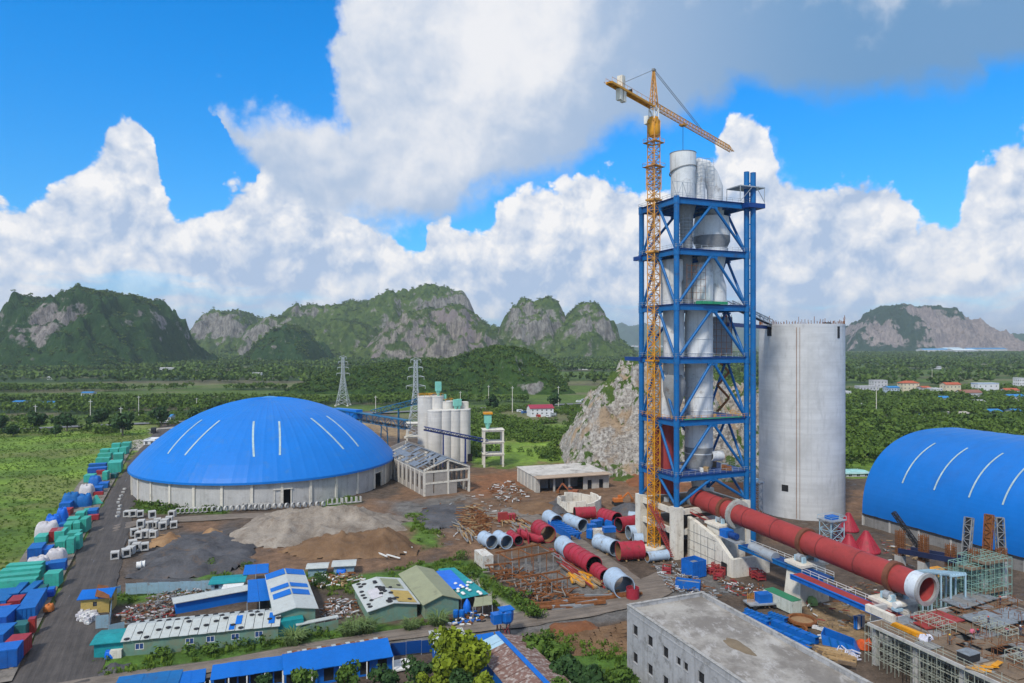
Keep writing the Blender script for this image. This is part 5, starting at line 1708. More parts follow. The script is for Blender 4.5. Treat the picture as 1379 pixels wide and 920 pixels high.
def build_silo_row():
 Y0 = 345.0
 u, v = frame(23.5)
 o = P(634, 612, Y0); o.z = 0
 o.x -= 4
 t = thing('silo_cluster', 'pale row of joined concrete silos behind the half built shed', 'silo', o - u * 6)
 r = 3.9
 pos = []
 for k in range(4):
  pos.append((o - u * (k * 2 * r * .62) , 25.3, k))
 for k in range(3):
  pos.append((o - u * (k * 2 * r * .7) - u * 6.5 + v * 7.4, 31.8 if k else 29, k))
 for (c, h, k) in pos:
  MB().lathe(c, [(r, -.3), (r, h), (r + .12, h + .05), (r + .12, h + .6), (.1, h + .7)], 24).build('silo_tube', M['slip_white'], t)
 c = pos[0][0]
 MB().obox(c + u * 1.2 - v * 4.0 + Z * 0, u * 2.4, v * .6, Z * 3.6).build('door_opening', M['hole'], t)
 rl = MB()
 for (c, h, k) in pos[4:]:
  for a in range(8):
   e = Vector((math.cos(a * .785), math.sin(a * .785), 0)) * (r - .1)
   e2 = Vector((math.cos(a * .785 + .785), math.sin(a * .785 + .785), 0)) * (r - .1)
   rl.bar(c + e + Z * (h + .6), c + e + Z * (h + 1.8), .16); rl.bar(c + e + Z * (h + 1.8), c + e2 + Z * (h + 1.8), .16)
 rl.build('railing', M['yellow'], t)
 for (c, h, w, hh) in ((pos[5][0] - v * 1 + u * 1, 32.4, 2.6, 7.2), (pos[1][0] + u * 1, 26, 2.2, 4.8), (pos[0][0] - u * 2, 26, 2.0, 5.0), (pos[4][0] - u * 1, 29.6, 1.8, 3.4)):
  b = MB().obox(c - u * w / 2 - v * w / 2 + Z * (h + hh * .35), u * w, v * w, Z * hh * .65)
  b.lathe(c + Z * h, [(.5, 0), (w * .5, hh * .35)], 8)
  b.build('dust_filter', M['mint'], t)
 MB().obox(pos[0][0] + u * 0 + v * 1 + Z * 26, u * 3.4, v * 3.0, Z * 3.4).build('roof_house', M['pale_concrete'], t)
M['mint'] = surf('mint', (.20, .52, .42), .6, var=.12)
build_silo_row()
def build_frame_tower(px0, px1, pyb, pyt, levels, label, depth=8.0, filt=None):
 g0, g1 = G(px0, pyb), G(px1, pyb)
 w = (g1 - g0).length
 h = 60 - (pyt - CY) * g0.y / F
 u, v = frame(8)
 t = thing('open_concrete_tower', label, 'concrete tower', (g0 + g1) / 2 + v * depth / 2, 'open concrete frames')
 for a in (0, w - .9):
  for b in (0, depth - .9):
   MB().obox(g0 + u * a + v * b - Z * .3, u * .9, v * .9, Z * (h + .3)).build('column', M['pale_concrete'], t)
 for k in range(levels):
  z = h * (k + 1) / levels - .7
  for b in (0.1, depth - .8):
   MB().obox(g0 + u * .9 + v * b + Z * z, u * (w - 1.8), v * .7, Z * .7).build('beam', M['pale_concrete'], t)
  for a in (0.1, w - .8):
   MB().obox(g0 + u * a + v * .9 + Z * z, u * .7, v * (depth - 1.8), Z * .7).build('beam', M['pale_concrete'], t)
  MB().obox(g0 - u * .3 - v * .3 + Z * (z + .703), u * (w + .6), v * (depth + .6), Z * .25).build('slab', M['pale_concrete'], t)
 if filt:
  c = g0 + u * w * .25 + v * depth * .5 + Z * h
  MB().obox(c - u * 1.7 - v * 1.5 + Z * 3.2, u * 3.4, v * 3, Z * 4.2).lathe(c, [(.6, .2), (1.6, 3.2)], 8).build('dust_filter', M['mint'], t)
  MB().obox(c - u * 2.2 - v * 2.0 + Z * 7.5, u * 4.4, v * 4.0, Z * .9).build('top_rail', M['yellow'], t)
 return t
build_frame_tower(651, 679, 629, 580, 3, 'open white concrete frame tower with mint filter on top', 8, True)
build_frame_tower(547, 571, 606, 571, 2, 'low white concrete frame under the pylon and conveyor', 8, False)
def conveyor(name, label, a, b, w, h, n, mat, legs=()):
 t = thing(name, label, 'conveyor', (a + b) / 2)
 MB().lattice(a, b, w, h, n, .32, .2).build('truss', mat, t)
 MB().bar(a - Z * h * .3, b - Z * h * .3, w * .7, .3).build('belt', M['dark'], t)
 s = (b - a).cross(Z).normalized()
 MB().bar(a + Z * (h / 2 + .1), b + Z * (h / 2 + .1), w + .4, .12).build('cover', mat, t)
 for k in legs:
  p = a.lerp(b, k)
  lg = MB()
  for sg in (-1, 1):
   lg.bar(p + s * sg * w * .5 - Z * h / 2, Vector((p.x, p.y, 0)) + s * sg * w * .9, .4)
  n_ = 4
  for j in range(n_):
   z0, z1 = (p.z - h / 2) * j / n_, (p.z - h / 2) * (j + 1) / n_
   lg.bar(Vector((p.x, p.y, z0)) - s * w * .8, Vector((p.x, p.y, z1)) + s * w * .8, .2)
  lg.build('leg', mat, t)
 return t
M['teal_blue'] = surf('teal_blue', (.01, .12, .24), .5, var=.15)
conveyor('conveyor_gallery', 'dark blue lattice conveyor gallery leaving the dome', P(452, 556, 372), P(549, 572, 330), 3.2, 4.2, 12, M['teal_blue'], (.35, .7))
MB_ = MB().bar(P(452, 555, 374), P(484, 558, 358), 4.0, 4.6)
tag(MB_.build('conveyor_housing', M['blue_roof']), 'solid blue conveyor housing against the dome roof', 'conveyor')
conveyor('inclined_conveyor', 'dark blue inclined conveyor climbing to the silo tops', P(500, 556, 352), P(592, 533, 352), 2.4, 2.6, 14, M['teal_blue'], (.4,))
conveyor('thin_conveyor', 'thin dark blue conveyor crossing in front of the silos', P(571, 577, 322), P(656, 594, 329), 1.8, 1.6, 14, surf('navy', (.01, .03, .16), .5), (.3, .65))
def build_low_block():
 a, b, c = G(722, 663), G(820, 656), G(690, 650)
 u = (b - a).normalized(); L = (b - a).length
 v = Vector((-u.y, u.x, 0)); D = 24.0
 h = 60 - (644 - CY) * a.y / F
 t = thing('open_bay_store', 'long low concrete store with four open bays and flat roof', 'building', (a + b) / 2 + v * D / 2)
 wm = surf('store_wall', (.44, .42, .38), .9, var=.12, dirt=(.25, .2, .16), streak=.4)
 ops = [(1.6 + k * L * .205, 1.6 + k * L * .205 + L * .18, 0, h - .7) for k in range(3)] + [(L * .70, L * .76, 0, h * .62), (L * .86, L * .92, 0, h * .62)]
 wall(a - Z * .3, u, L, h + .3, .4, [(p, q, r - .0, s + .3) for p, q, r, s in ops], v).build('front_wall', wm, t)
 for (p, q, r, s) in ops:
  MB().obox(a + u * p + v * (6 if q - p > 3 else .5), u * (q - p), v * .2, Z * (s - .02)).build('bay_back' if q - p > 3 else 'doorway', M['dark_concrete'] if q - p > 3 else M['hole'], t)
 wall(a + v * .4 - Z * .3, v, D - .4, h + .3, .4, [], u).build('side_wall', wm, t)
 for k in range(6):
  MB().obox(a + v * (1 + k * 4.4) - u * .15 - Z * .2, v * .5, u * .15, Z * h).build('pilaster', M['pale_concrete'], t)
 wall(b + v * .4 - u * .4 - Z * .3, v, D - .4, h + .3, .4, [], u).build('side_wall', wm, t)
 wall(a + v * D - Z * .3, u, L, h + .3, .4, [], v).build('back_wall', wm, t)
 MB().obox(a - u * .2 + v * 3 + Z * (h + .003), u * (L + .4), v * (D - 2.4), Z * .35).build('roof_slab', surf('roof_pale', (.50, .47, .43), .9, var=.2, dirt=(.2, .18, .16), dirt_amt=.5, scale=.15), t)
 MB().obox(a - u * .2 - v * 2.4 + Z * (h + .003), u * (L + .4), v * 5.395, Z * .25).build('canopy', surf('canopy_tan', (.40, .30, .22), .9, var=.2), t)
build_low_block()
# pylons, poles
def pylon(px, py, pyt, Y, label, half):
 g = P(px, py, Y); g.z = 0
 h = 60 - (pyt - CY) * Y / F
 t = thing('lattice_pylon', label, 'pylon', g, 'power pylons on the plain')
 st = MB()
 prof = [(0, half), (h * .34, half * .52), (h * .62, half * .24), (h, half * .16)]
 for i in range(3):
  z0, w0 = prof[i]; z1, w1 = prof[i + 1]
  n = (3, 4, 6)[i]
  for k in range(n):
   a, b = z0 + (z1 - z0) * k / n, z0 + (z1 - z0) * (k + 1) / n
   wa, wb = w0 + (w1 - w0) * k / n, w0 + (w1 - w0) * (k + 1) / n
   for s, q in (((-1, -1), (1, -1)), ((1, -1), (1, 1)), ((1, 1), (-1, 1)), ((-1, 1), (-1, -1))):
    p0, p1 = g + Vector((s[0] * wa, s[1] * wa, a)), g + Vector((s[0] * wb, s[1] * wb, b))
    q0, q1 = g + Vector((q[0] * wa, q[1] * wa, a)), g + Vector((q[0] * wb, q[1] * wb, b))
    st.bar(p0, p1, .34); st.bar(p0, q1, .2); st.bar(q0, p1, .2); st.bar(p1, q1, .2)
 st.build('mast', M['galv'], t)
 for k, (f, w) in enumerate(((.66, 6.0), (.78, 5.2), (.90, 4.4), (1.0, 3.2))):
  ar = MB()
  for sg in (-1, 1):
   ar.bar(g + Z * h * f, g + Vector((sg * w, 0, h * f + .2)), .26); ar.bar(g + Z * (h * f + 1.6), g + Vector((sg * w, 0, h * f + .2)), .2)
   ar.bar(g + Vector((sg * w, 0, h * f + .2)), g + Vector((sg * w, 0, h * f - 1.8)), .2)
  ar.build('cross_arm', M['galv'], t)
 for s in ((-1, -1), (1, -1), (1, 1), (-1, 1)):
  MB().box(g + Vector((s[0] * half, s[1] * half, -.2)), (1.6, 1.6, 1.2)).build('footing', M['pale_concrete'], t)
M['galv'] = surf('galv', (.50, .53, .55), .5, .2, var=.12)
pylon(462, 545, 481, 640, 'lattice pylon standing on the plain behind the dome', 5.6)
pylon(560, 600, 485, 430, 'lattice pylon rising behind the white concrete frame', 5.6)
POLES = [(48, 578, 545), (122, 577, 538), (187, 560, 533), (265, 552, 536), (163, 582, 548), (506, 560, 533), (658, 545, 519), (690, 555, 520), (752, 547, 520), (788, 560, 535), (620, 548, 527), (1180, 560, 521), (1255, 510, 497)]
pole = None
for i, (px, py, pt) in enumerate(POLES):
 g = G(px, py)
 h = 60 - (pt - CY) * g.y / F
 lab = 'thin grey utility pole, %s from the left along the plain' % ORD[i]
 if pole is None:
  pole = thing('utility_pole', lab, 'utility pole', g, 'utility poles on the plain')
  MB().cyl(g - Z * .4, g + Z * 10, .3, .18, 8).build('shaft', M['pale_concrete'], pole)
  MB().bar(g + Vector((-1.1, 0, 9.3)), g + Vector((1.1, 0, 9.3)), .18).build('cross_arm', M['galv'], pole)
  pole.scale = (1.2, 1.2, h / 10)
 else:
  dup(pole, g, 0, lab, (1.2, 1.2, h / 10))
# houses of the plain
CRM, WHT, OCH = surf('cream_wall', (.62, .55, .40), .8, var=.08), surf('white_wall', (.66, .67, .68), .8, var=.06), surf('grey_wall', (.50, .50, .52), .85, var=.1)
TIL, BLR, MAR, GRR = surf('tile_red', (.40, .10, .05), .8, var=.2), surf('roof_bluesheet', (.03, .20, .46), .5, var=.15), surf('roof_maroon', (.30, .03, .06), .6, var=.12), surf('roof_grey', (.36, .36, .36), .8, var=.15)
def far_house(label, px, py, wpx, hpx, wm, rm, rows, flat=False, rise=0.0, hip=False, deg=8, dp=10, cols=4, group='houses of the village on the plain'):
 g = G(px, py)
 w, h = wpx * g.y / F, hpx * g.y / F
 st = h / rows
 return house('house', label, 'house', g, deg, w, dp, h, rise, wm, rm, [st * (k + .5) for k in range(rows)], cols, group, flat, hip=hip, win=(1.5, 1.7))
far_house('cream three storey house with red tiled roof and small top room', 1227, 530, 24, 14, CRM, TIL, 3, rise=2.6, hip=True)
far_house('cream two storey house with bright red tiled roof', 1284, 531, 22, 13, CRM, TIL, 2, rise=2.4)
far_house('white two storey house with blue roof sheet at the right', 1331, 530, 32, 13, WHT, BLR, 2, flat=True)
far_house('long pale grey block at the left of the village', 1171, 531, 28, 10, OCH, GRR, 2, flat=True, cols=6)
far_house('grey flat roofed house behind the long pale block', 1186, 525, 20, 12, OCH, GRR, 3, flat=True)
far_house('pale blue house at the right end of the long block', 1204, 533, 16, 11, surf('blue_wall', (.42, .50, .60), .8), BLR, 2, rise=1.5)
far_house('small white house beside the concrete silo edge', 1139, 536, 16, 8, WHT, GRR, 2, flat=True, cols=3)
far_house('white low house between the two cream houses', 1263, 532, 14, 8, WHT, GRR, 1, flat=True, cols=3)
far_house('small grey house with brown roof beside the cream houses', 1248, 531, 12, 9, OCH, TIL, 2, rise=1.6, cols=2)
far_house('low house with a long brown tiled roof', 1309, 535, 30, 6, OCH, surf('tile_brown', (.26, .12, .09), .8), 1, rise=3.0, cols=4)
far_house('low house with brown roof right of the white house', 1364, 532, 20, 6, OCH, TIL, 1, rise=2.5, cols=3)
far_house('small white tower house at the right edge', 1376, 524, 7, 14, WHT, GRR, 3, flat=True, cols=2)
for i, (px, py, w, h, rm, lb) in enumerate(((1271, 541, 18, 5, BLR, 'blue sheet roofed shed in front of the village'), (1320, 546, 16, 5, GRR, 'small grey roofed hut among the palms right of the sheds'), (1294, 562, 26, 5, surf('roof_sand', (.36, .33, .28), .85), 'wide sandy grey roof among the trees behind the vault'),
                                     (1342, 560, 16, 6, BLR, 'blue roofed hut among the trees right of the sandy roof'), (1372, 560, 12, 6, BLR, 'blue roofed hut at the right edge among trees'), (1246, 563, 12, 3, surf('roof_aqua', (.2, .42, .48), .5), 'tiny aqua roof among the trees before the village'), (1158, 548, 22, 3, GRR, 'grey roof near the silo before the village'), (1370, 540, 22, 6, BLR, 'long blue roof at the right edge of the village'),
                                     (1156, 641, 34, 3.4, surf('roof_aqua_pale', (.30, .55, .52), .5), 'long pale aqua sheet roof between silo and vault'))):
 far_house(lb, px, py, w, h, OCH, rm, 1, rise=h * G(px, py).y / F * .45, cols=3, deg=5, group='sheds near the village')
g = G(730, 561)
house('depot', 'depot with a dark red sheet roof on the plain', 'building', g, 12, 19, 13, 6.5, 2.6, WHT, MAR, [2.5, 5.0], 5, win=(1.3, 1.3))
CARW = [surf('van_white', (.7, .72, .74), .3), surf('van_blue', (.06, .16, .40), .3), surf('van_red', (.45, .05, .04), .3), surf('van_grey', (.35, .38, .40), .3)]
def van(c, deg, m, label):
 u, v = frame(deg)
 t = thing('parked_van', label, 'van', c, 'vans parked at the depot')
 b = MB(); P0 = [(-2.6, .45), (2.5, .45), (2.6, 1.2), (1.7, 2.2), (-2.5, 2.3), (-2.6, 1.2)]
 b.add([c + u * x - v * .95 + Z * z for x, z in P0] + [c + u * x + v * .95 + Z * z for x, z in P0], [tuple(range(6)), tuple(range(11, 5, -1))] + [(i, 6 + i, 6 + (i + 1) % 6, (i + 1) % 6) for i in range(6)])
 b.build('body', m, t)
 MB().obox(c - u * 1.6 - v * 1.0 + Z * 1.35, u * 2.9, v * 2.0, Z * .6).build('side_window', M['pane'], t)
 for x in (-1.6, 1.6):
  for y in (-.98, .78):
   MB().cyl(c + u * x + v * y + Z * .4, c + u * x + v * (y + .2) + Z * .4, .4, n=10).build('wheel', M['dark'], t)
for i, (px, py, k) in enumerate(((700, 556, 0), (706, 558, 1), (712, 557, 0), (719, 560, 0), (725, 563, 2), (738, 563, 0), (745, 561, 3), (779, 543, 0), (786, 541, 3))):
 van(G(px, py) + Z * .6, 20 + 23 * i, CARW[k], '%s van parked near the red roofed depot, %s from the left' % (('white', 'blue', 'red', 'grey')[k], ORD[i]))
for (px, py, w, h, rm, lb) in ((228, 500, 24, 4, GRR, 'long white roofed shed below the dark hill'), (162, 503, 14, 3, GRR, 'small pale building below the dark hill'), (346, 507, 12, 4, GRR, 'white building in the plantation left of the ridge'), (70, 511, 12, 3, GRR, 'pale building at the left below the hill'), (117, 533, 14, 4, BLR, 'small blue roof in the trees left of the dome'),
       (66, 546, 16, 4, BLR, 'blue roofed shed at the left beyond the highway'), (24, 545, 12, 4, BLR, 'pale blue roofed shed at the far left beyond the highway'), (221, 568, 17, 7, BLR, 'blue shed behind the left shoulder of the dome'), (786, 498, 14, 3, GRR, 'pale building on the plain near the outcrop'), (1265, 497, 6, 3, GRR, 'tiny white house on the plain beyond the village')):
 far_house(lb, px, py, w, h, WHT, rm, 1, rise=h * G(px, py).y / F * .3, cols=4, group='lone buildings on the plain')
for i, (px, py, w, h, c, lb) in enumerate(((1262, 475, 40, 4, (.10, .34, .62), 'wide pale blue factory roof left of the white ones'), (1300, 476, 34, 4.5, (.62, .72, .80), 'white factory roof below the quarried hill'), (1330, 474, 60, 4, (.03, .24, .50), 'long blue factory roof below the quarried hill'), (1285, 474, 26, 4.5, (.55, .68, .80), 'pale factory roof between blue and white ones'))):
 far_house(lb, px, py, w, h, OCH, surf('factory_roof', c, .5), 1, rise=6, dp=60, cols=6, group='factory halls below the quarried hill')
far_house('small flat white gatehouse at the far end of the dirt road', 201, 599, 14, 5, WHT, WHT, 1, flat=True, cols=2, group='gate of the works')
tb = thing('truck', 'dark lorry parked behind the dome by the gate', 'truck', G(207, 583))
gg = G(207, 583)
MB().box(gg + Z * 1.1, (3, 6.5, 2.2), 25).build('cargo_box', M['dark'], tb); MB().box(gg + V * -4.4 + Z * .6, (2.5, 2, 2.3), 25).build('cab', M['dark'], tb)
for a in (-1.2, 1.2):
 for b in (-4.4, -1.5, 2):
  MB().cyl(gg + U * (a - .2) + V * b + Z * .5, gg + U * (a + .2) + V * b + Z * .5, .5, n=10).build('wheel', M['hole'], tb)
tw = MB()
for k in range(900):
 px, py = random.uniform(815, 900), random.uniform(462.5, 468)
 if random.random() < .15:
  px, py = random.uniform(150, 260), random.uniform(463, 466)
 g = G(px, py)
 s = random.uniform(6, 16)
 tw.box(g, (s, s, random.uniform(6, 16)), random.uniform(0, 40), random.choice((0, 0, 0, 1, 2)))
o = tw.build('distant_town', [WHT, GRR, TIL])
o['kind'] = 'stuff'; o['label'] = 'pale specks of a town far across the plain'
# pipes and shells lying in the yard
def rot_about(o, deg):
 o.rotation_euler = (0, 0, R(deg))
def yard_pipe(name, label, a, b, r, col, bands=4, inner='hole', cat='pipe section', group='pipe sections lying in the yard', ln=None):
 A, B = G(a[0], a[1], r), G(b[0], b[1], r)
 d = (B - A).normalized()
 if ln:
  B = A + d * ln
 t = thing(name, label, cat, ((A + B) / 2) - Z * r, group)
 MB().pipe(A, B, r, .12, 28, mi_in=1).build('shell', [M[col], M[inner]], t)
 for k in range(bands):
  p = A.lerp(B, (k + (.02 if bands > 1 else .5)) / max(bands - 1, 1) * .98)
  MB().pipe(p - d * .1, p + d * .1, r + .10, .1, 28).build('stiffener', M[col], t)
 for k in (.25, .75):
  p = A.lerp(B, k)
  s = d.cross(Z).normalized()
  MB().obox(p - Z * (r + .05) - s * r * .8 - d * .15, s * r * 1.6, d * .3, Z * .35).build('cradle', M['timber'], t)
 return t
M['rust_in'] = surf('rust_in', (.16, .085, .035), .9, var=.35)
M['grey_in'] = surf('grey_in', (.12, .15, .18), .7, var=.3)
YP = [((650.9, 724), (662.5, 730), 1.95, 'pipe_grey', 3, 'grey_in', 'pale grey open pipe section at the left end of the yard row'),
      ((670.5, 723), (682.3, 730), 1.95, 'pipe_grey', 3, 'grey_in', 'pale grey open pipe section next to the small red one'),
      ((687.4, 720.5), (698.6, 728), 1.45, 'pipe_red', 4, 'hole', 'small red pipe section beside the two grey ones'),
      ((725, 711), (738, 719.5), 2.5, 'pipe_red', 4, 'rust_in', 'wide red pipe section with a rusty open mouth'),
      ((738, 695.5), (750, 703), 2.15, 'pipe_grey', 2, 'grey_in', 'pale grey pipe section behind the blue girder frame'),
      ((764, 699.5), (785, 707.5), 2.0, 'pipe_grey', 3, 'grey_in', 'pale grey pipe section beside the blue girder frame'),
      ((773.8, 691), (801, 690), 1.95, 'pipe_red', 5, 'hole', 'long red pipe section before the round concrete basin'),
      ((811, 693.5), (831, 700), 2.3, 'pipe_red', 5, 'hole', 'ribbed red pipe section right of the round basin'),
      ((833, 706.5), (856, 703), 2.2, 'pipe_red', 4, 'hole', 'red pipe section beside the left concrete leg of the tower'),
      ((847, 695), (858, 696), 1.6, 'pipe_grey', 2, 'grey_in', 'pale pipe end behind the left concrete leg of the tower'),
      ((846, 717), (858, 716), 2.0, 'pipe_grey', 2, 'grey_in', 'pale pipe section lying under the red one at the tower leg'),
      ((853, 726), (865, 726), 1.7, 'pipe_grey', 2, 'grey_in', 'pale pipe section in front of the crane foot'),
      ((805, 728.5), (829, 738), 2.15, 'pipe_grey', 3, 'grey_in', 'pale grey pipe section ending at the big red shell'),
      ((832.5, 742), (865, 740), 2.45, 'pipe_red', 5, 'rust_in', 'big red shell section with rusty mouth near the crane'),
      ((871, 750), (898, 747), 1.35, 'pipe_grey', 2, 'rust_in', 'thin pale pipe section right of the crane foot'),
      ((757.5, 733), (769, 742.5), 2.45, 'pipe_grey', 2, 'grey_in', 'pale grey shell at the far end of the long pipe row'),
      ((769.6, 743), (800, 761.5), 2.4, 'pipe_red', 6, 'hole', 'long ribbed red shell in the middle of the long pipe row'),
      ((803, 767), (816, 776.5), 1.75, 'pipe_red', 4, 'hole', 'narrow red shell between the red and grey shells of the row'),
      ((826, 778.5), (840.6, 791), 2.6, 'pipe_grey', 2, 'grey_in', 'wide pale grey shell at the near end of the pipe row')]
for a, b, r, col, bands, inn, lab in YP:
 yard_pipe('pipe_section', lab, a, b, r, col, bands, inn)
g = G(852, 806)
t = thing('red_barrel', 'short red steel barrel standing at the end of the pipe row', 'barrel', g)
MB().pipe(g, g + Z * 2.6, 1.5, .12, 20).build('shell', M['pipe_red'], t); MB().lathe(g, [(1.2, .3), (.3, .9), (.2, 2.7)], 8).build('hub', M['pipe_red'], t)
t = thing('bent_chute', 'red bent steel chute lying between two red pipe sections', 'chute', G(712, 730))
MB().path([G(700, 716, 1.2), G(706, 720, 1.2), G(727, 726, 1.2), G(731, 724, 1.6)], 1.3, 4).build('channel', M['pipe_red'], t)
for (a, b) in (((700, 712), (700, 720)), ((708, 717), (712, 726))):
 MB().bar(G(*a, 1.2), G(*b, 1.2), .3, 2.9).build('flange', M['pipe_red'], t)
a, b = G(745, 704, 1.4), G(775, 722, 1.4)
d = (b - a).normalized(); s = d.cross(Z).normalized()
t = thing('girder_frame', 'bright blue ribbed steel girder frame lying beside grey pipes', 'steel girder', (a + b) / 2 - Z * 1.4)
for k in (-1, 1):
 MB().obox(a + s * 1.6 * k - Z * 1.3, b - a, s * .25, Z * 2.2).build('web', M['blue_paint'], t)
for k in range(9):
 p = a.lerp(b, k / 8)
 MB().obox(p - s * 1.8 + Z * .6, s * 3.7, d * .5, Z * .5).build('rib', M['blue_paint'], t)
for i, (px, py, w, h) in enumerate(((797, 716, 2.6, 2.4), (803, 709, 3.0, 2.0), (812, 706, 2.6, 2.2), (796, 724, 2.4, 2.6), (822, 709, 3.2, 2.2))):
 c = G(px, py)
 t = thing('steel_module', 'bright blue steel module among the pipes, %s from the left' % ORD[i], 'steel module', c, 'blue steel modules among the pipes')
 MB().box(c, (w, w * .8, h), 23 + i * 9).build('casing', M['blue_paint'], t)
 fr = MB()
 u, v = frame(23 + i * 9)
 for k in range(4):
  fr.obox(c - u * w / 2 - v * (w * .4 + .08) + u * (w - .15) * k / 3, u * .15, v * .08, Z * (h + .1))
 fr.build('ribs', M['blue_steel'], t)
# boxes and containers of the yard
M['box_white'] = surf('box_white', (.60, .59, .55), .65, var=.1, dirt=(.30, .16, .07), dirt_amt=.45, scale=.7, streak=.4)
M['box_green'] = surf('box_green', (.03, .20, .10), .65, var=.15, dirt=(.1, .1, .08))
def container(label, c, deg, w, d, h, wm, rm=None, group='shipping containers in the yard', doors=True):
 u, v = frame(deg)
 t = thing('container', label, 'container', c, group)
 o = c - u * w / 2 - v * d / 2
 MB().obox(o + Z * .1, u * w, v * d, Z * (h - .1)).build('body', wm, t)
 rb = MB()
 for L, e, n_, q in ((w, u, -v, o), (d, v, u, o + u * w), (w, u, v, o + v * d), (d, v, -u, o)):
  k = .4
  while k < L - .3:
   rb.obox(q + e * k + Z * .25, e * .18, n_ * .06, Z * (h - .45)); k += .45
 rb.build('ribs', wm, t)
 for a in (0, w - .2):
  for b in (0, d - .2):
   MB().obox(o + u * (a + (-.07 if a == 0 else .07)) + v * (b + (-.07 if b == 0 else .07)), u * .2, v * .2, Z * (h + .04)).build('corner_post', wm, t)
 MB().obox(o - u * .03 - v * .03 + Z * (h + .002), u * (w + .06), v * (d + .06), Z * .1).build('roof', rm or wm, t)
 if doors:
  for k in (0, 1):
   dr = MB().obox(o + u * (w + .06) + v * (d * (.05 + .46 * k)) + Z * .3, v * d * .44, u * .05, Z * (h - .5)).build('door', wm, t)
   MB().bar(o + u * (w + .15) + v * d * (.25 + .46 * k) + Z * .4, o + u * (w + .15) + v * d * (.25 + .46 * k) + Z * (h - .3), .06).build('lock_rod', M['rust'], dr)
 return t
container('rust stained white container beside the long pipe yard fence', G(657, 765.5) + V * 3, 113.5, 6.2, 2.9, 3.3, M['box_white'])
container('white ribbed container with blue box on top among the pipes', G(816, 727) + V * 1.2, 8, 6.4, 2.6, 2.9, M['box_white'])
c = G(820, 716, 3.0)
tag(MB().box(c, (3.6, 2.2, 1.4), 12).box(c + Z * 1.4, (3.8, 2.4, .12), 12).build('blue_crate', M['blue_paint']), 'small blue box standing on the white ribbed container', 'box')
container('cream container with a dark green roof beneath the kiln', G(1058, 820) + V * 1.0, 113.5, 8.4, 2.7, 2.9, surf('box_cream', (.52, .55, .50), .65, var=.1, dirt=(.22, .25, .2), streak=.4), M['box_green'])
c = G(793, 690); c = c + V * 7
t = thing('round_basin', 'round open basin of broken pale concrete behind the red pipes', 'basin', c)
for k in range(14):
 a0, a1 = 2 * math.pi * k / 14, 2 * math.pi * (k + .97) / 14
 e0, e1 = Vector((math.cos(a0), math.sin(a0), 0)), Vector((math.cos(a1), math.sin(a1), 0))
 h = 3.6 + .5 * math.sin(k * 2.1)
 m_ = MB(); m_.add([c + e0 * 8, c + e1 * 8, c + e1 * 7.3, c + e0 * 7.3] + [c + e0 * 8 + Z * h, c + e1 * 8 + Z * (h + .3), c + e1 * 7.3 + Z * (h + .3), c + e0 * 7.3 + Z * h], [(3, 2, 1, 0), (4, 5, 6, 7), (0, 1, 5, 4), (1, 2, 6, 5), (2, 3, 7, 6), (3, 0, 4, 7)])
 m_.build('wall_block', M['pale_concrete'], t)
def excavator(label, c, deg, m, s=1.0):
 u, v = frame(deg)
 t = thing('excavator', label, 'excavator', c, 'excavators on the site')
 for k in (-1, 1):
  MB().obox(c - u * 1.9 * s + v * (1.1 * k - .3) * s, u * 3.8 * s, v * .6 * s, Z * .9 * s).build('track', M['dark'], t)
 MB().obox(c - u * 1.7 * s - v * 1.2 * s + Z * 1.0 * s, u * 3.2 * s, v * 2.4 * s, Z * 1.2 * s).build('body', m, t)
 cb = MB().obox(c + u * .3 * s + v * .1 * s + Z * 2.2 * s, u * 1.3 * s, v * 1.0 * s, Z * 1.0 * s).build('cab', m, t)
 MB().obox(c + u * .35 * s + v * 1.1 * s + Z * 2.4 * s, u * 1.2 * s, v * .04, Z * .7 * s).build('cab_window', M['pane'], cb)
 MB().bar(c + u * 1.4 * s + Z * 1.8 * s, c + u * 4.0 * s + Z * 4.2 * s, .5 * s).build('boom', m, t)
 MB().bar(c + u * 4.0 * s + Z * 4.2 * s, c + u * 5.6 * s + Z * 1.8 * s, .4 * s).build('arm', m, t)
 MB().obox(c + u * 5.1 * s - v * .6 * s + Z * .7 * s, u * .9 * s, v * 1.2 * s, Z * 1.1 * s).build('bucket', M['rust'], t)
M['orange'] = surf('orange', (.50, .15, .03), .6, var=.2, dirt=(.25, .12, .06))
excavator('orange excavator on the dark ground right of the basin', G(832, 679), 10, M['orange'])
excavator('rust brown excavator behind the round basin', G(772, 668), 160, surf('brown_machine', (.28, .09, .04), .7, var=.3), 1.1)
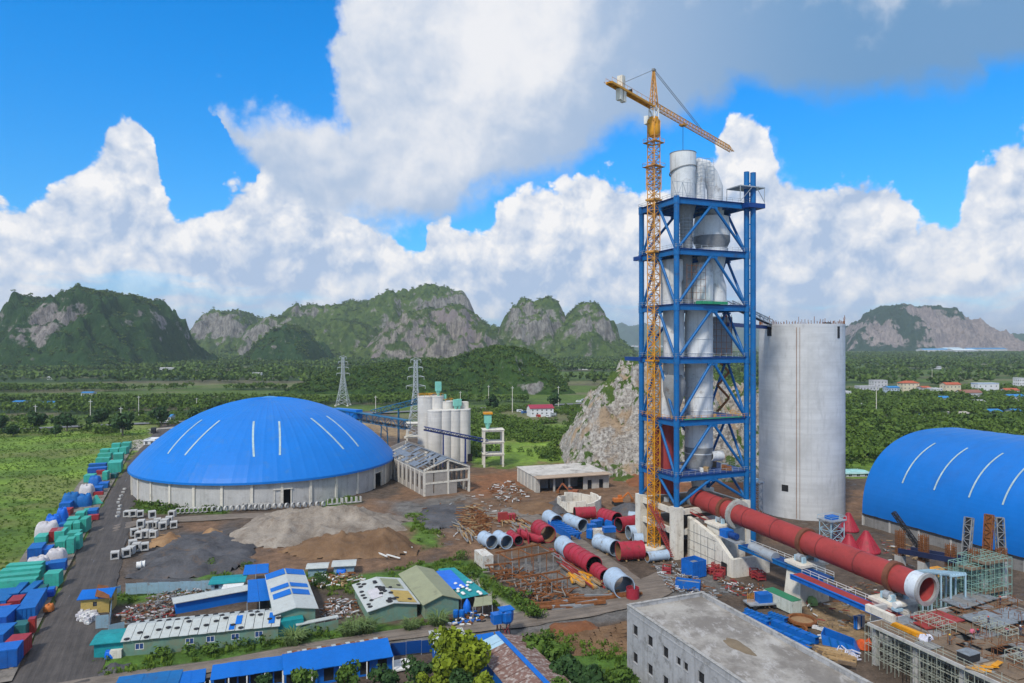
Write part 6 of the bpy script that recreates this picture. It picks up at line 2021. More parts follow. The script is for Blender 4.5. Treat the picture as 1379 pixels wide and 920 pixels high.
# heaps, steel stock, timber
def heap(name, label, cat, px_poly, h, mat, seed, cell=.8, rough=.3, cone=.9):
 poly = poly_px(px_poly)
 xs = [p[0] for p in poly]; ys = [p[1] for p in poly]
 x = np.arange(min(xs) - 2, max(xs) + 2, cell); y = np.arange(min(ys) - 2, max(ys) + 2, cell)
 X, Y = np.meshgrid(x, y)
 d = sdist(X.ravel(), Y.ravel(), poly).reshape(X.shape) + (fbm(X / 5, Y / 5, seed, 5) - .5) * 7.0
 k = np.clip(d / max(d.max(), .1), 0, 1)
 lum = fbm(X / 11, Y / 11, seed + 4, 4)
 z = h * k ** cone * (.30 + 1.4 * ridged(X / 9, Y / 9, seed + 4, 4) ** 1.5) + (fbm(X / 1.8, Y / 1.8, seed + 9, 4) - .5) * rough * (k > 0) * np.clip(k * 6, 0, 1)
 z = z + np.clip(d * .4 + .12, -1.0, .14)
 ny, nx = X.shape
 idx = np.arange(nx * ny).reshape(ny, nx)
 f = np.stack([idx[:-1, :-1], idx[:-1, 1:], idx[1:, 1:], idx[1:, :-1]], -1).reshape(-1, 4)
 keep = (z.ravel()[f] > -.5).all(1)
 o = raw_mesh(name, np.stack([X.ravel(), Y.ravel(), z.ravel()], 1), f[keep], mat, origin=(sum(xs) / len(xs), sum(ys) / len(ys), 0), smooth=True)
 return tag(o, label, cat, 'heaps of earth and gravel')
def earth(name, c1, c2, sc=.5):
 m, t, b = new_mat(name)
 pos = t.n.new('ShaderNodeNewGeometry').outputs['Position']
 n1, n2 = t.noise(pos, .12 * sc * 2, 7, .66), t.noise(pos, 2.2, 6, .7)
 base = t.mix(t.ramp(t.math('MULTIPLY_ADD', n2, .35, t.math('MULTIPLY', n1, .8)), .36, .78), c1, c2)
 base = t.mix(t.ramp(t.noise(pos, .35, 6, .7), .52, .70, 0, .6), base, (.15, .105, .075))
 t.l.new(base, b.inputs['Base Color']); b.inputs['Roughness'].default_value = .95; b.inputs['Specular IOR Level'].default_value = .1
 bp = t.add('ShaderNodeBump', {'Height': t.math('ADD', n1, t.math('MULTIPLY', n2, .6)), 'Strength': .9, 'Distance': .5})
 t.l.new(bp.outputs[0], b.inputs['Normal'])
 return m
M['gravel_pale'] = earth('gravel_pale', (.16, .13, .105), (.37, .325, .275))
M['earth_brown'] = earth('earth_brown', (.12, .07, .04), (.25, .155, .09))
M['earth_red'] = earth('earth_red', (.15, .06, .03), (.27, .12, .06))
M['slag_dark'] = earth('slag_dark', (.055, .055, .06), (.13, .13, .14))
M['earth_tan'] = earth('earth_tan', (.22, .12, .06), (.38, .24, .13))
heap('gravel_heap', 'large pale grey gravel mound in front of the dome', 'gravel heap', [(300, 732), (325, 712), (352, 692), (400, 690), (470, 691), (530, 694), (545, 712), (500, 722), (430, 730), (350, 738)], 5.2, M['gravel_pale'], 3, cone=.8)
heap('earth_heap', 'long ridged brown earth mound before the pale gravel', 'earth heap', [(385, 742), (420, 726), (470, 722), (530, 718), (555, 726), (556, 745), (500, 750), (420, 752)], 4.0, M['earth_brown'], 8, rough=.9, cone=.8)
heap('slag_heap', 'wide dark blue grey slag heap left of the gravel mound', 'slag heap', [(180, 775), (205, 745), (240, 724), (290, 718), (335, 735), (340, 755), (300, 768), (240, 780)], 2.6, M['slag_dark'], 12, rough=1.0, cone=.6)
heap('earth_heap', 'low tan earth strip between precast blocks and slag', 'earth heap', [(200, 736), (215, 722), (245, 718), (246, 726), (225, 734)], 1.4, M['earth_tan'], 17)
heap('earth_heap', 'small orange brown earth pile left of the pale gravel', 'earth heap', [(268, 722), (282, 714), (296, 716), (298, 726), (280, 728)], 1.7, M['earth_tan'], 19)
heap('earth_heap', 'brown earth bank left of the round basin', 'earth heap', [(690, 680), (735, 672), (765, 676), (760, 690), (720, 694), (695, 692)], 1.6, M['earth_brown'], 23, rough=.6)
heap('slag_heap', 'dark grey heap beside the brown bank near the basin', 'slag heap', [(735, 682), (752, 672), (764, 674), (764, 688), (745, 692)], 1.8, M['slag_dark'], 27)
heap('slag_heap', 'dark heap behind the red pipes right of the basin', 'slag heap', [(828, 688), (842, 676), (864, 680), (866, 696), (850, 698)], 2.0, M['slag_dark'], 29)
heap('earth_heap', 'dark red earth mound on the ploughed strip', 'earth heap', [(736, 852), (752, 845), (795, 842), (806, 848), (770, 858), (745, 860)], 1.0, M['earth_red'], 31, .5)
heap('gravel_heap', 'grey gravel patch near the frame shed gable', 'gravel heap', [(560, 700), (580, 682), (625, 680), (640, 694), (610, 710), (575, 712)], 1.0, M['slag_dark'], 37, cone=.4)
heap('earth_heap', 'red brown earth bank behind the white frame tower', 'earth heap', [(838, 640), (870, 622), (900, 628), (900, 650), (850, 655)], 3.0, M['earth_red'], 41)
heap('gravel_heap', 'small grey gravel pile at the corner of the compound', 'gravel heap', [(138, 905), (150, 893), (166, 895), (160, 910)], .8, M['slag_dark'], 43, .4)
fr = MB()
for k in range(9):
 a, b = G(745 + k * 3, 862 + k * 2.4), G(850, 838 + k * 5.2)
 n = 14
 for j in range(n):
  p, q = a.lerp(b, j / n), a.lerp(b, (j + 1) / n)
  hh = .35 + .2 * math.sin(j * 1.7 + k)
  fr.add([p + V * -.7, q + V * -.7, q + Z * hh, p + Z * hh, p + V * .7, q + V * .7], [(0, 1, 2, 3), (3, 2, 5, 4)], 0, True)
tag(fr.build('furrow_ridges', M['earth_brown']), 'brown ploughed ridges between grass and concrete building', 'ploughed earth', None, 'structure')
def rods(name, label, cat, px_poly, n, ln, th, mats, dirdeg, spread, zmax, seed, kind='stuff'):
 """loose stock of bars, poles or scrap strewn over a patch of ground"""
 poly = poly_px(px_poly)
 r = random.Random(seed)
 xs = [p[0] for p in poly]; ys = [p[1] for p in poly]
 mb = MB()
 tries = 0
 made = 0
 while made < n and tries < n * 30:
  tries += 1
  x, y = r.uniform(min(xs), max(xs)), r.uniform(min(ys), max(ys))
  if sdist(np.array([x]), np.array([y]), poly)[0] < 0:
   continue
  a = R(dirdeg + r.gauss(0, spread))
  L = ln * r.uniform(.5, 1.2)
  z = .15 + r.random() ** 2 * zmax
  d = Vector((math.cos(a), math.sin(a), r.uniform(-.06, .06) * (1 + zmax)))
  p = Vector((x, y, z + .1))
  mb.bar(p - d * L / 2, p + d * L / 2, th * r.uniform(.7, 1.4), th * r.uniform(.7, 1.4), r.randrange(len(mats)))
  made += 1
 o = mb.build(name, [M[k] for k in mats])
 o['label'] = label
 if kind:
  o['kind'] = kind
 else:
  o['category'] = cat
 return o
rods('rusty_scrap', 'rusty reinforcing mats piled left of the grey pipes', 'scrap', [(618, 690), (640, 682), (658, 700), (660, 718), (640, 722), (620, 705)], 260, 4.0, .16, ['rust', 'rust', 'timber'], 20, 60, 1.6, 1)
rods('pole_stock', 'grey and brown poles lying by the rusty mats', 'poles', [(610, 706), (618, 702), (640, 722), (638, 732), (628, 732)], 26, 7, .28, ['old_wood', 'timber', 'vessel_dark'], 108, 8, .5, 2)
rods('plank_stock', 'pale planks and beams strewn behind the red pipes', 'planks', [(668, 700), (690, 690), (722, 712), (718, 720), (690, 716)], 44, 8, .3, ['old_wood', 'timber', 'rust', 'vessel_dark'], 112, 12, .6, 3)
rods('red_bar_stock', 'long red brown steel bars laid out before the pipe row', 'bars', [(748, 748), (760, 744), (808, 780), (795, 786), (765, 775)], 46, 15, .26, ['kiln_red', 'rust', 'vessel_dark'], 112, 3, .3, 4)
rods('yellow_boards', 'yellow formwork boards beside the narrow red shell', 'boards', [(764, 778), (785, 772), (808, 784), (795, 791), (772, 788)], 34, 4.5, .5, ['yellow', 'timber'], 112, 10, .4, 5)
rods('rust_stock', 'rusty beams and offcuts in the steel yard', 'beams', [(660, 772), (705, 768), (760, 790), (780, 805), (720, 812), (690, 790)], 170, 4.5, .2, ['rust', 'rust', 'old_wood', 'rust'], 60, 70, .7, 6)
rods('beam_stock', 'brown steel beams stacked along the crossing road', 'beams', [(728, 815), (772, 810), (850, 795), (850, 802), (775, 822), (730, 824)], 36, 8, .55, ['rust', 'rust', 'vessel_dark'], 14, 4, .6, 7)
rods('site_rubble', 'broken pale concrete strewn before the low store', 'rubble', [(655, 655), (690, 648), (715, 668), (700, 678), (668, 676)], 130, 2.2, .3, ['old_wood', 'vessel', 'rust', 'ply'], 30, 60, .7, 8)
rods('kiln_debris', 'grey white offcuts and wire around the tower foot', 'debris', [(880, 762), (905, 758), (950, 790), (990, 800), (940, 812), (900, 795)], 260, 1.7, .15, ['vessel', 'grey_steel', 'grey_steel', 'rust', 'vessel_dark', 'ply'], 30, 80, .8, 9)
rods('kiln_debris', 'coloured scrap along the foot of the kiln piers', 'debris', [(955, 775), (1000, 785), (1050, 800), (1080, 820), (1030, 818), (985, 800)], 170, 1.5, .18, ['rust', 'rust', 'ply', 'vessel_dark', 'kiln_red', 'vessel'], 30, 80, .7, 10)
rods('site_scrap', 'scattered scrap over the ground by the frame shed', 'scrap', [(540, 690), (640, 665), (720, 690), (690, 720), (600, 730)], 150, 2.0, .2, ['old_wood', 'rust', 'vessel', 'ply', 'vessel_dark'], 30, 80, .3, 11)
rods('site_scrap', 'scattered scrap under and beyond the kiln', 'scrap', [(1080, 800), (1150, 790), (1200, 760), (1160, 720), (1240, 740), (1190, 850), (1100, 850)], 230, 1.6, .16, ['rust', 'timber', 'vessel_dark', 'vessel', 'ply', 'kiln_red'], 30, 80, .5, 12)
rods('pale_poles', 'white posts lying on the brown earth before the gravel', 'posts', [(500, 742), (545, 736), (552, 748), (515, 755)], 8, 6, .3, ['white_paint'], 150, 30, .4, 13)
rods('broken_tiles', 'heap of white broken foam beside the yellow hut', 'foam', [(104, 836), (112, 824), (128, 824), (132, 834), (118, 842)], 260, .9, .5, ['white_paint', 'grey_cloth'], 0, 90, .9, 14)
def frame_rack(label, px0, py0, px1, py1, h, depth, n, posts_mat='rust'):
 a, b = G(px0, py0), G(px1, py1)
 d = (b - a).normalized(); s = Vector((-d.y, d.x, 0))
 t = thing('steel_rack', label, 'rack', (a + b) / 2, 'rusty steel racks in the yard')
 for k in range(n):
  for q in (0, depth):
   p = a.lerp(b, k / (n - 1)) + s * q
   MB().bar(p - Z * .2, p + Z * h * (1 if (k + int(q)) % 3 else 1.1), .2).build('post', M[posts_mat if k % 2 else 'vessel_dark'], t)
 for q in (0, depth):
  MB().bar(a + s * q - d * .8 + Z * h, b + s * q + d * .8 + Z * h, .3, .4).build('rail', M['rust'], t)
 for k in (0, n // 2, n - 1):
  p = a.lerp(b, k / (n - 1))
  MB().bar(p + Z * (h * .97), p + s * depth + Z * (h * .97), .25).build('cross_rail', M['rust'], t)
 return t
frame_rack('rusty steel rack nearest the white container', 690, 778, 745, 766, 4.6, 7, 7)
frame_rack('lower rusty steel rack at the near side of the steel yard', 714, 805, 764, 796, 3.2, 5, 8)
frame_rack('low rusty rack at the compound side of the steel yard', 664, 778, 694, 775, 1.6, 5, 5)
c = G(677, 702)
t = thing('red_machine', 'dark red machine frame among the planks', 'machine', c)
MB().box(c, (3.2, 1.0, 3.0), 20).build('panel', M['kiln_red'], t); MB().box(c + U * 3, (3.0, 2.4, 2.2), 20).build('casing', M['pipe_red'], t)
for k in range(3):
 MB().bar(c + U * (2 + k) - V * 1.3, c + U * (2 + k) - V * 1.3 + Z * 2.6, .2).build('post', M['rust'], t)
# round the foot of the kiln
def ribbed_box(name, label, cat, c, deg, w, d, h, mat, group=None, open_top=True):
 u, v = frame(deg)
 t = thing(name, label, cat, c, group)
 o = c - u * w / 2 - v * d / 2
 th = .1
 for (p, a, b) in ((o, u * w, v * th), (o + v * (d - th), u * w, v * th), (o + v * th, u * th, v * (d - 2 * th)), (o + u * (w - th) + v * th, u * th, v * (d - 2 * th))):
  MB().obox(p, a, b, Z * h).build('side', M[mat], t)
 rb = MB()
 n = max(2, int(w / .7))
 for k in range(n + 1):
  rb.obox(o - v * .1 + u * (w - .12) * k / n, u * .12, v * .1, Z * h); rb.obox(o + v * d + u * (w - .12) * k / n, u * .12, v * .1, Z * h)
 n = max(2, int(d / .7))
 for k in range(n + 1):
  rb.obox(o - u * .1 + v * (d - .12) * k / n, u * .1, v * .12, Z * h); rb.obox(o + u * w + v * (d - .12) * k / n, u * .1, v * .12, Z * h)
 rb.build('ribs', M[mat], t)
 MB().obox(o + u * th + v * th + Z * (h * .7 if open_top else h - .1), u * (w - 2 * th), v * (d - 2 * th), Z * .1).build('load', M['vessel_dark'] if open_top else M[mat], t)
 return t
ribbed_box('steel_bin', 'tall ribbed bright blue steel bin at the tower foot', 'steel bin', G(941, 778) + V * 2, 30, 4.6, 4.0, 4.2, 'blue_paint')
ribbed_box('steel_skip', 'low bright blue steel skip before the ribbed blue bin', 'skip', G(930, 794) + V * 1, 160, 5.6, 2.4, 2.0, 'blue_paint')
for i, (px, py) in enumerate(((958, 772), (966, 768), (974, 772), (968, 780), (898, 772), (1016, 777), (1023, 780))):
 c = G(px, py)
 t = thing('red_steel_cage', 'small dark red steel cage by the kiln pier, %s from the left' % ORD[(1, 2, 4, 3, 0, 5, 6)[i]], 'steel cage', c, 'red steel cages around the piers')
 u, v = frame(20 + 13 * i)
 fr = MB()
 for a in (-1, 1):
  for b in (-1, 1):
   fr.bar(c + u * a * 1.1 + v * b * 1.0, c + u * a * 1.1 + v * b * 1.0 + Z * 2, .2)
  for z in (.3, 1.1, 1.9):
   fr.bar(c + u * a * 1.1 - v + Z * z, c + u * a * 1.1 + v + Z * z, .18); fr.bar(c - u * 1.1 + v * a + Z * z, c + u * 1.1 + v * a + Z * z, .18)
 fr.build('bars', M['kiln_red'], t)
 MB().box(c, (1.7, 1.5, 1.3), 20 + 13 * i).build('load', M['pipe_red'], t)
for i, (a, b, h, w) in enumerate((((1001, 834), (1034, 846), 1.4, 1.1), ((1004, 826), (1036, 838), 1.0, .9), ((1040, 843), (1100, 868), 1.4, 1.3), ((1030, 846), (1092, 872), .7, .9), ((1036, 831), (1058, 839), 1.0, 1.2), ((1002, 838), (1090, 876), .5, .7))):
 p, q = G(*a), G(*b)
 s = (q - p).cross(Z).normalized()
 t = thing('steel_beam', 'blue steel box beam stacked beside the concrete building, %s from the kiln side' % ORD[(3, 1, 2, 4, 0, 5)[i]], 'steel beam', (p + q) / 2, 'blue steel beams beside the concrete building')
 MB().obox(p - s * w / 2 + Z * .1, q - p, s * w, Z * h).build('beam', M['blue_paint'], t)
 for k in range(6):
  e = p.lerp(q, k / 5)
  MB().obox(e - s * (w / 2 + .1) + Z * (h + .1), s * (w + .2), (q - p).normalized() * .3, Z * .12).build('rib', M['blue_steel'], t)
c = G(1029, 818) + V * 1
t = thing('cage_pallet', 'bright blue steel cage on a flat grey trailer bed', 'trailer', c)
MB().box(c + Z * .7, (7, 3.4, .3), 10).build('bed', M['grey_steel'], t)
for k in (-2.4, 2.4):
 for s in (-1, 1):
  MB().cyl(c + frame(10)[0] * k + frame(10)[1] * (1.5 * s) + Z * .4, c + frame(10)[0] * k + frame(10)[1] * (1.8 * s) + Z * .4, .4, n=10).build('wheel', M['dark'], t)
MB().box(c + frame(10)[0] * .6 + Z * 1.0, (3.2, 2.2, 1.9), 10).build('cage', M['blue_paint'], t)
fr = MB()
for k in range(4):
 fr.bar(c + frame(10)[0] * (-3.2 + k * .5) + Z * 1, c + frame(10)[0] * (-3.2 + k * .5) + Z * 3, .12)
fr.build('yellow_rail', M['yellow'], t)
c = G(1080, 836, .3)
t = thing('ring_segment', 'rusty steel ring lying flat on the sand', 'ring', c, 'ring parts on the sand')
m_ = MB()
for k in range(24):
 a0, a1 = 2 * math.pi * k / 24, 2 * math.pi * (k + 1) / 24
 for r0, r1, z in ((2.4, 3.0, .5),):
  e0, e1 = Vector((math.cos(a0), math.sin(a0), 0)), Vector((math.cos(a1), math.sin(a1), 0))
  m_.add([c + e0 * r1, c + e1 * r1, c + e1 * r1 + Z * z, c + e0 * r1 + Z * z, c + e0 * r0, c + e1 * r0, c + e1 * r0 + Z * z, c + e0 * r0 + Z * z], [(0, 1, 2, 3), (3, 2, 6, 7), (7, 6, 5, 4)], 0)
m_.build('ring', M['rust'], t); m_ = MB().lathe(c, [(2.4, .05), (.1, .1)], 20); m_.build('filling', M['earth_tan'], t)
for i, (px, py, lb) in enumerate(((1094, 850, 'pale curved steel segment nearest the rusty ring'), (1101, 852, 'pale curved steel segment right of another one'), (1068, 846, 'brown curved steel segment left of the pale ones'))):
 c = G(px, py, .2)
 t = thing('ring_segment', lb, 'ring', c, 'ring parts on the sand')
 pts = [c + Vector((math.cos(a) * 2.6, math.sin(a) * 2.6, 0)) for a in np.linspace(-1.6, 1.2, 12)]
 m_ = MB()
 for k in range(11):
  m_.bar(pts[k], pts[k + 1], .45, .7)
 m_.build('arc', M['vessel'] if i < 2 else M['rust'], t)
c = G(1133, 872)
t = thing('blue_hopper', 'large blue folded steel hopper lying on the sand', 'hopper', c)
u, v = frame(-20)
m_ = MB(); P_ = [c - u * 3.4 - v * 1.6, c + u * 3.0 - v * 1.8, c + u * 3.4 + v * 1.8, c - u * 2.6 + v * 1.9]
T_ = [c - u * 3.8 - v * 1.2 + Z * 2.6, c + u * 2.0 - v * 1.6 + Z * 1.2, c + u * 2.4 + v * 1.4 + Z * 1.6, c - u * 3.0 + v * 1.6 + Z * 3.0]
for k in range(4):
 m_.plate(P_[k], P_[(k + 1) % 4], T_[(k + 1) % 4], T_[k], .12)
m_.build('plates', M['blue_paint'], t); MB().plate(*[p + Z * .2 for p in P_], .1).build('bottom', M['blue_steel'], t)
for k in range(3):
 MB().bar(P_[0].lerp(P_[1], .25 + .25 * k) - v * .1, T_[0].lerp(T_[1], .25 + .25 * k) - v * .1, .2).build('rib', M['blue_steel'], t)
def lump(name, label, cat, c, sx, sy, h, deg, mat, seed=1, group=None, fold=.18):
 """something soft under a sheet: draped, creased mound"""
 u, v = frame(deg)
 n, m_ = 22, 9
 mb = MB()
 vs = []
 for i in range(m_ + 1):
  f = i / m_
  for k in range(n):
   a = 2 * math.pi * k / n
   sq = (abs(math.cos(a)) ** 4 + abs(math.sin(a)) ** 4) ** -.25
   r = min(1, f * 1.25) * sq
   nz = float(vnoise(np.array([math.cos(a) * 3 + seed * 7.1 + f * 2]), np.array([math.sin(a) * 3 + f * 4 + seed]), seed)[0]) - .5
   z = h * (1 - max(0, (f - .62) / .38) ** .8) * (1 + nz * fold * 2.4)
   q = c + u * (sx / 2 * r * math.cos(a) * (1 + nz * fold)) + v * (sy / 2 * r * math.sin(a) * (1 + nz * fold))
   vs.append(q + Z * max(z, 0.02))
 fs = [(i * n + k, i * n + (k + 1) % n, (i + 1) * n + (k + 1) % n, (i + 1) * n + k)[::-1] for i in range(m_) for k in range(n)]
 mb.add(vs, fs, 0, True)
 return tag(mb.build(name, M[mat]), label, cat, group)
M['orange_sheet'] = surf('orange_sheet', (.55, .09, .02), .7, var=.2, bump=.6, bump_scale=2)
M['lime'] = surf('lime', (.30, .48, .16), .7, var=.2, bump=.5)
M['white_net'] = surf('white_net', (.60, .60, .70), .8, var=.2, bump=1.0, bump_scale=3)
lump('orange_sheet', 'crumpled orange sheet beside the scaffolding', 'sheet', G(1165, 872), 3.4, 2.6, 1.2, 10, 'orange_sheet', 3, fold=.4)
lump('lime_sack', 'pale green covered bundle under the middle kiln pier', 'bundle', G(1094, 814), 2.2, 1.8, 1.6, 10, 'lime', 4)
rods('white_cord', 'tangle of white plastic strips beside the blue hopper', 'strips', [(1122, 880), (1135, 876), (1158, 888), (1150, 896), (1130, 890)], 90, 1.8, .16, ['white_net'], 0, 90, .9, 15)
rods('plank_stock', 'brown planks stacked along the concrete building', 'planks', [(1100, 876), (1112, 870), (1146, 894), (1140, 902)], 40, 4, .45, ['timber', 'ply'], 150, 6, .9, 16)
c = G(1159, 846)
t = thing('pipe_bundle', 'upright bundle of pale striped plastic pipes near the scaffolding', 'pipe bundle', c)
for k in range(12):
 MB().cyl(c + U * (k % 6 * .42 - 1.2) + V * (k // 6 * .5), c + U * (k % 6 * .42 - 1.2) + V * (k // 6 * .5) + Z * 2.6, .2, n=8).build('pipe', M['white_net'] if k % 3 else M['blue_paint'], t)
for (px, py, rr, hh, lb) in ((1150, 716, 3.0, 5.4, 'red steel cone standing farthest from the kiln'), (1140, 734, 2.7, 4.8, 'red steel cone left of the other cones by the silo'), (1152, 745, 3.0, 4.8, 'red steel cone nearest the kiln between two others'), (1177, 745, 3.7, 5.6, 'widest red steel cone right of the others')):
 c = G(px, py) + V * rr * .7
 t = thing('steel_cone', lb, 'steel cone', c, 'red steel cones by the silo')
 MB().lathe(c, [(rr, 0), (rr, .3), (.5, hh), (.3, hh + .1)], 18, smooth=False).build('cone', M['pipe_red'], t)
 rb = MB()
 for k in range(18):
  a = 2 * math.pi * k / 18
  e = Vector((math.cos(a), math.sin(a), 0))
  rb.bar(c + e * (rr + .05) + Z * .3, c + e * .55 + Z * hh, .14)
 rb.build('ribs', M['pipe_red'], t)
 MB().lathe(c, [(rr + .12, 0), (rr + .12, .25)], 18).build('flange', M['pipe_red'], t)
# scaffolded building at the lower right
def scaffold(mb, o, u, v, L, D, h, su, sv, sz, th=.07, diag=True):
 nu, nv, nz = max(1, int(L / su)), max(1, int(D / sv)), max(1, int(h / sz))
 for i in range(nu + 1):
  for j in range(nv + 1):
   p = o + u * (L * i / nu) + v * (D * j / nv)
   mb.bar(p, p + Z * h, th)
 for k in range(1, nz + 1):
  z = h * k / nz
  for j in range(nv + 1):
   mb.bar(o + v * (D * j / nv) + Z * z, o + v * (D * j / nv) + u * L + Z * z, th)
  for i in range(nu + 1):
   mb.bar(o + u * (L * i / nu) + Z * z, o + u * (L * i / nu) + v * D + Z * z, th)
 return mb
M['scaf'] = surf('scaf', (.42, .45, .38), .6, .2, var=.25, dirt=(.25, .13, .06))
M['scaf_green'] = surf('scaf_green', (.25, .42, .36), .6, .2, var=.25, dirt=(.25, .15, .08))
M['form_grey'] = surf('form_grey', (.20, .225, .25), .6, var=.3, dirt=(.10, .08, .07), dirt_amt=.5)
def build_construction():
 u, v = frame(20.5)
 f = -v
 E = Vector((67.3, 127.6, 0))
 L, D, h = 46.0, 38.0, 7.4
 t = thing('scaffolded_building', 'concrete building under construction wrapped in scaffolding with a littered deck', 'building', E + f * L / 2 + u * D / 2)
 for i in range(6):
  for j in range(5):
   MB().obox(E + f * (i * 8.4) + u * (j * 8.5) - Z * .3, f * .9, u * .9, Z * (h - .4)).build('column', M['concrete'], t)
 for i in range(6):
  MB().obox(E + f * (i * 8.4 + .1) + u * .9 + Z * (h - 1.3), f * .7, u * (D - 1), Z * 1.0).build('beam', M['dark_concrete'], t)
 for j in range(5):
  MB().obox(E + u * (j * 8.5 + .1) + f * .9 + Z * (h - 1.25), u * .7, f * (L - 4), Z * .9).build('beam', M['dark_concrete'], t)
 for i in range(5):
  sc = scaffold(MB(), E + f * (i * 8.4 + 1.1) + u * .2, f, u, 7.4, 7.4, h - 1.3, 1.3, 1.3, 1.3)
  sc.build('scaffold', M['scaf'], t)
 for i in range(6):
  sc = scaffold(MB(), E + f * (i * 8.0 - .6) - u * 1.1, f, u, 8.0, .9, h - .3, 1.6, 1, 1.7)
  sc.build('scaffold', M['scaf'], t)
 rl = MB()
 for k in range(40):
  p = E + f * (k * 1.2) - u * .4
  if k % 3 != 1:
   rl.bar(p + Z * (h - .5), p + Z * (h + 1.2 + .5 * (k % 4 == 0)), .06)
 for z in (.6, 1.1):
  rl.bar(E - u * .4 + f * 3 + Z * (h + z), E - u * .4 + f * 47 + Z * (h + z), .06)
 rl.build('guard_rail', M['scaf'], t)
 r = random.Random(21)
 for i in range(15):
  for j in range(13):
   x = r.random()
   if x < .16 and j > 1:
    continue
   zz = r.choice((0, 0, .05, .1, .18)) + (.45 if j > 6 and 3 < i < 9 else 0)
   m_ = 'ply' if x < .50 else 'dark_concrete' if x < .72 else 'vessel_dark' if x < .84 else 'form_grey' if x < .92 else 'ply'
   MB().obox(E + f * (i * 3.05 + .02) + u * (j * 2.95 - .6) + Z * (h + zz), f * 3.0, u * 2.9, Z * .12).build('deck_panel', M[m_], t)
 for i in range(7):
  sc = scaffold(MB(), E + f * (3 + i * 5.5) + u * (7 + 8 * (i % 3)) + Z * (h + .2), f, u, 6, 3, 1.9, 1.5, 1.5, .95)
  sc.build('scaffold', M['scaf'], t)
 rb = MB()
 for k in range(620):
  p = E + f * r.uniform(1, L - 4) + u * r.uniform(4, D - 1) + Z * (h + .3)
  if r.random() < .6:
   a = r.choice((f, u)) * r.uniform(1, 4)
   rb.bar(p + Z * r.uniform(0, .9), p + a + Z * r.uniform(0, .9), .08)
  else:
   rb.bar(p, p + Z * r.uniform(.7, 1.9), .07)
 rb.build('rebar', M['rust'], t)['kind'] = 'stuff'
 MB().obox(E - u * .9 + Z * (h - .35), u * .3, f * L, Z * .5).build('edge_beam', M['concrete'], t)
 MB().obox(E - u * .9 - f * .3 + Z * (h - .352), u * D, f * .3, Z * .5).build('edge_beam', M['concrete'], t)
 return E, u, f, h
CE, CU, CF, CH = build_construction()
def deck(px, py, dz=.25):
 return G(px, py, CH + dz)
def on_deck(name, label, cat, px, py, parts, group=None):
 c = deck(px, py)
 t = thing(name, label, cat, c, group)
 for nm, off, size, deg, mat in parts:
  MB().box(c + CU * off[0] + CF * off[1] + Z * off[2], size, deg, ).build(nm, M[mat], t)
 return t
on_deck('formwork_stack', 'stack of yellow formwork boards on the deck edge', 'formwork', 1224, 852, [('board', (0, 0, .16 * k), (.9 + .1 * (k % 2), 7.0 - .3 * k, .14), 20 + k, 'yellow') for k in range(5)])
on_deck('site_box', 'dark tool box with a pale blue grey lid on the deck', 'tool box', 1304, 888, [('box', (0, 0, 0), (2.8, 2.0, 1.2), 24, 'dark'), ('lid', (0, 0, 1.203), (3.0, 2.2, .12), 24, 'form_grey')])
on_deck('formwork_stack', 'ochre boards scattered in front of the dark tool box', 'formwork', 1322, 900, [('board', (.9 * k - 1.5, .4 * (k % 2), .08 * k), (.8, 2.6, .1), 40 + 17 * k, 'yellow' if k % 2 else 'timber') for k in range(6)])
on_deck('slab_form', 'large blue grey steel form plate lying on the deck', 'form plate', 1330, 838, [('plate', (0, 0, .5), (7.5, 6.0, .15), 20, 'form_grey'), ('plate', (6, 0, .45), (4.0, 5.0, .15), 20, 'form_grey'), ('rib', (0, 0, .66), (7.5, .3, .12), 20, 'vessel_dark')])
on_deck('plank_walk', 'tan plank walkway beside the large form plate', 'walkway', 1288, 845, [('plank', (.55 * k - 1.5, 0, .2), (.5, 6.0, .1), 22, 'ply') for k in range(7)])
on_deck('red_sheet', 'dark red steel sheet lying below the kiln mouth', 'sheet', 1262, 836, [('sheet', (0, 0, .3), (8.0, 5.0, .2), 22, 'kiln_red'), ('sheet', (-3.8, 1.2, .2), (4.0, 3.0, .2), 15, 'kiln_red')])
on_deck('slab_form', 'grey form plates along the far edge of the deck', 'form plate', 1305, 812, [('plate', (2.4 * k - 4, -.3 * k, .4), (2.3, 5.0, .12), 20, 'dark_concrete' if k % 2 else 'form_grey') for k in range(5)])
on_deck('slab_form', 'small pale form plate at the right edge of the deck', 'form plate', 1362, 826, [('plate', (0, 0, .4), (3.0, 3.0, .12), 20, 'form_grey'), ('plate', (0, 2.8, .35), (3.4, 2.2, .12), 24, 'grey_steel')])
on_deck('low_wall', 'pale concrete upstand at the corner of the deck', 'wall', 1185, 830, [('upstand', (0, 0, 0), (1.0, 6.0, 1.3), 20, 'pale_concrete'), ('upstand', (2.2, -2.4, 0), (4.0, .8, 1.0), 20, 'concrete')])
for i, (px, py) in enumerate(((1200, 812), (1208, 822))):
 c = deck(px, py)
 t = thing('roller_motor', 'pale grey motor unit left of the kiln mouth, %s from the left' % ORD[i], 'motor', c, 'motors beside the kiln mouth')
 MB().box(c, (1.6, 1.3, .5), 20).build('base', M['light_blue_steel'], t); MB().cyl(c + Z * 1.1 - CU * .7, c + Z * 1.1 + CU * .7, .6, n=14).build('motor', M['white_paint'], t)
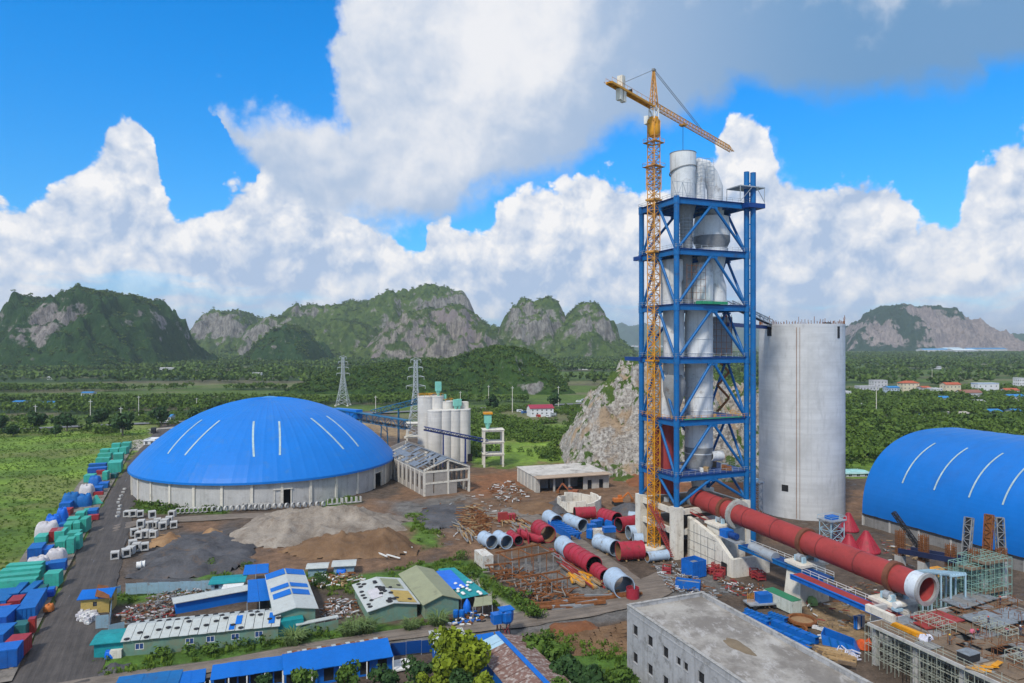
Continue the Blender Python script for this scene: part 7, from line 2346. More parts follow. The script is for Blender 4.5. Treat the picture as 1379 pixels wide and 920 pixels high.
def build_columns():
 spec = [(1212, 790, 716, 163), (1243.5, 790, 722, 157), (1280, 800, 735, 150), (1311, 806, 741, 145), (1281, 805, 770, 148), (1348, 806, 740, 146), (1329, 800, 752, 152)]
 for i, (px, pb, pt, Y) in enumerate(spec):
  top = P(px, pt, Y)
  g = Vector((top.x, top.y, 0))
  t = thing('rebar_column', 'concrete column with rusty rebar top behind the deck, %s from the left' % ORD[(0, 1, 2, 4, 3, 6, 5)[i]], 'column', g, 'columns rising behind the deck')
  zc = top.z * (.62 if i < 4 else .9)
  MB().box(g - Z * .3, (1.7, 1.7, zc + .3), 21).build('shaft', M['concrete'], t)
  cg = MB()
  u, v = frame(21)
  for a in np.linspace(-.75, .75, 4):
   for b in (-.75, .75):
    cg.bar(g + u * a + v * b + Z * (zc - .1), g + u * a * .95 + v * b * .95 + Z * top.z, .13); cg.bar(g + u * b + v * a + Z * (zc - .1), g + u * b * .95 + v * a * .95 + Z * (top.z + .4), .13)
  z = zc
  while z < top.z:
   for (a, b, c_, d) in ((-1, -1, 1, -1), (1, -1, 1, 1), (1, 1, -1, 1), (-1, 1, -1, -1)):
    cg.bar(g + u * a * .8 + v * b * .8 + Z * z, g + u * c_ * .8 + v * d * .8 + Z * z, .09)
   z += .5
  cg.build('rebar_cage', M['rust'], t)
 t = thing('steel_tray', 'dark blue steel trough sloping between the rebar columns', 'trough', P(1260, 770, 156))
 a, b = P(1218, 744, 163), P(1306, 760, 146)
 d = (b - a).normalized(); s = d.cross(Z).normalized()
 MB().obox(a - s * 1.8, b - a, s * 3.6, Z * .2).build('floor', M['grey_steel'], t)
 for k in (-1.9, 1.7):
  MB().obox(a + s * k, b - a, s * .2, Z * 1.2).build('side', surf('trough_dark', (.02, .03, .08), .5), t)
 t = thing('pipe_rack', 'pale blue steel pipe rack right of the kiln mouth', 'rack', P(1264, 790, 140))
 a, b = P(1240, 768, 147), P(1290, 773, 138)
 d = (b - a).normalized(); s = d.cross(Z).normalized()
 for k in range(6):
  MB().bar(a + s * (k * .7 - 1.8), b + s * (k * .7 - 1.8), .4, .3).build('rail', M['light_blue_steel'], t)
 for k in range(5):
  p = a.lerp(b, k / 4)
  for q in (-1.8, 1.8):
   MB().bar(p + s * q, Vector((p.x, p.y, 0)) + s * q, .25).build('leg', M['light_blue_steel'], t)
  MB().bar(p - s * 2 - Z * .3, p + s * 2 - Z * .3, .3).build('cross_rail', M['light_blue_steel'], t)
 t = thing('concrete_ledge', 'short pale concrete beam bridging two columns by the scaffolds', 'beam', P(1302, 790, 146))
 a, b = P(1283, 787, 149), P(1324, 779, 143)
 MB().bar(a, b, 1.4, 1.3).build('ledge', M['concrete'], t)
 MB().bar(b, b + Vector((.1, 0, -11)), 1.2).build('post', M['concrete'], t)
 for i, (px, py, Y, L, D, h) in enumerate(((1298, 806, 143, 7, 5, 11), (1322, 812, 140, 6, 5, 14), (1345, 812, 141, 8, 6, 15), (1240, 800, 150, 6, 4, 8))):
  g = P(px, py, Y); g.z = 0
  t = thing('scaffold_tower', 'greenish scaffold tower behind the deck, %s from the left' % ORD[(1, 2, 3, 0)[i]], 'scaffold', g, 'scaffold towers behind the deck')
  u, v = frame(21)
  scaffold(MB(), g - u * L / 2, u, v, L, D, h, 1.3, 1.3, 1.7, .08).build('poles', M['scaf_green'], t)
  for z in (h * .55, h * .95):
   MB().obox(g - u * L / 2 + Z * z, u * L, v * D * .6, Z * .1).build('planking', M['ply'], t)
 for i, (x0, y0, x1, y1, lb) in enumerate(((1295, 735, 1305, 697, 'dark leaning stair tower left of the rusty one'), (1325, 735, 1332, 693, 'rust red leaning stair tower between two dark ones'), (1352, 735, 1345, 697, 'dark leaning stair tower at the right'))):
  a, b = P(x0, y0, 150), P(x1, y1, 152)
  t = thing('leaning_stair', lb, 'stair tower', Vector((a.x, a.y, 0)), 'leaning stair towers before the vault')
  MB().lattice(Vector((a.x, a.y, 2)), b, 1.5, 1.0, 12, .2, .12).build('frame', M['rust' if i == 1 else 'vessel_dark'], t)
  MB().bar(Vector((a.x, a.y, 2)), b, 1.2, .25).build('treads', M['rust' if i == 1 else 'dark'], t)
 a, b = P(1236, 735, 172), P(1203, 690, 178)
 g = Vector((a.x + 4, a.y, 0))
 t = thing('mobile_crane', 'black lattice boom of a mobile crane before the vault', 'mobile crane', g)
 MB().lattice(Vector((a.x, a.y, a.z)), b, .8, .8, 12, .2, .12).build('boom', M['dark'], t)
 MB().bar(Vector((a.x + 1.5, a.y, 2.4)), a, .8).build('boom_foot', M['dark'], t)
 MB().box(g + Z * .9, (6, 2.8, 1.8), 20).build('body', M['yellow'], t)
 for k in (-1, 1):
  MB().box(g + V * k * 1.3, (6.4, .8, 1.0), 20).build('track', M['dark'], t)
build_columns()
# people
M['skin'] = surf('skin', (.32, .17, .10), .6, var=.1)
M['cloth_navy'], M['cloth_grey'], M['cloth_pink'] = surf('cloth_navy', (.025, .035, .08), .85), surf('cloth_grey', (.12, .12, .13), .85), surf('cloth_pink', (.45, .12, .18), .85)
M['helmet_white'], M['helmet_red'], M['helmet_yellow'] = surf('helmet_white', (.75, .75, .73), .4), surf('helmet_red', (.50, .04, .03), .4), surf('helmet_yellow', (.65, .42, .03), .4)
def person_mesh(name, J, shirt, trousers):
 """one continuous skinned body; J = joint positions"""
 vs, es, rad = [], [], []
 def add(p, r, prev=None):
  vs.append(p); rad.append(r)
  if prev is not None:
   es.append((prev, len(vs) - 1))
  return len(vs) - 1
 pel = add(J['pelvis'], .15)
 wst = add(J['waist'], .135, pel)
 ch = add(J['chest'], .165, wst)
 nk = add(J['neck'], .065, ch)
 hd = add(J['head'], .10, nk)
 add(J['crown'], .085, hd)
 for s in ('l', 'r'):
  sh = add(J['sh_' + s], .075, ch); el = add(J['el_' + s], .05, sh); wr = add(J['wr_' + s], .035, el); hn = add(J['ha_' + s], .04, wr)
  d = (Vector(J['ha_' + s]) - Vector(J['wr_' + s])).normalized()
  sd = d.orthogonal().normalized()
  for k in range(4):
   b_ = add(tuple(Vector(J['ha_' + s]) + sd * (.022 * (k - 1.5)) + d * .05), .010, hn)
   add(tuple(Vector(J['ha_' + s]) + sd * (.024 * (k - 1.5)) + d * (.10 - .008 * abs(k - 1.3))), .008, b_)
  add(tuple(Vector(J['ha_' + s]) + sd * .05 + d * .03), .010, hn)
  hp = add(J['hip_' + s], .095, pel); kn = add(J['kn_' + s], .065, hp); an = add(J['an_' + s], .045, kn); add(J['to_' + s], .04, an)
 me = bpy.data.meshes.new(name)
 me.from_pydata([tuple(p) for p in vs], es, [])
 o = bpy.data.objects.new('body_source', me)
 COL.objects.link(o)
 o.modifiers.new('skin', 'SKIN')
 for i, d in enumerate(me.skin_vertices[0].data):
  d.radius = (rad[i], rad[i]); d.use_root = i == 0
 sb = o.modifiers.new('sub', 'SUBSURF'); sb.levels = sb.render_levels = 1
 dg = bpy.context.evaluated_depsgraph_get()
 out = bpy.data.meshes.new_from_object(o.evaluated_get(dg))
 bpy.data.objects.remove(o)
 out.name = name
 out.materials.clear()
 for m_ in ('skin', shirt, trousers, 'dark'):
  out.materials.append(M[m_])
 zp, zn = J['pelvis'][2], J['neck'][2]
 hands = [Vector(J['ha_l']), Vector(J['ha_r'])]
 feet = [Vector(J['to_l']), Vector(J['to_r']), Vector(J['an_l']), Vector(J['an_r'])]
 for p in out.polygons:
  c = p.center
  k = 1
  if c.z > zn - .02:
   k = 0
  elif min((c - h_).length for h_ in hands) < .16:
   k = 0
  elif min((c - h_).length for h_ in feet) < .11:
   k = 3
  elif c.z < zp + .03 and min((c - Vector(J['kn_' + s])).length + 0 for s in 'lr') < .62:
   k = 2
  p.material_index = k
  p.use_smooth = True
 return out
def pose(kind):
 J = dict(pelvis=(0, 0, .95), waist=(0, 0, 1.12), chest=(0, .01, 1.36), neck=(0, .02, 1.53), head=(0, .04, 1.66), crown=(0, .04, 1.74))
 for s, x in (('l', -1), ('r', 1)):
  J.update({'sh_' + s: (.19 * x, .01, 1.42), 'el_' + s: (.26 * x, -.01, 1.14), 'wr_' + s: (.25 * x, .10, .90), 'ha_' + s: (.25 * x, .13, .83),
                  'hip_' + s: (.10 * x, 0, .90), 'kn_' + s: (.12 * x, .03, .50), 'an_' + s: (.12 * x, -.02, .08), 'to_' + s: (.13 * x, .15, .04)})
 if kind == 'walk':
  J.update(kn_l=(-.11, .20, .52), an_l=(-.11, .28, .10), to_l=(-.11, .44, .06), kn_r=(.11, -.05, .50), an_r=(.11, -.34, .14), to_r=(.11, -.22, .05), el_l=(-.27, -.14, 1.16), wr_l=(-.26, -.10, .92), ha_l=(-.26, -.08, .85), el_r=(.27, .10, 1.16), wr_r=(.24, .30, 1.0), ha_r=(.23, .36, .96))
 if kind == 'bend':
  J.update(pelvis=(0, -.12, .90), waist=(0, 0, 1.02), chest=(0, .22, 1.14), neck=(0, .38, 1.20), head=(0, .50, 1.24), crown=(0, .57, 1.28))
  for s, x in (('l', -1), ('r', 1)):
   J.update({'sh_' + s: (.19 * x, .27, 1.12), 'el_' + s: (.24 * x, .38, .86), 'wr_' + s: (.20 * x, .50, .64), 'ha_' + s: (.19 * x, .53, .57), 'hip_' + s: (.10 * x, -.12, .86), 'kn_' + s: (.13 * x, .04, .47)})
 if kind == 'squat':
  J.update(pelvis=(0, -.18, .34), waist=(0, -.12, .50), chest=(0, .04, .74), neck=(0, .14, .90), head=(0, .20, 1.02), crown=(0, .21, 1.10))
  for s, x in (('l', -1), ('r', 1)):
   J.update({'sh_' + s: (.19 * x, .08, .80), 'el_' + s: (.26 * x, .26, .58), 'wr_' + s: (.18 * x, .46, .48), 'ha_' + s: (.15 * x, .52, .46), 'hip_' + s: (.11 * x, -.16, .34), 'kn_' + s: (.20 * x, .22, .48), 'an_' + s: (.15 * x, -.04, .09), 'to_' + s: (.16 * x, .14, .04)})
 return J
def worker(label, c, deg, kind, shirt, trousers, helmet):
 J = pose(kind)
 t = thing('person', label, 'person', c, 'workers on the deck')
 t.rotation_euler = (0, 0, R(deg))
 me = person_mesh('body', J, shirt, trousers)
 o = bpy.data.objects.new('body', me)
 COL.objects.link(o)
 o.parent = t
 ax = (Vector(J['crown']) - Vector(J['head'])).normalized()
 hc = Vector(J['head']) + ax * .05
 mb = MB()
 prof = [(.155, -.01), (.135, .0), (.13, .06), (.105, .11), (.05, .14), (.005, .145)]
 n = 14
 a_ = ax.orthogonal().normalized(); b_ = ax.cross(a_)
 vs = [hc + (a_ * math.cos(2 * math.pi * k / n) + b_ * math.sin(2 * math.pi * k / n)) * r_ + ax * z_ for r_, z_ in prof for k in range(n)]
 mb.add(vs, [(i * n + k, i * n + (k + 1) % n, (i + 1) * n + (k + 1) % n, (i + 1) * n + k) for i in range(5) for k in range(n)], 0, True)
 h = mb.build('helmet', M[helmet], None, origin=(0, 0, 0))
 h.parent = t
 fw = Vector((0, 1, 0)) if kind != 'bend' else Vector((0, .5, -.85))
 fc = MB()
 up = ax
 fc.obox(Vector(J['head']) + fw * .095 - Vector((.012, 0, 0)) - up * .02, Vector((.024, 0, 0)), fw * .03, up * .045)
 for x in (-.035, .035):
  fc.obox(Vector(J['head']) + fw * .093 + Vector((x - .012, 0, 0)) + up * .015, Vector((.024, 0, 0)), fw * .008, up * .012, 1)
 fc.obox(Vector(J['head']) + fw * .090 - Vector((.022, 0, 0)) - up * .05, Vector((.044, 0, 0)), fw * .008, up * .01, 1)
 f_ = fc.build('face', [M['skin'], M['dark']], None, origin=(0, 0, 0))
 f_.parent = t
 return t
worker('worker in dark clothes walking across the large form plate', deck(1331, 843, .95), 20, 'walk', 'cloth_navy', 'cloth_navy', 'helmet_red')
worker('worker in navy clothes bending beside a pink bag', deck(1317, 856, .45), 140, 'bend', 'cloth_navy', 'cloth_navy', 'helmet_red')
worker('worker with a white helmet and red vest bending over the deck', deck(1357, 855, .45), 60, 'bend', 'cloth_pink', 'cloth_navy', 'helmet_white')
worker('worker with a white helmet standing at the right edge', deck(1374, 856, .45), -40, 'stand', 'cloth_navy', 'cloth_grey', 'helmet_white')
worker('worker in blue grey squatting by white sheets at the deck edge', deck(1251, 864, .3), 200, 'squat', 'cloth_grey', 'cloth_navy', 'helmet_white')
worker('worker in navy standing low at the right edge of the deck', deck(1375, 888, .3), 10, 'stand', 'cloth_navy', 'cloth_navy', 'helmet_yellow')
worker('worker in grey standing in front of the plank walkway', deck(1279, 868, .3), 80, 'stand', 'cloth_grey', 'cloth_grey', 'helmet_yellow')
worker('dark clothed worker standing far behind on the deck', deck(1347, 815, .4), 80, 'stand', 'cloth_navy', 'cloth_navy', 'helmet_red')
lump('white_sheets', 'crumpled white plastic sheets beside a squatting worker', 'sheet', deck(1247, 862, .15), 2.4, 1.6, .7, 30, 'white_net', 9, fold=.5)
lump('pink_bag', 'pink bag on the deck beside a bending worker', 'bag', deck(1309, 852, .45), .9, .7, .6, 30, 'cloth_pink', 5)
# the workers' compound
def gshed(label, A, W, L, h, rise, wm, rm, rows=(), name='shed', cat='shed', group='sheds of the compound'):
 return house(name, label, cat, A + U * W + V * L / 2, 113.5, L, W, h, rise, wm, rm, rows, 3, group, win=(1.0, 1.0))
GRW = surf('sheet_green', (.17, .30, .23), .7, var=.15, dirt=(.24, .26, .17), dirt_amt=.6, scale=.3, streak=.4, wave=3.0)
OLR = surf('roof_olive', (.30, .31, .19), .6, var=.10, dirt=(.20, .2, .13), scale=.3, wave=2.0)
WHR = surf('roof_white', (.52, .55, .53), .6, var=.08, dirt=(.36, .33, .28), dirt_amt=.2, scale=.6, streak=.3, wave=2.5)
BLS, BLM, TEA = M['blue_tarp'], surf('roof_blue', (.004, .15, .58), .5, var=.1, scale=.2, wave=3.0), surf('tarp_teal', (.01, .24, .26), .6, var=.25, bump=.5, bump_scale=2)
RWR = surf('rusty_sheet', (.45, .40, .37), .7, var=.2, dirt=(.17, .07, .045), dirt_amt=1.0, scale=.8, wave=2.5)
YLW = surf('wall_yellow', (.42, .30, .09), .8, var=.15, dirt=(.25, .18, .08))
FEN = surf('fence_sheet', (.30, .45, .54), .6, var=.12, dirt=(.25, .22, .2), streak=.3, wave=4.0)
def panels(t, a, b, c, d, n, mats, th=.08, gap=.03, name='roof_panel'):
 """sheets side by side over the quad a b c d (a-b eave, d-c ridge)"""
 for k in range(n):
  s0, s1 = k / n + gap / n, (k + 1 - gap) / n
  MB().plate(a.lerp(b, s0) + Z * .05 * (k % 2), a.lerp(b, s1) + Z * .05 * (k % 2), d.lerp(c, s1) + Z * .05 * (k % 2), d.lerp(c, s0) + Z * .05 * (k % 2), th).build(name, mats[k % len(mats)], t)
def fence(label, p, q, h, group='sheet fences of the compound', m=None):
 t = thing('fence', label, 'fence', (p + q) / 2, group)
 d = (q - p).normalized(); L = (q - p).length; s = d.cross(Z)
 n = max(1, int(L / 2.4))
 for k in range(n):
  MB().obox(p + d * (L * k / n + .04) + Z * (.1 + .08 * (k % 2)), d * (L / n - .08), s * .06, Z * h).build('panel', m or FEN, t)
  MB().obox(p + d * (L * k / n - .06) - s * .12 - Z * .3, d * .12, s * .12, Z * (h + .5)).build('post', M['grey_steel'], t)
def posts_roof(label, a, b, c, d, z0, z1, mat, name='canopy', cat='canopy', zp=0.0):
 """sheet roof on posts: a b front edge, c d back edge (ground points)"""
 t = thing(name, label, cat, (a + c) / 2, 'canopies of the compound')
 A, B, C_, D = a + Z * z0, b + Z * z0, c + Z * z1, d + Z * z1
 panels(t, A, B, C_, D, max(2, int((b - a).length / 2.2)), [mat], .06, .01)
 for p, z in ((a, z0), (b, z0), (c, z1), (d, z1), ((a + b) / 2, z0)):
  MB().bar(p - Z * .3, p + Z * (z - .1), .16).build('post', M['grey_steel'], t)
 return t
d1, d2 = frame(14.7)
A = G(166, 884); L = 28.0
t = thing('prefab_hut', 'long pale green prefabricated hut with white panel roof full of dark patches', 'hut', A + d1 * L / 2 + d2 * 4.5)
ops = []
for px in (188, 255.5, 283.5, 317, 348.5):
 s = min(((abs((A + d1 * k).x / (A + d1 * k).y * F + CX - px), k) for k in np.arange(0, L, .05)))[1]
 ops.append((s - .75, s + .75, 1.3, 2.5))
wall(A - Z * .3, d1, L, 3.2, .15, ops, d2).build('wall', GRW, t)
window_parts(t, A, d1, d2, [(a, b, c - .3, d - .3) for a, b, c, d in ops], M['white_paint'], 'pane_blue', .06)
for (p, dd, Lx, inn) in ((A + d1 * L + d2 * .15, d2, 8.7, -d1), (A + d2 * 9.0, d1, L, -d2), (A + d2 * .15, d2, 8.7, d1)):
 wall(p - Z * .3, dd, Lx, 3.2, .15, [], inn).build('wall', GRW, t)
e0, e1 = A - d2 * .5 - d1 * .4 + Z * 3.0, A + d1 * (L + .4) - d2 * .5 + Z * 3.0
r0, r1 = e0 + d2 * 5.0 + Z * 1.2, e1 + d2 * 5.0 + Z * 1.2
b0, b1 = e0 + d2 * 10, e1 + d2 * 10
panels(t, e0, e1, r1, r0, 17, [WHR]); panels(t, b1, b0, r0, r1, 17, [WHR])
for (s, f, w_, h_) in ((.665, .05, .035, .35), (.70, .36, .04, .55), (.92, .2, .04, .7)):
 p, q = e0.lerp(e1, s), e0.lerp(e1, s + w_)
 pr, qr = r0.lerp(r1, s), r0.lerp(r1, s + w_)
 MB().plate(p.lerp(pr, f) + Z * .13, q.lerp(qr, f) + Z * .13, q.lerp(qr, f + h_) + Z * .13, p.lerp(pr, f + h_) + Z * .13, .04).build('roof_patch', BLM, t)
rr = random.Random(4)
for k in range(34):
 s = (k + .3 + rr.uniform(-.2, .2)) / 34
 f = rr.choice((.12, .35, .5, .7, .85)) if k % 3 else rr.uniform(.3, .9)
 base = e0.lerp(e1, s).lerp(r0.lerp(r1, s), f) if k % 2 else b0.lerp(b1, s).lerp(r0.lerp(r1, s), f)
 n_ = Vector((0, 0, 1))
 a_ = rr.uniform(0, 1)
 MB().lathe(base + Z * .06, [(.50, 0), (.52, .1), (.3, .16), (.05, .17)], 9, a0=a_).build('roof_weight', M['dark'], t)
MB().box(G(156, 888) + V, (2.0, 1.2, 1.5), 14).build('side_box', M['pale_concrete'], t)
t = gshed('shed with white tarpaulin roof patched dark and yellowed panels', G(497.5, 840), 10.4, 16.5, 2.8, 1.1, GRW, WHR)
a0 = G(497.5, 840); ru = U * 5.2 + Z * 1.12
for k in range(30):
 s, f = rr.uniform(.03, .97), rr.uniform(.05, .95)
 sd = rr.random() < .75
 p = a0 + V * (16.5 * s) + (U * (5.2 * f) if sd else U * (10.4 - 5.2 * f)) + Z * (2.95 + 1.1 * f)
 MB().lathe(p, [(.42 + .3 * rr.random(), 0), (.5, .1), (.1, .16)], 8, a0=s * 6).build('roof_weight', M['dark'], t)
for (s0, s1, f0, f1, m_) in ((.28, .62, .3, .75, M['grey_cloth']), (.0, .45, .0, .8, YLW), (.55, .95, .1, .9, OLR)):
 q = lambda s, f: a0 + V * (16.5 * s) + U * ((5.2 * f) if m_ is M['grey_cloth'] else (10.4 - 5.2 * f)) + Z * (3.0 + 1.1 * f)
 pts = [q(s0, f0), q(s1, f0), q(s1, f1), q(s0, f1)]
 if m_ is M['grey_cloth']:
  pts = pts[::-1]
 MB().plate(*pts, .04).build('roof_patch', m_, t)
gshed('shed with a clean olive green gable roof and green walls', G(572, 832), 7.8, 20.5, 3.0, 1.6, GRW, OLR)
t = gshed('gable building with white and bright blue roof bands', Vector((-48.4, 140, 0)), 7.8, 25, 4.2, .9, GRW, WHR)
a0 = Vector((-48.4, 140, 0))
for (s0, s1, f1) in ((.30, .43, .85), (.50, .60, .9), (.86, 1.02, 1.0)):
 for sd in (0, 1):
  q = lambda s, f: a0 + V * (25 * s) + U * (3.9 * f - .5 if sd == 0 else 8.3 - 3.9 * f) + Z * (4.28 + .9 * f)
  pts = [q(s0, 1 - f1), q(s1, 1 - f1), q(s1, 1.08), q(s0, 1.08)]
  MB().plate(*(pts[::-1] if sd == 0 else pts), .05).build('roof_patch', BLM, t)
MB().obox(a0 - V * 2.2 + U * .2, U * 5.0, V * 2.1, Z * 3.2).build('porch', TEA, t)
house('guard_hut', 'small hut with yellow walls under a blue and rusty roof beside the road', 'hut', G(128, 827), 14, 5.6, 5.4, 3.6, 1.1, YLW, BLM, [2.2], 1, win=(.8, 1.0))
g = G(137, 800, 4.4)
tag(MB().plate(G(128, 803, 4.35), G(148, 806, 3.8), G(146, 789, 4.2), G(132, 787, 4.9), .06).build('rust_sheet', M['rust']), 'rust brown sheet on the right half of the yellow hut roof', 'sheet')
p1, p2, p3 = G(150, 806), G(163, 802), G(286, 797)
fence('short pale blue fence piece next to the yellow hut', p1, p2, 2.4); fence('long pale blue sheet fence behind the scrap yard', p2 + U * 1, p3, 2.6)
fence('pale blue sheet gate panels below the yellow hut', G(129, 848), G(147, 846), 2.8); fence('blue grey fence running back from the gate panels', G(148, 846), G(151, 816), 2.2); fence('darker blue fence before the long green hut', G(146, 857), G(168, 852), 2.2)
fence('low green wall right of the white and blue gable building', G(399, 860), G(456, 848), 2.0, 'sheet fences of the compound', GRW)
tag(MB().obox(G(399, 858) + Z * 2.2, (G(456, 846) - G(399, 858)), V * 1.4, Z * .15).build('wall_roof', WHR), 'narrow white roof strip on the low green wall', 'roof strip')
house('shelter', 'teal tarpaulin shelter at the left end of the green hut', 'shelter', G(148, 885), 14, 5.4, 5.6, 2.9, .5, TEA, TEA)
lump('blue_tank_sheet', 'bright blue sheet under the teal shelter', 'sheet', G(148, 886), 1.8, 1.2, 1.3, 10, 'blue_tarp', 7)
a, b = G(237, 826), G(333, 808)
dd = (b - a).normalized(); nn = Vector((-dd.y, dd.x, 0))
house('lean_to', 'narrow lean-to with white roof and blue front behind the long hut', 'hut', (a + b) / 2, math.degrees(math.atan2(dd.y, dd.x)), (b - a).length, 3.0, 2.4, .5, BLM, WHR)
house('store_hut', 'pale blue hut with a small dark window by the scrap yard', 'hut', G(306, 800), 14, 7.0, 4.5, 2.8, .3, FEN, TEA, [1.9], 3, win=(.9, .9))
tag(MB().box(G(314, 803), (4.2, 3.0, 2.4), 14).box(G(314, 803) + Z * 2.4, (4.6, 3.4, .15), 14).build('white_kiosk', M['white_paint']), 'small white kiosk with flat rusty top before the pale blue hut', 'kiosk')
posts_roof('bright blue sheet canopy on posts beyond the store hut', G(327, 792), G(362, 789), G(362, 778), G(330, 780), 3.2, 3.6, BLM)
posts_roof('deep blue low roof between lean-to and gable building', G(333, 827), G(366, 824), G(358, 797), G(334, 799), 2.6, 3.2, BLM)
t = posts_roof('teal and blue tarpaulin roof dotted with white bags', G(621, 822), G(658, 815), G(612, 779), G(590, 781), 2.6, 2.8, TEA)
MB().plate(G(607, 794, 2.9), G(630, 790, 2.9), G(607, 767, 3.0), G(587, 769, 3.0), .05).build('blue_sheet', BLS, t)
for k in range(15):
 s, f = rr.uniform(.1, .95), rr.uniform(.05, .65)
 f = .05 + .6 * (k + rr.random() * .5) / 15
 p = G(620, 808, 2.8).lerp(G(655, 801, 2.8), s).lerp(G(600, 776, 2.9).lerp(G(625, 772, 2.9), s), f)
 tag(MB().lathe(p, [(.4, .02), (.45, .2), (.2, .38), (.02, .4)], 7, a0=k).build('white_bag', M['white_paint']), 'white bag on the teal tarpaulin roof, %s from its near edge' % ORD[k], 'bag', 'white bags on the teal tarpaulin')
posts_roof('small olive awning beside the olive roofed shed', G(637, 832), G(663, 829), G(662, 818), G(640, 820), 2.4, 2.6, OLR)
for i, px in enumerate((614, 622)):
 c = G(px, 832)
 t = thing('barrel', 'blue plastic water barrel by the green wall, the %s one' % ('left', 'right')[i], 'barrel', c, 'blue barrels of the compound')
 MB().lathe(c, [(.55, 0), (.62, .3), (.62, 1.4), (.55, 1.7), (.2, 1.75)], 14).build('drum', M['blue_paint'], t); MB().lathe(c, [(.66, .7), (.68, .75), (.66, .8)], 14, caps=False).build('hoop', M['blue_steel'], t)
c = G(629, 824)
tag(MB().lathe(c, [(.9, 0), (.95, 1.2), (.6, 2.2), (.15, 2.9)], 12).build('blue_cover', M['blue_tarp']), 'pointed bright blue covered tank by the olive awning', 'tank cover')
c = G(678, 858)
t = thing('water_tower', 'two blue water tanks on a steel stand beside the crossing road', 'water tower', c)
for a in (-1, 1):
 for b in (-1, 1):
  MB().bar(c + U * a * 1.1 + V * b * .9 - Z * .3, c + U * a * 1.0 + V * b * .9 + Z * 3, .16).build('leg', M['dark'], t)
br = MB()
for a in (-1, 1):
 br.bar(c + U * a * 1.1 - V * .9, c + U * -a * 1.1 - V * .9 + Z * 3, .1); br.bar(c + U * 1.1 * a - V * .9, c + U * 1.1 * a + V * .9 + Z * 3, .1)
br.build('brace', M['kiln_red'], t)
MB().lathe(c + U * .6 + Z * 3, [(1.2, 0), (1.45, .5), (1.55, 2.2), (1.3, 2.6)], 8, smooth=False).build('tank', M['blue_paint'], t)
MB().box(c - U * 1.6 + Z * 3.2, (1.7, 1.9, 1.9), 23).build('tank', M['blue_paint'], t)
MB().box(c + U * .6 + Z * 5.62, (2.8, 2.4, .2), 23).build('lid', BLM, t)
house('small_hut', 'small hut with pale sheet roof and blue tarpaulin in the far grass', 'hut', G(463, 773), 10, 5, 4, 2.2, .4, FEN, WHR); house('small_hut', 'small grey hut with pale roof left of the tarpaulin hut', 'hut', G(427, 775), 10, 4.4, 3.4, 2.0, .4, FEN, WHR)
lump('blue_cover_sheet', 'blue tarpaulin heap before the small far hut', 'tarpaulin', G(460, 773), 2.6, 1.6, 1.3, 10, 'blue_tarp', 8)
def row_house(label, fl, fr_, zf, zb, dp, mat, wm, top=None):
 a, b = G(*fl, zf), G(*fr_, zf)
 d = (b - a).normalized(); n_ = Vector((-d.y, d.x, 0))
 t = thing('site_office', label, 'building', Vector((a.x, a.y, 0)), 'blue roofed row along the bottom')
 panels(t, a, b, b + n_ * dp + Z * (zb - zf), a + n_ * dp + Z * (zb - zf), max(3, int((b - a).length / 2)), [mat], .08, .0)
 a_, b_ = Vector((a.x, a.y, 0)) + n_ * 1.2, Vector((b.x, b.y, 0)) + n_ * 1.2
 Lw = (b_ - a_).length
 ops = [(Lw * k / 6 + .5, Lw * k / 6 + 2.2, .4, 2.6) for k in range(6)]
 wall(a_ - Z * .3, d, Lw, zf - .1, .15, ops, n_).build('wall', wm, t)
 window_parts(t, a_ - Z * .3, d, n_, ops, None, 'hole', .08)
 wall(a_ + n_ * (dp - 1.3) - Z * .3, d, Lw, zb - .1, .15, [], n_).build('wall', wm, t)
 for k in range(5):
  p = a.lerp(b, k / 4) + n_ * .2
  MB().bar(Vector((p.x, p.y, -.3)), p - Z * .1, .2).build('post', M['white_paint'], t)
 if top:
  panels(t, a + n_ * dp + Z * (zb - zf + .06), b + n_ * dp + Z * (zb - zf + .06), b + n_ * (dp + 1.1) + Z * (zb - zf - .15), a + n_ * (dp + 1.1) + Z * (zb - zf - .15), 22, top, .06, .06)
 return t
row_house('longest bright blue roofed office with a rusty white ridge strip', (382, 909), (530, 884), 3.0, 4.2, 5.5, BLM, M['blue_paint'], [RWR, WHR, M['rust']])
row_house('lower blue roofed office left of the longest one', (283, 916), (381, 902), 2.8, 3.5, 4.2, BLM, M['blue_paint'])
row_house('dark blue roofed office in the bottom left corner', (150, 932), (240, 921), 2.6, 3.0, 4.5, M['blue_steel'], M['blue_paint'])
row_house('plain blue roofed office beneath the lower office', (215, 928), (276, 918), 2.3, 2.8, 4.0, BLM, M['blue_paint'])
fence('deep blue site wall between the offices and the blue cabin', G(526, 884), G(588, 878), 2.4, 'sheet fences of the compound', surf('wall_blue', (.004, .06, .26), .5, var=.1, wave=3))
c = G(600, 893)
house('blue_cabin', 'blue cabin with a white and rusty roof behind the big tree', 'cabin', c + U * .8, 14, 5.4, 4.8, 4.0, .2, M['blue_paint'], WHR, [2.0], 2)
tag(MB().obox(G(532, 905), U * 3.6, V * 4, Z * .3).build('white_slab', M['white_paint']), 'white slab in the yard below the blue wall', 'slab')
rg0 = Vector((-2.7, 128.8, 0)); hw = 5.2; Lr = 34
t = thing('rusty_roof_hall', 'hall with rusty white sheet roof and blue ridge cap', 'hall', rg0 - V * 10)
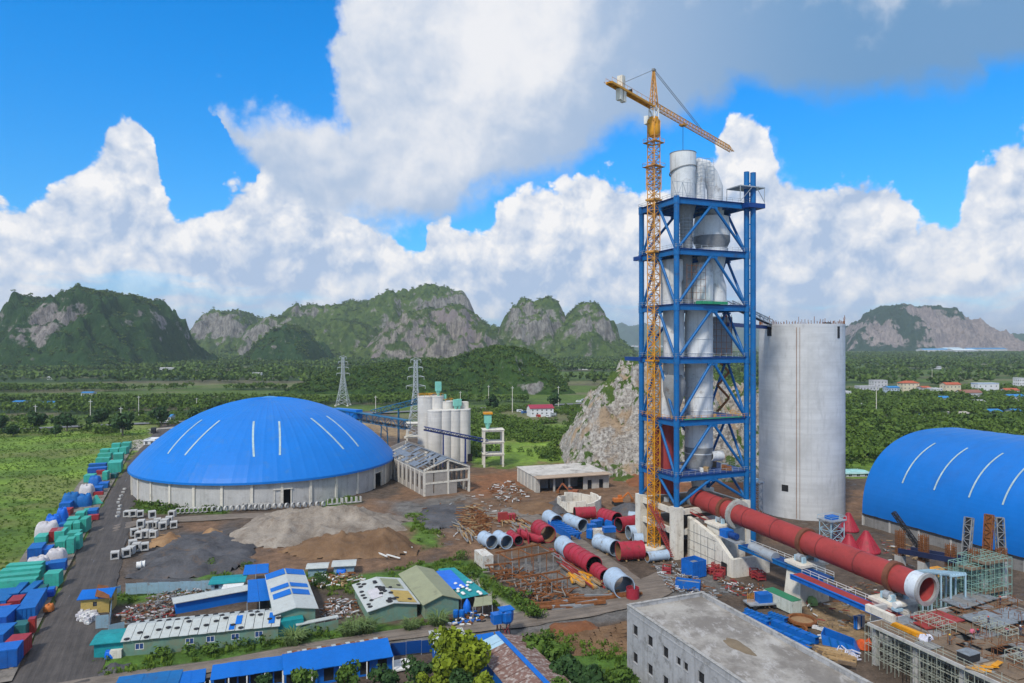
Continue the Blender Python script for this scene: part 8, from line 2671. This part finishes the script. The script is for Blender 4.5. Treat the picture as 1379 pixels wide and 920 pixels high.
for sd in (-1, 1):
 a, b = rg0 + U * sd * hw + Z * 3.5, rg0 + U * sd * hw - V * Lr + Z * 3.5
 rA, rB = rg0 + Z * 5.0, rg0 - V * Lr + Z * 5.0
 if sd > 0:
  panels(t, b, a, rA, rB, 24, [RWR], .06, .02)
 else:
  panels(t, a, b, rB, rA, 24, [M['light_blue_steel'], M['light_blue_steel'], M['light_blue_steel']] + [RWR] * 21, .06, .02)
 wall(rg0 + U * sd * (hw - .4) - V * Lr - Z * .3, V, Lr, 3.6, .2, [], U * -sd).build('wall', M['blue_paint'], t)
MB().bar(rg0 + Z * 5.12 + V * .3, rg0 - V * Lr + Z * 5.12, .9, .12).build('ridge_cap', BLM, t)
wall(rg0 - U * (hw - .6) - V * .1 - Z * .3, U, hw * 2 - 1.2, 3.6, .2, [], -V).build('wall', M['blue_paint'], t)
posts_roof('blue sheet awning at the head of the rusty roofed hall', rg0 - U * 8 - V * .6, rg0 - U * .6 - V * .6, rg0 - U * .4 + V * 1.2, rg0 - U * 8 + V * 1.2, 3.6, 4.8, BLM)
fence('dark boundary fence along the right side of the rusty roofed hall', rg0 + U * 7.2 + V * 1, rg0 + U * 7.2 - V * 26, 1.8, 'sheet fences of the compound', M['dark'])
rods('yard_junk', 'mixed junk and scrap in the yard behind the fence', 'junk', [(196, 806), (240, 797), (288, 798), (290, 810), (230, 820), (198, 826)], 400, 1.0, .18, ['ply', 'rust', 'vessel_dark', 'vessel_dark', 'grey_cloth', 'old_wood', 'dark', 'old_wood'], 10, 90, .9, 31)
rods('yard_junk', 'junk and blue drums left of the white roofed lean-to', 'junk', [(152, 830), (200, 815), (236, 822), (232, 832), (170, 846)], 260, 1.0, .2, ['ply', 'rust', 'old_wood', 'vessel_dark', 'old_wood', 'kiln_red', 'grey_cloth'], 10, 90, .9, 32)
rods('yard_junk', 'junk between the gable building and the patched shed', 'junk', [(430, 826), (445, 808), (480, 812), (484, 832), (440, 836)], 160, 1.2, .2, ['grey_cloth', 'rust', 'vessel', 'ply', 'vessel_dark'], 10, 90, .6, 33)
rods('yard_junk', 'scraps and boards around the small far huts', 'junk', [(410, 785), (440, 775), (485, 772), (490, 785), (440, 795)], 90, 1.6, .25, ['ply', 'rust', 'white_paint', 'timber'], 10, 90, .5, 34)
rods('yard_junk', 'clutter under the olive awning and barrels', 'junk', [(600, 838), (640, 826), (662, 828), (664, 838), (610, 846)], 70, 1.1, .3, ['dark', 'rust', 'white_paint', 'blue_paint'], 10, 90, .6, 35)
# precast blocks by the dome
def box_culvert(c, deg, w, d, h, label, src=[None]):
 if src[0] is None:
  t = thing('box_culvert', label, 'culvert block', c, 'precast box culverts')
  mb = MB()
  k = .16
  for (x0, x1, z0, z1) in ((-.5, .5, 0, k), (-.5, .5, 1 - k, 1), (-.5, -.5 + k, k, 1 - k), (.5 - k, .5, k, 1 - k)):
   mb.obox(c + Vector((x0, -.5, z0)), Vector((x1 - x0, 0, 0)), Vector((0, 1, 0)), Z * (z1 - z0))
  mb.build('ring', M['white_block'], t)
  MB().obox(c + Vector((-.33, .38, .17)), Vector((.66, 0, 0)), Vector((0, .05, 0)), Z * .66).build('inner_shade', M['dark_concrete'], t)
  t.scale = (w, d, h); t.rotation_euler = (0, 0, R(deg))
  src[0] = t
  return t
 return dup(src[0], c, R(deg), label, (w, d, h))
M['white_block'] = surf('white_block', (.46, .455, .44), .85, var=.15, dirt=(.27, .24, .2), dirt_amt=.3, streak=.3)
BX = [(172, 696), (180, 696), (189, 696), (201, 712), (208, 711), (196, 713), (212, 707), (205, 706), (222, 708), (228, 705), (234, 711), (219, 713), (188, 725), (195, 724), (202, 723), (181, 722), (207, 724), (190, 719), (155, 753), (170, 750), (176, 746), (184, 742), (195, 741), (179, 738), (232, 696)]
for i, (px, py) in enumerate(BX):
 grp = 'by the dome corner' if py < 700 and px < 200 else 'alone by the ring row' if py < 700 else 'in the upper cluster' if py < 716 else 'in the middle cluster' if py < 730 else 'in the lower cluster'
 box_culvert(G(px, py) + Z * (.15 if i not in (7, 17) else 2.2), 8 + 9 * (i % 4), 2.1, 2.2, 2.0 + .2 * (i % 2), 'white precast box culvert %s, %s of the set' % (grp, ORD[i % 24] if i < 24 else 'last'))
ring = None
for i in range(28):
 px = 240 + i * 6.0 if i < 9 else 288 + (i - 9) * 8.2
 py = 692 - (px - 240) * .048
 g = G(px, py) + Z * .15
 lab = 'pale precast ring in the row before the dome, %s from the left' % (ORD[i] if i < 24 else ('fourth last', 'third last', 'second last', 'last')[i - 24])
 if ring is None:
  ring = thing('precast_ring', lab, 'precast ring', g, 'precast rings in front of the dome')
  MB().pipe(g + Z * .95 + V * -.5, g + Z * .95 + V * .5, .95, .17, 20).build('ring', M['white_block'], ring)
 else:
  o = dup(ring, g, R(10 if i < 9 else 55), lab, (1, 1 if i < 9 else .5, 1))
us = None
for i in range(15):
 px, py = (330 + i * 4.2 if i < 8 else 444 + (i - 8) * 6.5), (686 if i < 8 else 680 - (i - 8) * .6)
 g = G(px, py) + Z * .15
 lab = 'white upright channel block before the dome, %s from the left' % ORD[i]
 if us is None:
  us = thing('channel_block', lab, 'channel block', g, 'channel blocks in front of the dome')
  MB().obox(g + Vector((-.9, -.7, 0)), Vector((.25, 0, 0)), Vector((0, 1.4, 0)), Z * 2.0).obox(g + Vector((.65, -.7, 0)), Vector((.25, 0, 0)), Vector((0, 1.4, 0)), Z * 2.0).obox(g + Vector((-.65, -.7, 0)), Vector((1.3, 0, 0)), Vector((0, 1.4, 0)), Z * .25).build('channel', M['white_block'], us)
 else:
  dup(us, g, R(20 + 7 * (i % 4)), lab)
for i, (px, py) in enumerate(((184, 766), (189, 765))):
 g = G(px, py)
 t = thing('cable_drum', 'white drum lying at the edge of the slag heap, the %s one' % ('left', 'right')[i], 'drum', g, 'white drums by the slag')
 MB().cyl(g + Z * .9, g + Z * .9 + U * 1.0, .9, n=16).build('drum', M['white_paint'], t); MB().cyl(g + Z * .9 + U * 1.0, g + Z * .9 + U * 1.15, 1.05, n=16).build('flange', M['white_paint'], t)
# crates on the apron beside the dirt road
M['red_paint'] = surf('red_paint', (.30, .025, .03), .55, var=.2, dirt=(.16, .06, .04), rnd=.15)
M['blue_crate_paint'] = surf('blue_crate_paint', (.008, .09, .40), .5, var=.2, dirt=(.05, .07, .14), rnd=.25)
M['blue_cover'] = surf('blue_cover', (.006, .12, .42), .55, var=.18, bump=.4, rnd=.2)
M['dark_teal'] = surf('dark_teal', (.02, .12, .12), .6, var=.2)
PROTO = {}
def crate(kind, c, deg, w, d, h, label):
 key = kind
 if key not in PROTO:
  t = thing('equipment_crate', label, 'crate', Vector((0, 0, 0)), 'equipment crates stored beside the dirt road')
  m_ = M[kind]
  o = Vector((-.5, -.5, 0))
  X_, Y_ = Vector((1, 0, 0)), Vector((0, 1, 0))
  MB().obox(o + Vector((.02, .02, .04)), X_ * .96, Y_ * .96, Z * .9).build('body', m_, t)
  MB().obox(o + Z * .94, X_, Y_, Z * .06).build('lid', M['blue_cover'] if kind == 'blue_crate_paint' else m_, t)
  rb = MB()
  for k in range(5):
   x = .02 + .24 * k - .015
   rb.obox(o + Vector((x, -.005, .03)), X_ * .03, Y_ * 1.01, Z * .95 if k % 2 else Z * .91)
   rb.obox(o + Vector((-.005, x, .03)), X_ * 1.01, Y_ * .03, Z * .93)
  rb.build('battens', m_, t)
  sk = MB()
  for k in (.1, .8):
   sk.obox(o + Vector((k, 0, -.02)), X_ * .1, Y_, Z * .05)
  sk.build('skids', M['timber'], t)
  PROTO[key] = t
  t.location = c; t.rotation_euler = (0, 0, R(deg)); t.scale = (w, d, h)
  return t
 return dup(PROTO[key], c, R(deg), label, (w, d, h))
T_, B_, R_, C_, D_ = 'teal', 'blue_crate_paint', 'red_paint', 'blue_cover', 'dark_teal'
CR = [(-30, 23, 905, 4, 3.4, B_), (5, 34, 890, 4.5, 3, R_), (-22, 10, 877, 6, 2.8, B_), (38, 47, 856, 1.6, 3, R_), (16, 37, 862, 3, 2.6, D_), (18, 50, 838, 13, 2.6, C_), (-20, 14, 852, 7, 2.8, B_), (10, 29, 826, 4, 2.4, R_), (-12, 9, 838, 4, 2.2, R_), (12, 28, 816, 8, 2.5, B_), (29, 46, 814, 8, 2.5, B_), (-22, 13, 826, 9, 2.3, C_),
      (-10, 48, 801, 2.4, 3, T_), (-4, 51, 793, 2.4, 3, T_), (2, 54, 785, 2.4, 3, T_), (10, 57, 778, 2.4, 3, T_), (60, 81, 793, 3.5, 3.3, T_), (50, 62, 806, 3, 2, D_), (63, 73, 806, 2.2, 1.8, B_), (65, 88, 771, 3.4, 2.2, B_), (26, 70, 772, 3.4, 1.6, C_), (36, 57, 757, 6, 3.4, B_), (51, 69, 755, 5, 2.6, B_), (46, 63, 736, 5, 2.4, T_),
      (72, 88, 746, 7, 3, T_), (89, 100, 748, 3, 4.2, T_), (100, 109, 742, 3, 4.2, T_), (73, 88, 731, 5, 3, T_), (90, 108, 733, 4, 3, T_), (85, 97, 722, 5, 3.2, T_), (97, 108, 722, 4.5, 3.6, T_), (108, 119, 719, 5, 4.2, T_), (90, 106, 712, 4, 2.8, T_), (65, 83, 731, 5, 3, R_), (78, 92, 716, 4, 2, C_), (80, 96, 696, 4, 2, R_), (80, 96, 689, 4.5, 2.6, C_), (101, 114, 703, 4, 2.6, T_), (117, 131, 698, 5, 2.2, C_), (118, 133, 702, 2, 1.6, R_), (112, 120, 696, 3, 2, T_),
      (125, 138, 665, 5, 2.0, C_), (132, 146, 659, 5, 2, C_), (126, 139, 668, 1.4, 1.2, R_), (113, 128, 651, 5, 3, T_), (138, 146, 648, 4, 3.6, T_), (149, 158, 645, 4, 1.8, D_), (118, 143, 638, 4, 2.2, B_), (120, 143, 632, 3, 2.2, B_), (130, 141, 640, 1.6, 1.8, R_), (144, 164, 638, 9, 4.6, T_), (129, 148, 627, 4, 3.2, T_), (132, 150, 620, 4, 3, T_), (152, 166, 622, 6, 3.6, T_), (148, 160, 613, 5, 3, T_), (161, 172, 613, 6, 3.6, T_), (135, 148, 613, 5, 2.6, T_), (163, 176, 606, 7, 3.4, T_), (150, 162, 605, 5, 2.6, T_)]
cnt = {}
tot = {k: sum(q[5] == k for q in CR) for k in (T_, B_, R_, C_, D_)}
KN = {T_: 'teal steel crate', B_: 'blue steel crate', R_: 'red steel crate', C_: 'crate under a deep blue cover', D_: 'dark green machine crate'}
for (x0, x1, pb, d, h, k) in sorted(CR, key=lambda q: -q[2]):
 g = G((x0 + x1) / 2, pb)
 w = max(1.2, (x1 - x0) * g.y / F * .92 - d * .10)
 cnt[k] = cnt.get(k, 0) + 1
 n_ = cnt[k]
 lab = '%s by the dirt road, %s from the %s end' % (KN[k], *((ORD[n_ - 1], 'near') if n_ <= tot[k] / 2 else (ORD[tot[k] - n_], 'far')))
 crate(k, g + V * d / 2 + Z * .36, 20 + rr.uniform(-6, 6), w, d, h, lab)
for (px, py, sx, sy, h, m_, lb) in ((76, 757, 5, 3.2, 3.2, 'grey_cloth', 'grey white sheeted lump on a blue crate by the road'), (52, 766, 5, 3.4, 2.8, 'grey_cloth', 'grey white sheeted lump left of another lump'), (64, 723, 6, 5, 4.2, 'grey_cloth', 'large grey sheeted bundle at the field edge'), (117, 668, 5, 5, 4, 'grey_cloth', 'tall grey white bundle beyond the blue bundles'), (72, 713, 4.6, 4.4, 4.0, 'blue_tarp', 'blue sheeted bundle behind the large grey bundle'), (84, 703, 3.4, 3.4, 4.2, 'blue_tarp', 'upright blue sheeted bundle before the red topped crate'), (96, 683, 6, 5.4, 4.6, 'blue_cover', 'largest blue sheeted bundle at the field edge'),
         (113, 682, 5, 4.6, 4.0, 'blue_cover', 'dark blue bundle right of the largest one'), (128, 656, 4.6, 4.6, 4.0, 'blue_cover', 'blue bundle behind the blue covered crates'), (103, 676, 3, 3, 2, 'timber', 'tan bundle between two dark blue bundles'), (66, 824, 2, 2, 1.4, 'orange', 'small orange sack at the road edge')):
 lump('sheeted_bundle', lb, 'bundle', G(px, py) + Z * .3, sx, sy, h, 20, m_, int(px), 'sheeted bundles beside the dirt road', .14)
c = G(130, 679) + Z * .3
t = thing('teal_pyramid', 'teal steel pyramid standing at the road edge', 'steel cone', c)
MB().lathe(c, [(2.4, 0), (.35, 3.0), (.3, 3.1)], 4, smooth=False).build('shell', M['teal'], t); MB().lathe(c, [(2.5, 0), (2.5, .25)], 4, smooth=False).build('flange', M['teal'], t)
for i in range(9):
 px, py = 168 - i * 2.2 + (i > 4) * i, 660 + i * 4.6
 tag(MB().box(G(px, py), (1.1, .9, .8), i * 31).build('kerb_stone', M['white_block']), 'white stone at the road corner before the dome, %s from the far end' % ORD[i], 'stone', 'white stones along the road')
# plants
M['leaf_far'] = leafy('leaf_far', (.040, .085, .018), (.14, .21, .034), .02)
M['leaf_wood'] = leafy('leaf_wood', (.036, .080, .016), (.15, .23, .03), .05)
M['leaf_tree'] = leafy('leaf_tree', (.030, .070, .014), (.12, .20, .025), .5)
M['leaf_yellow'] = leafy('leaf_yellow', (.075, .11, .010), (.27, .33, .02), .6)
M['leaf_dark'] = leafy('leaf_dark', (.018, .05, .016), (.06, .12, .03), .6)
M['grass_blade'] = leafy('grass_blade', (.05, .105, .014), (.15, .23, .025), .08)
M['reed'] = leafy('reed', (.08, .13, .04), (.22, .30, .10), .4)
M['bark'] = surf('bark', (.14, .11, .085), .95, var=.3)
def crown_tpl(n, rx, z0, z1, sz, seed, lobes=6, trunk=True):
 """leaf faces gathered in clumps through a crown of height 1"""
 r = np.random.default_rng(seed)
 c = np.stack([r.normal(0, rx * .42, lobes), r.normal(0, rx * .42, lobes), r.uniform(z0 + (z1 - z0) * .25, z0 + (z1 - z0) * .78, lobes)], 1)
 rad = r.uniform(.45, .75, lobes) * rx
 k = r.integers(0, lobes, n)
 d = r.normal(size=(n, 3)); d /= np.linalg.norm(d, axis=1)[:, None]
 p = c[k] + d * (rad[k] * r.uniform(.55, 1.08, n) ** .6)[:, None] * np.array([1, 1, .85])
 p[:, 2] = np.clip(p[:, 2], z0 * .8, z1)
 nrm = d + r.normal(0, .55, (n, 3)); nrm /= np.linalg.norm(nrm, axis=1)[:, None]
 a = np.cross(nrm, r.normal(size=(n, 3))); a /= np.linalg.norm(a, axis=1)[:, None]
 b = np.cross(nrm, a)
 s = (sz * r.uniform(.6, 1.3, n))[:, None]
 v = np.stack([p - a * s, p + b * s * .7, p + a * s, p - b * s * .7], 1).reshape(-1, 3)
 f = np.arange(n * 4).reshape(n, 4)
 t = np.repeat(r.uniform(0, .5, n) + .35 * r.uniform(0, 1, lobes)[k] - .2 + .25 * (d[:, 2] > .2), 4)  # upper leaves of each clump are coloured lighter, as if lit from above
 if trunk:
  w = .022
  tv = np.array([[-w, -w, -.05], [w, -w, -.05], [0, w, -.05], [-w * .5, -w * .5, z1 * .7], [w * .5, -w * .5, z1 * .7], [0, w * .5, z1 * .7]])
  o = len(v)
  v = np.concatenate([v, tv]); f = np.concatenate([f, np.array([[0, 1, 4, 3], [1, 2, 5, 4], [2, 0, 3, 5]]) + o]); t = np.concatenate([t, np.full(6, .1)])
 return v, f, t
def blades_tpl(n, spread, lean, seed, w=.05):
 r = np.random.default_rng(seed)
 a = r.uniform(0, 2 * np.pi, n); q = spread * np.sqrt(r.uniform(0, 1, n))
 p = np.stack([q * np.cos(a), q * np.sin(a), np.full(n, -.05)], 1)
 o = np.stack([np.cos(a + r.normal(0, .6, n)), np.sin(a + r.normal(0, .6, n)), np.zeros(n)], 1)
 h = r.uniform(.5, 1.0, n)
 sd = np.stack([-o[:, 1], o[:, 0], np.zeros(n)], 1) * w
 m_ = p + o * (lean * .4 * h)[:, None] + np.array([0, 0, 1]) * (h * .7)[:, None]
 e = p + o * (lean * h)[:, None] + np.array([0, 0, 1]) * (h * (1 - lean * .35))[:, None]
 v = np.stack([p - sd, p + sd, m_ + sd, m_ - sd, e], 1).reshape(-1, 3)
 i = np.arange(n)[:, None] * 5
 f = np.concatenate([i + [0, 1, 2, 3], i + [3, 2, 4, 4]])
 return v, f[:n], np.repeat(r.uniform(.1, .9, n), 5), i + [3, 2, 4]
def scatter(name, pts, tpls, mat, label, squash=1.0):
 """every plant of a mass in ONE mesh; pts = x, y, z, height"""
 if not len(pts):
  return
 pts = np.asarray(pts)
 VV, FF, TT = [], [], []
 off = 0
 pick = RNG.integers(0, len(tpls), len(pts))
 for k, tp_ in enumerate(tpls):
  v, f, t = tp_[:3]
  P_ = pts[pick == k]
  if not len(P_):
   continue
  a = RNG.uniform(0, 2 * np.pi, len(P_))
  c, s = np.cos(a), np.sin(a)
  w = RNG.uniform(.85, 1.25, len(P_)) * P_[:, 3]
  X = (v[None, :, 0] * c[:, None] - v[None, :, 1] * s[:, None]) * w[:, None] + P_[:, 0, None]
  Y = (v[None, :, 0] * s[:, None] + v[None, :, 1] * c[:, None]) * w[:, None] + P_[:, 1, None]
  Zc = v[None, :, 2] * (P_[:, 3] * squash)[:, None] + P_[:, 2, None]
  VV.append(np.stack([X, Y, Zc], -1).reshape(-1, 3))
  fo = np.arange(len(P_))[:, None, None] * len(v) + off
  FF.append((f[None] + fo).reshape(-1, 4))
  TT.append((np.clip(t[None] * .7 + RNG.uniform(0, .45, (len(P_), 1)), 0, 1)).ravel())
  off += len(v) * len(P_)
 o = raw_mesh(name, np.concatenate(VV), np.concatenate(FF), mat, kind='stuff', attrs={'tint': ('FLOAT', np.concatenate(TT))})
 o['label'] = label
 return o
TT_ = [crown_tpl(34, .36, .30, 1.0, .15, s) for s in range(5)]
TF_ = [crown_tpl(13, .42, .15, .95, .26, 20 + s, 4, False) for s in range(5)]
BUSH = [crown_tpl(46, .62, .0, .9, .17, 40 + s, 7, False) for s in range(4)]
HOUSES = np.array([[o.location.x, o.location.y] for o in COL.objects if o.parent is None and o.get('category') in ('house', 'building', 'van', 'pylon', 'truck')])
SITE = poly_px(PATCHES[0][1])
def free(x, y, r=13):
 ok = sdist(x, y, SITE) < -4
 ok &= np.abs((y - 459) - (x + 345) * .474) > 9
 for hx, hy in HOUSES:
  ok &= ~((np.abs(x - hx) < r + 3) & (y > hy - r * 2.2) & (y < hy + r))
 ok &= ~((x > 25) & (x < 165) & (np.hypot((x - 85) / 1.4, y - 352) < 66))
 return ok
def field_pts(n, y0, y1, thr, lo, hi, half=.82, seed=0):
 y = y0 + (y1 - y0) * RNG.uniform(0, 1, n) ** (.75)
 x = RNG.uniform(-half, half, n) * y
 w = fbm(x / 420, y / 95, 21, 5) + (fbm(x / 30, y / 30, 5 + seed, 3) - .5) * .25
 k = (w < thr) & free(x, y)
 x, y = x[k], y[k]
 return np.stack([x, y, np.full(len(x), -.2), RNG.uniform(lo, hi, len(x))], 1)
far = [field_pts(38000, 900, 3600, .53, 8, 15, .98)] + [p[:, :4] for p in GREEN_PTS]
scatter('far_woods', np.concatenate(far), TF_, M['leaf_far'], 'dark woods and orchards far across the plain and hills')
near = [field_pts(13000, 505, 900, .50, 4.5, 8.5, .85, 3)]
x, y = RNG.uniform(150, 620, 9000), RNG.uniform(275, 770, 9000)
k = (x / y > .44) & (x / y < .92) & free(x, y, 11) & (sdist(x, y, [(108, 222), (180, 250), (250, 90), (120, 90)]) < -6) & (fbm(x / 40, y / 25, 77, 3) > .36)
near.append(np.stack([x[k], y[k], np.zeros(k.sum()) - .3, RNG.uniform(4.5, 8.5, k.sum())], 1))
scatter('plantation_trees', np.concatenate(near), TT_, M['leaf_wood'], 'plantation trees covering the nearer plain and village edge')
x, y = RNG.uniform(-60, 120, 5000), RNG.uniform(345, 620, 5000)
k = (x / y > -.10) & (x / y < .19) & free(x, y, 12) & ((fbm(x / 35, y / 20, 13, 3) > .52) | ((y > 430) & (y < 560) & (fbm(x / 50, y / 25, 14, 3) > .42)))
b1 = np.stack([x[k], y[k], np.zeros(k.sum()) - .2, RNG.uniform(1.5, 5, k.sum())], 1)
x, y = RNG.uniform(-460, -190, 900), RNG.uniform(440, 530, 900)
k = free(x, y, 10) & (fbm(x / 25, y / 14, 15, 3) > .52)
b1 = np.concatenate([b1, np.stack([x[k], y[k], np.zeros(k.sum()), RNG.uniform(2, 6, k.sum())], 1)])
scatter('scrub', b1, BUSH, M['leaf_wood'], 'green scrub between the works and the highway')
def in_polys(polys, n_per_m2, lo, hi):
 out = []
 for pts in polys:
  poly = poly_px(pts)
  xs, ys = [p[0] for p in poly], [p[1] for p in poly]
  n = int((max(xs) - min(xs)) * (max(ys) - min(ys)) * n_per_m2)
  x, y = RNG.uniform(min(xs), max(xs), n), RNG.uniform(min(ys), max(ys), n)
  k = (sdist(x, y, poly) + (fbm(x / 5, y / 5, 3, 3) - .5) * 4 > 0) & (fbm(x / 6, y / 6, 61, 3) > .40)
  out.append(np.stack([x[k], y[k], np.zeros(k.sum()) - .1, RNG.uniform(lo, hi, k.sum())], 1))
 return np.concatenate(out)
G_ = [p for c, p, s, r in PATCHES if c in (LUSH, GRASS)]
GT = [blades_tpl(16, .5, .5, s, .07) for s in range(4)]
scatter('undergrowth', in_polys(G_, .55, .5, 1.5), GT + BUSH[:1], M['grass_blade'], 'tall grass and weeds along verges and round the compound')
scatter('undergrowth', in_polys([[(150, 890), (400, 856), (470, 843), (560, 838), (570, 846), (400, 868), (170, 898)], [(185, 676), (300, 684), (300, 690), (200, 690)], [(700, 865), (740, 852), (790, 880), (860, 905), (860, 950), (760, 950)], [(545, 800), (620, 768), (700, 800), (738, 826), (700, 830), (640, 790)]], .10, 1.2, 2.6), BUSH, M['leaf_tree'], 'bushes growing among the tall grass of the compound')
fx, fy = RNG.uniform(-420, -85, 26000), RNG.uniform(125, 470, 26000)
k = (sdist(fx, fy, SITE) < -2) & (fx / fy > -.86) & (np.abs((fy - 459) - (fx + 345) * .474) > 8) & (fbm(fx / 14, fy / 14, 71, 4) > .36)
ed = sdist(fx, fy, [(v_[0], v_[1]) for v_ in vv[2::3]] + [(-60, 60), (-420, 60), (-420, 500), (-230, 470)])
k &= ed > 1
scatter('meadow_grass', np.stack([fx[k], fy[k], np.zeros(k.sum()) + .1, RNG.uniform(.4, .85, k.sum())], 1), GT, M['grass_blade'], 'rank tall grass of the field left of the crates')
nx_ = in_polys([[(700, 608), (860, 600), (860, 612), (720, 622)], [(1130, 600), (1170, 600), (1160, 640), (1132, 640)], [(330, 560), (215, 575), (150, 560), (300, 552)]], .05, 1.5, 3.5)
scatter('scrub', nx_, BUSH, M['leaf_wood'], 'low scrub before the outcrop and beyond the dome')
def tree(name, label, cat, c, h, spread, leafm, n, seed, group, trunk=True, lobes=9, z0=.28, sz=.065):
 t = thing(name, label, cat, c, group)
 v, f, tt = crown_tpl(n, spread, z0, 1.0, sz, seed, lobes, False)
 raw_mesh('crown', v * h + np.array(c), f, M[leafm], t, origin=c, attrs={'tint': ('FLOAT', np.clip(tt + .1, 0, 1))})
 r = random.Random(seed)
 mb = MB().path([c - Z * .3, c + Vector((.02 * h, .01 * h, h * .25)), c + Vector((0, .02 * h, h * .62))], .03 * h, 8, radii=[.034 * h, .026 * h, .012 * h])
 for k in range(5):
  a = 2 * math.pi * k / 5 + r.random()
  p = c + Z * h * (.22 + .07 * k)
  mb.path([p, p + Vector((math.cos(a), math.sin(a), .7)) * h * .14, p + Vector((math.cos(a), math.sin(a), 1.1)) * h * .24], .01 * h, 5, radii=[.014 * h, .009 * h, .004 * h])
 mb.build('trunk' if trunk else 'stems', M['bark'], t)
 return t
def top_tree(px, ytop, wpx, Y, *a, **kw):
 """tree whose top shows at ytop and whose crown spans wpx"""
 p = P(px, ytop, Y)
 return Vector((p.x, p.y, 0)), p.z, wpx * Y / F / 2
for (px, yt, w, Y, lf, lb, n) in ((632, 856, 62, 117, 'leaf_yellow', 'largest yellow green tree before the rusty roofed hall', 2600), (612, 866, 40, 120, 'leaf_yellow', 'yellow green tree merging with the left of the largest one', 1300), (410, 900, 30, 113, 'leaf_tree', 'round green tree before the blue office, second from the left', 900), (466, 893, 32, 114, 'leaf_tree', 'round green tree before the right half of the blue office', 900),
                                  (521, 885, 34, 115, 'leaf_dark', 'dark green tree at the right end of the blue office', 900), (356, 905, 26, 112, 'leaf_dark', 'small green tree before the left end of the blue office', 700), (568, 882, 34, 117, 'leaf_dark', 'dark tree left of the blue cabin', 900), (588, 900, 38, 112, 'leaf_yellow', 'pale green tree at the bottom below the blue cabin', 1000), (618, 898, 34, 110, 'leaf_dark', 'dark tree below the largest yellow green tree', 900), (655, 900, 30, 108, 'leaf_yellow', 'yellow tree at the left foot of the rusty roof', 800), (545, 905, 26, 111, 'leaf_tree', 'pale green bush tree in the yard beside the white slab', 700)):
 c, h, hw_ = top_tree(px, yt, w, Y)
 tree('broadleaf_tree', lb, 'tree', c, h, hw_ / h / 1.02, lf, n, px, 'trees along the bottom offices', z0=.2, sz=.055)
for i, (px, yt, w, Y, lf, n) in enumerate(((722, 850, 40, 128, 'leaf_tree', 1100), (748, 862, 34, 124, 'leaf_tree', 800), (772, 884, 44, 117, 'leaf_dark', 1100), (800, 898, 46, 114, 'leaf_dark', 1100), (838, 900, 40, 116, 'leaf_tree', 1000), (760, 905, 40, 111, 'leaf_tree', 900), (710, 868, 20, 125, 'leaf_tree', 500), (330, 778, 14, 180, 'leaf_tree', 300), (430, 777, 24, 168, 'leaf_dark', 700), (622, 752, 26, 188, 'leaf_tree', 600), (286, 770, 20, 182, 'leaf_tree', 400), (720, 815, 26, 148, 'leaf_tree', 700))):
 c, h, hw_ = top_tree(px, yt, w, Y)
 h = min(h, 5.5) if h > 0.5 else 2.0
 tree('bush', 'green bush %s' % ('right of the rusty roofed hall, %s of seven' % ORD[i] if i < 7 else ('behind the fence of the compound', 'right of the gable building', 'beside the white container path', 'behind the pale blue fence, close to the slag heap', 'at the bend of the crossing road')[i - 7]), 'bush', c, h, max(hw_ / h, .3), lf, n, 500 + i, 'bushes around the compound', False, 9, .02, .09)
for i, (px, yb, yt, w) in enumerate(((2, 583, 556, 12), (48, 582, 553, 18), (90, 581, 553, 20), (133, 580, 549, 22), (165, 586, 555, 22), (217, 575, 546, 18), (262, 566, 549, 18), (18, 588, 570, 16), (75, 588, 572, 14), (300, 560, 540, 20), (663, 552, 530, 14), (746, 550, 528, 14), (1120, 640, 600, 10))):
 g = G(px, yb)
 h = (yb - yt) * g.y / F
 tree('roadside_tree', 'dark green tree along the highway, %s from the left' % ORD[(0, 2, 4, 5, 6, 7, 8, 1, 3, 9, 10, 11, 12)[i]], 'tree', g, h, w * g.y / F / 2 / h, 'leaf_dark', 420, 900 + i, 'trees along the highway', z0=.15, sz=.10)
for i, (px, py, h, lb) in enumerate(((482, 852, 4.2, 'largest arching reed clump before the compound'), (470, 856, 3.4, 'arching reed clump left of the largest one'), (495, 852, 3.6, 'arching reed clump right of the largest one'), (395, 868, 4.0, 'arching reed clump at the corner of the green wall'), (590, 842, 3.8, 'arching reed clump between the two gable sheds'), (553, 848, 3.0, 'arching reed clump under the patched shed'))):
 g = G(px, py)
 t = thing('reed_clump', lb, 'plant', g, 'reed clumps along the crossing road')
 v, f, tt, f3 = blades_tpl(170, .35, .75, 60 + i, .022)
 raw_mesh('blades', v * h + np.array(g), f, M['reed'], t, origin=g, kind='stuff', attrs={'tint': ('FLOAT', tt)})
 raw_mesh('tips', (v * h + np.array(g))[f3].reshape(-1, 3), np.arange(len(f3) * 3).reshape(-1, 3), M['reed'], t, origin=g, attrs={'tint': ('FLOAT', np.repeat(tt[::5], 3))}, kind='stuff')
# the air
def build_haze():
 m = bpy.data.materials.new('haze')
 m.use_nodes = True
 n = m.node_tree.nodes
 n.clear()
 out = n.new('ShaderNodeOutputMaterial')
 v = n.new('ShaderNodeVolumePrincipled')
 v.inputs['Color'].default_value = (0.80, 0.90, 1.0, 1)
 v.inputs['Density'].default_value = 7.0e-5
 v.inputs['Anisotropy'].default_value = 0.2
 m.node_tree.links.new(v.outputs[0], out.inputs['Volume'])
 o = MB().obox((-16200, -150, -8), (32400, 0, 0), (0, 19400, 0), (0, 0, 345)).build('haze', m)
 o['kind'] = 'stuff'
 o['label'] = 'thin pale haze over the plain'
build_haze()
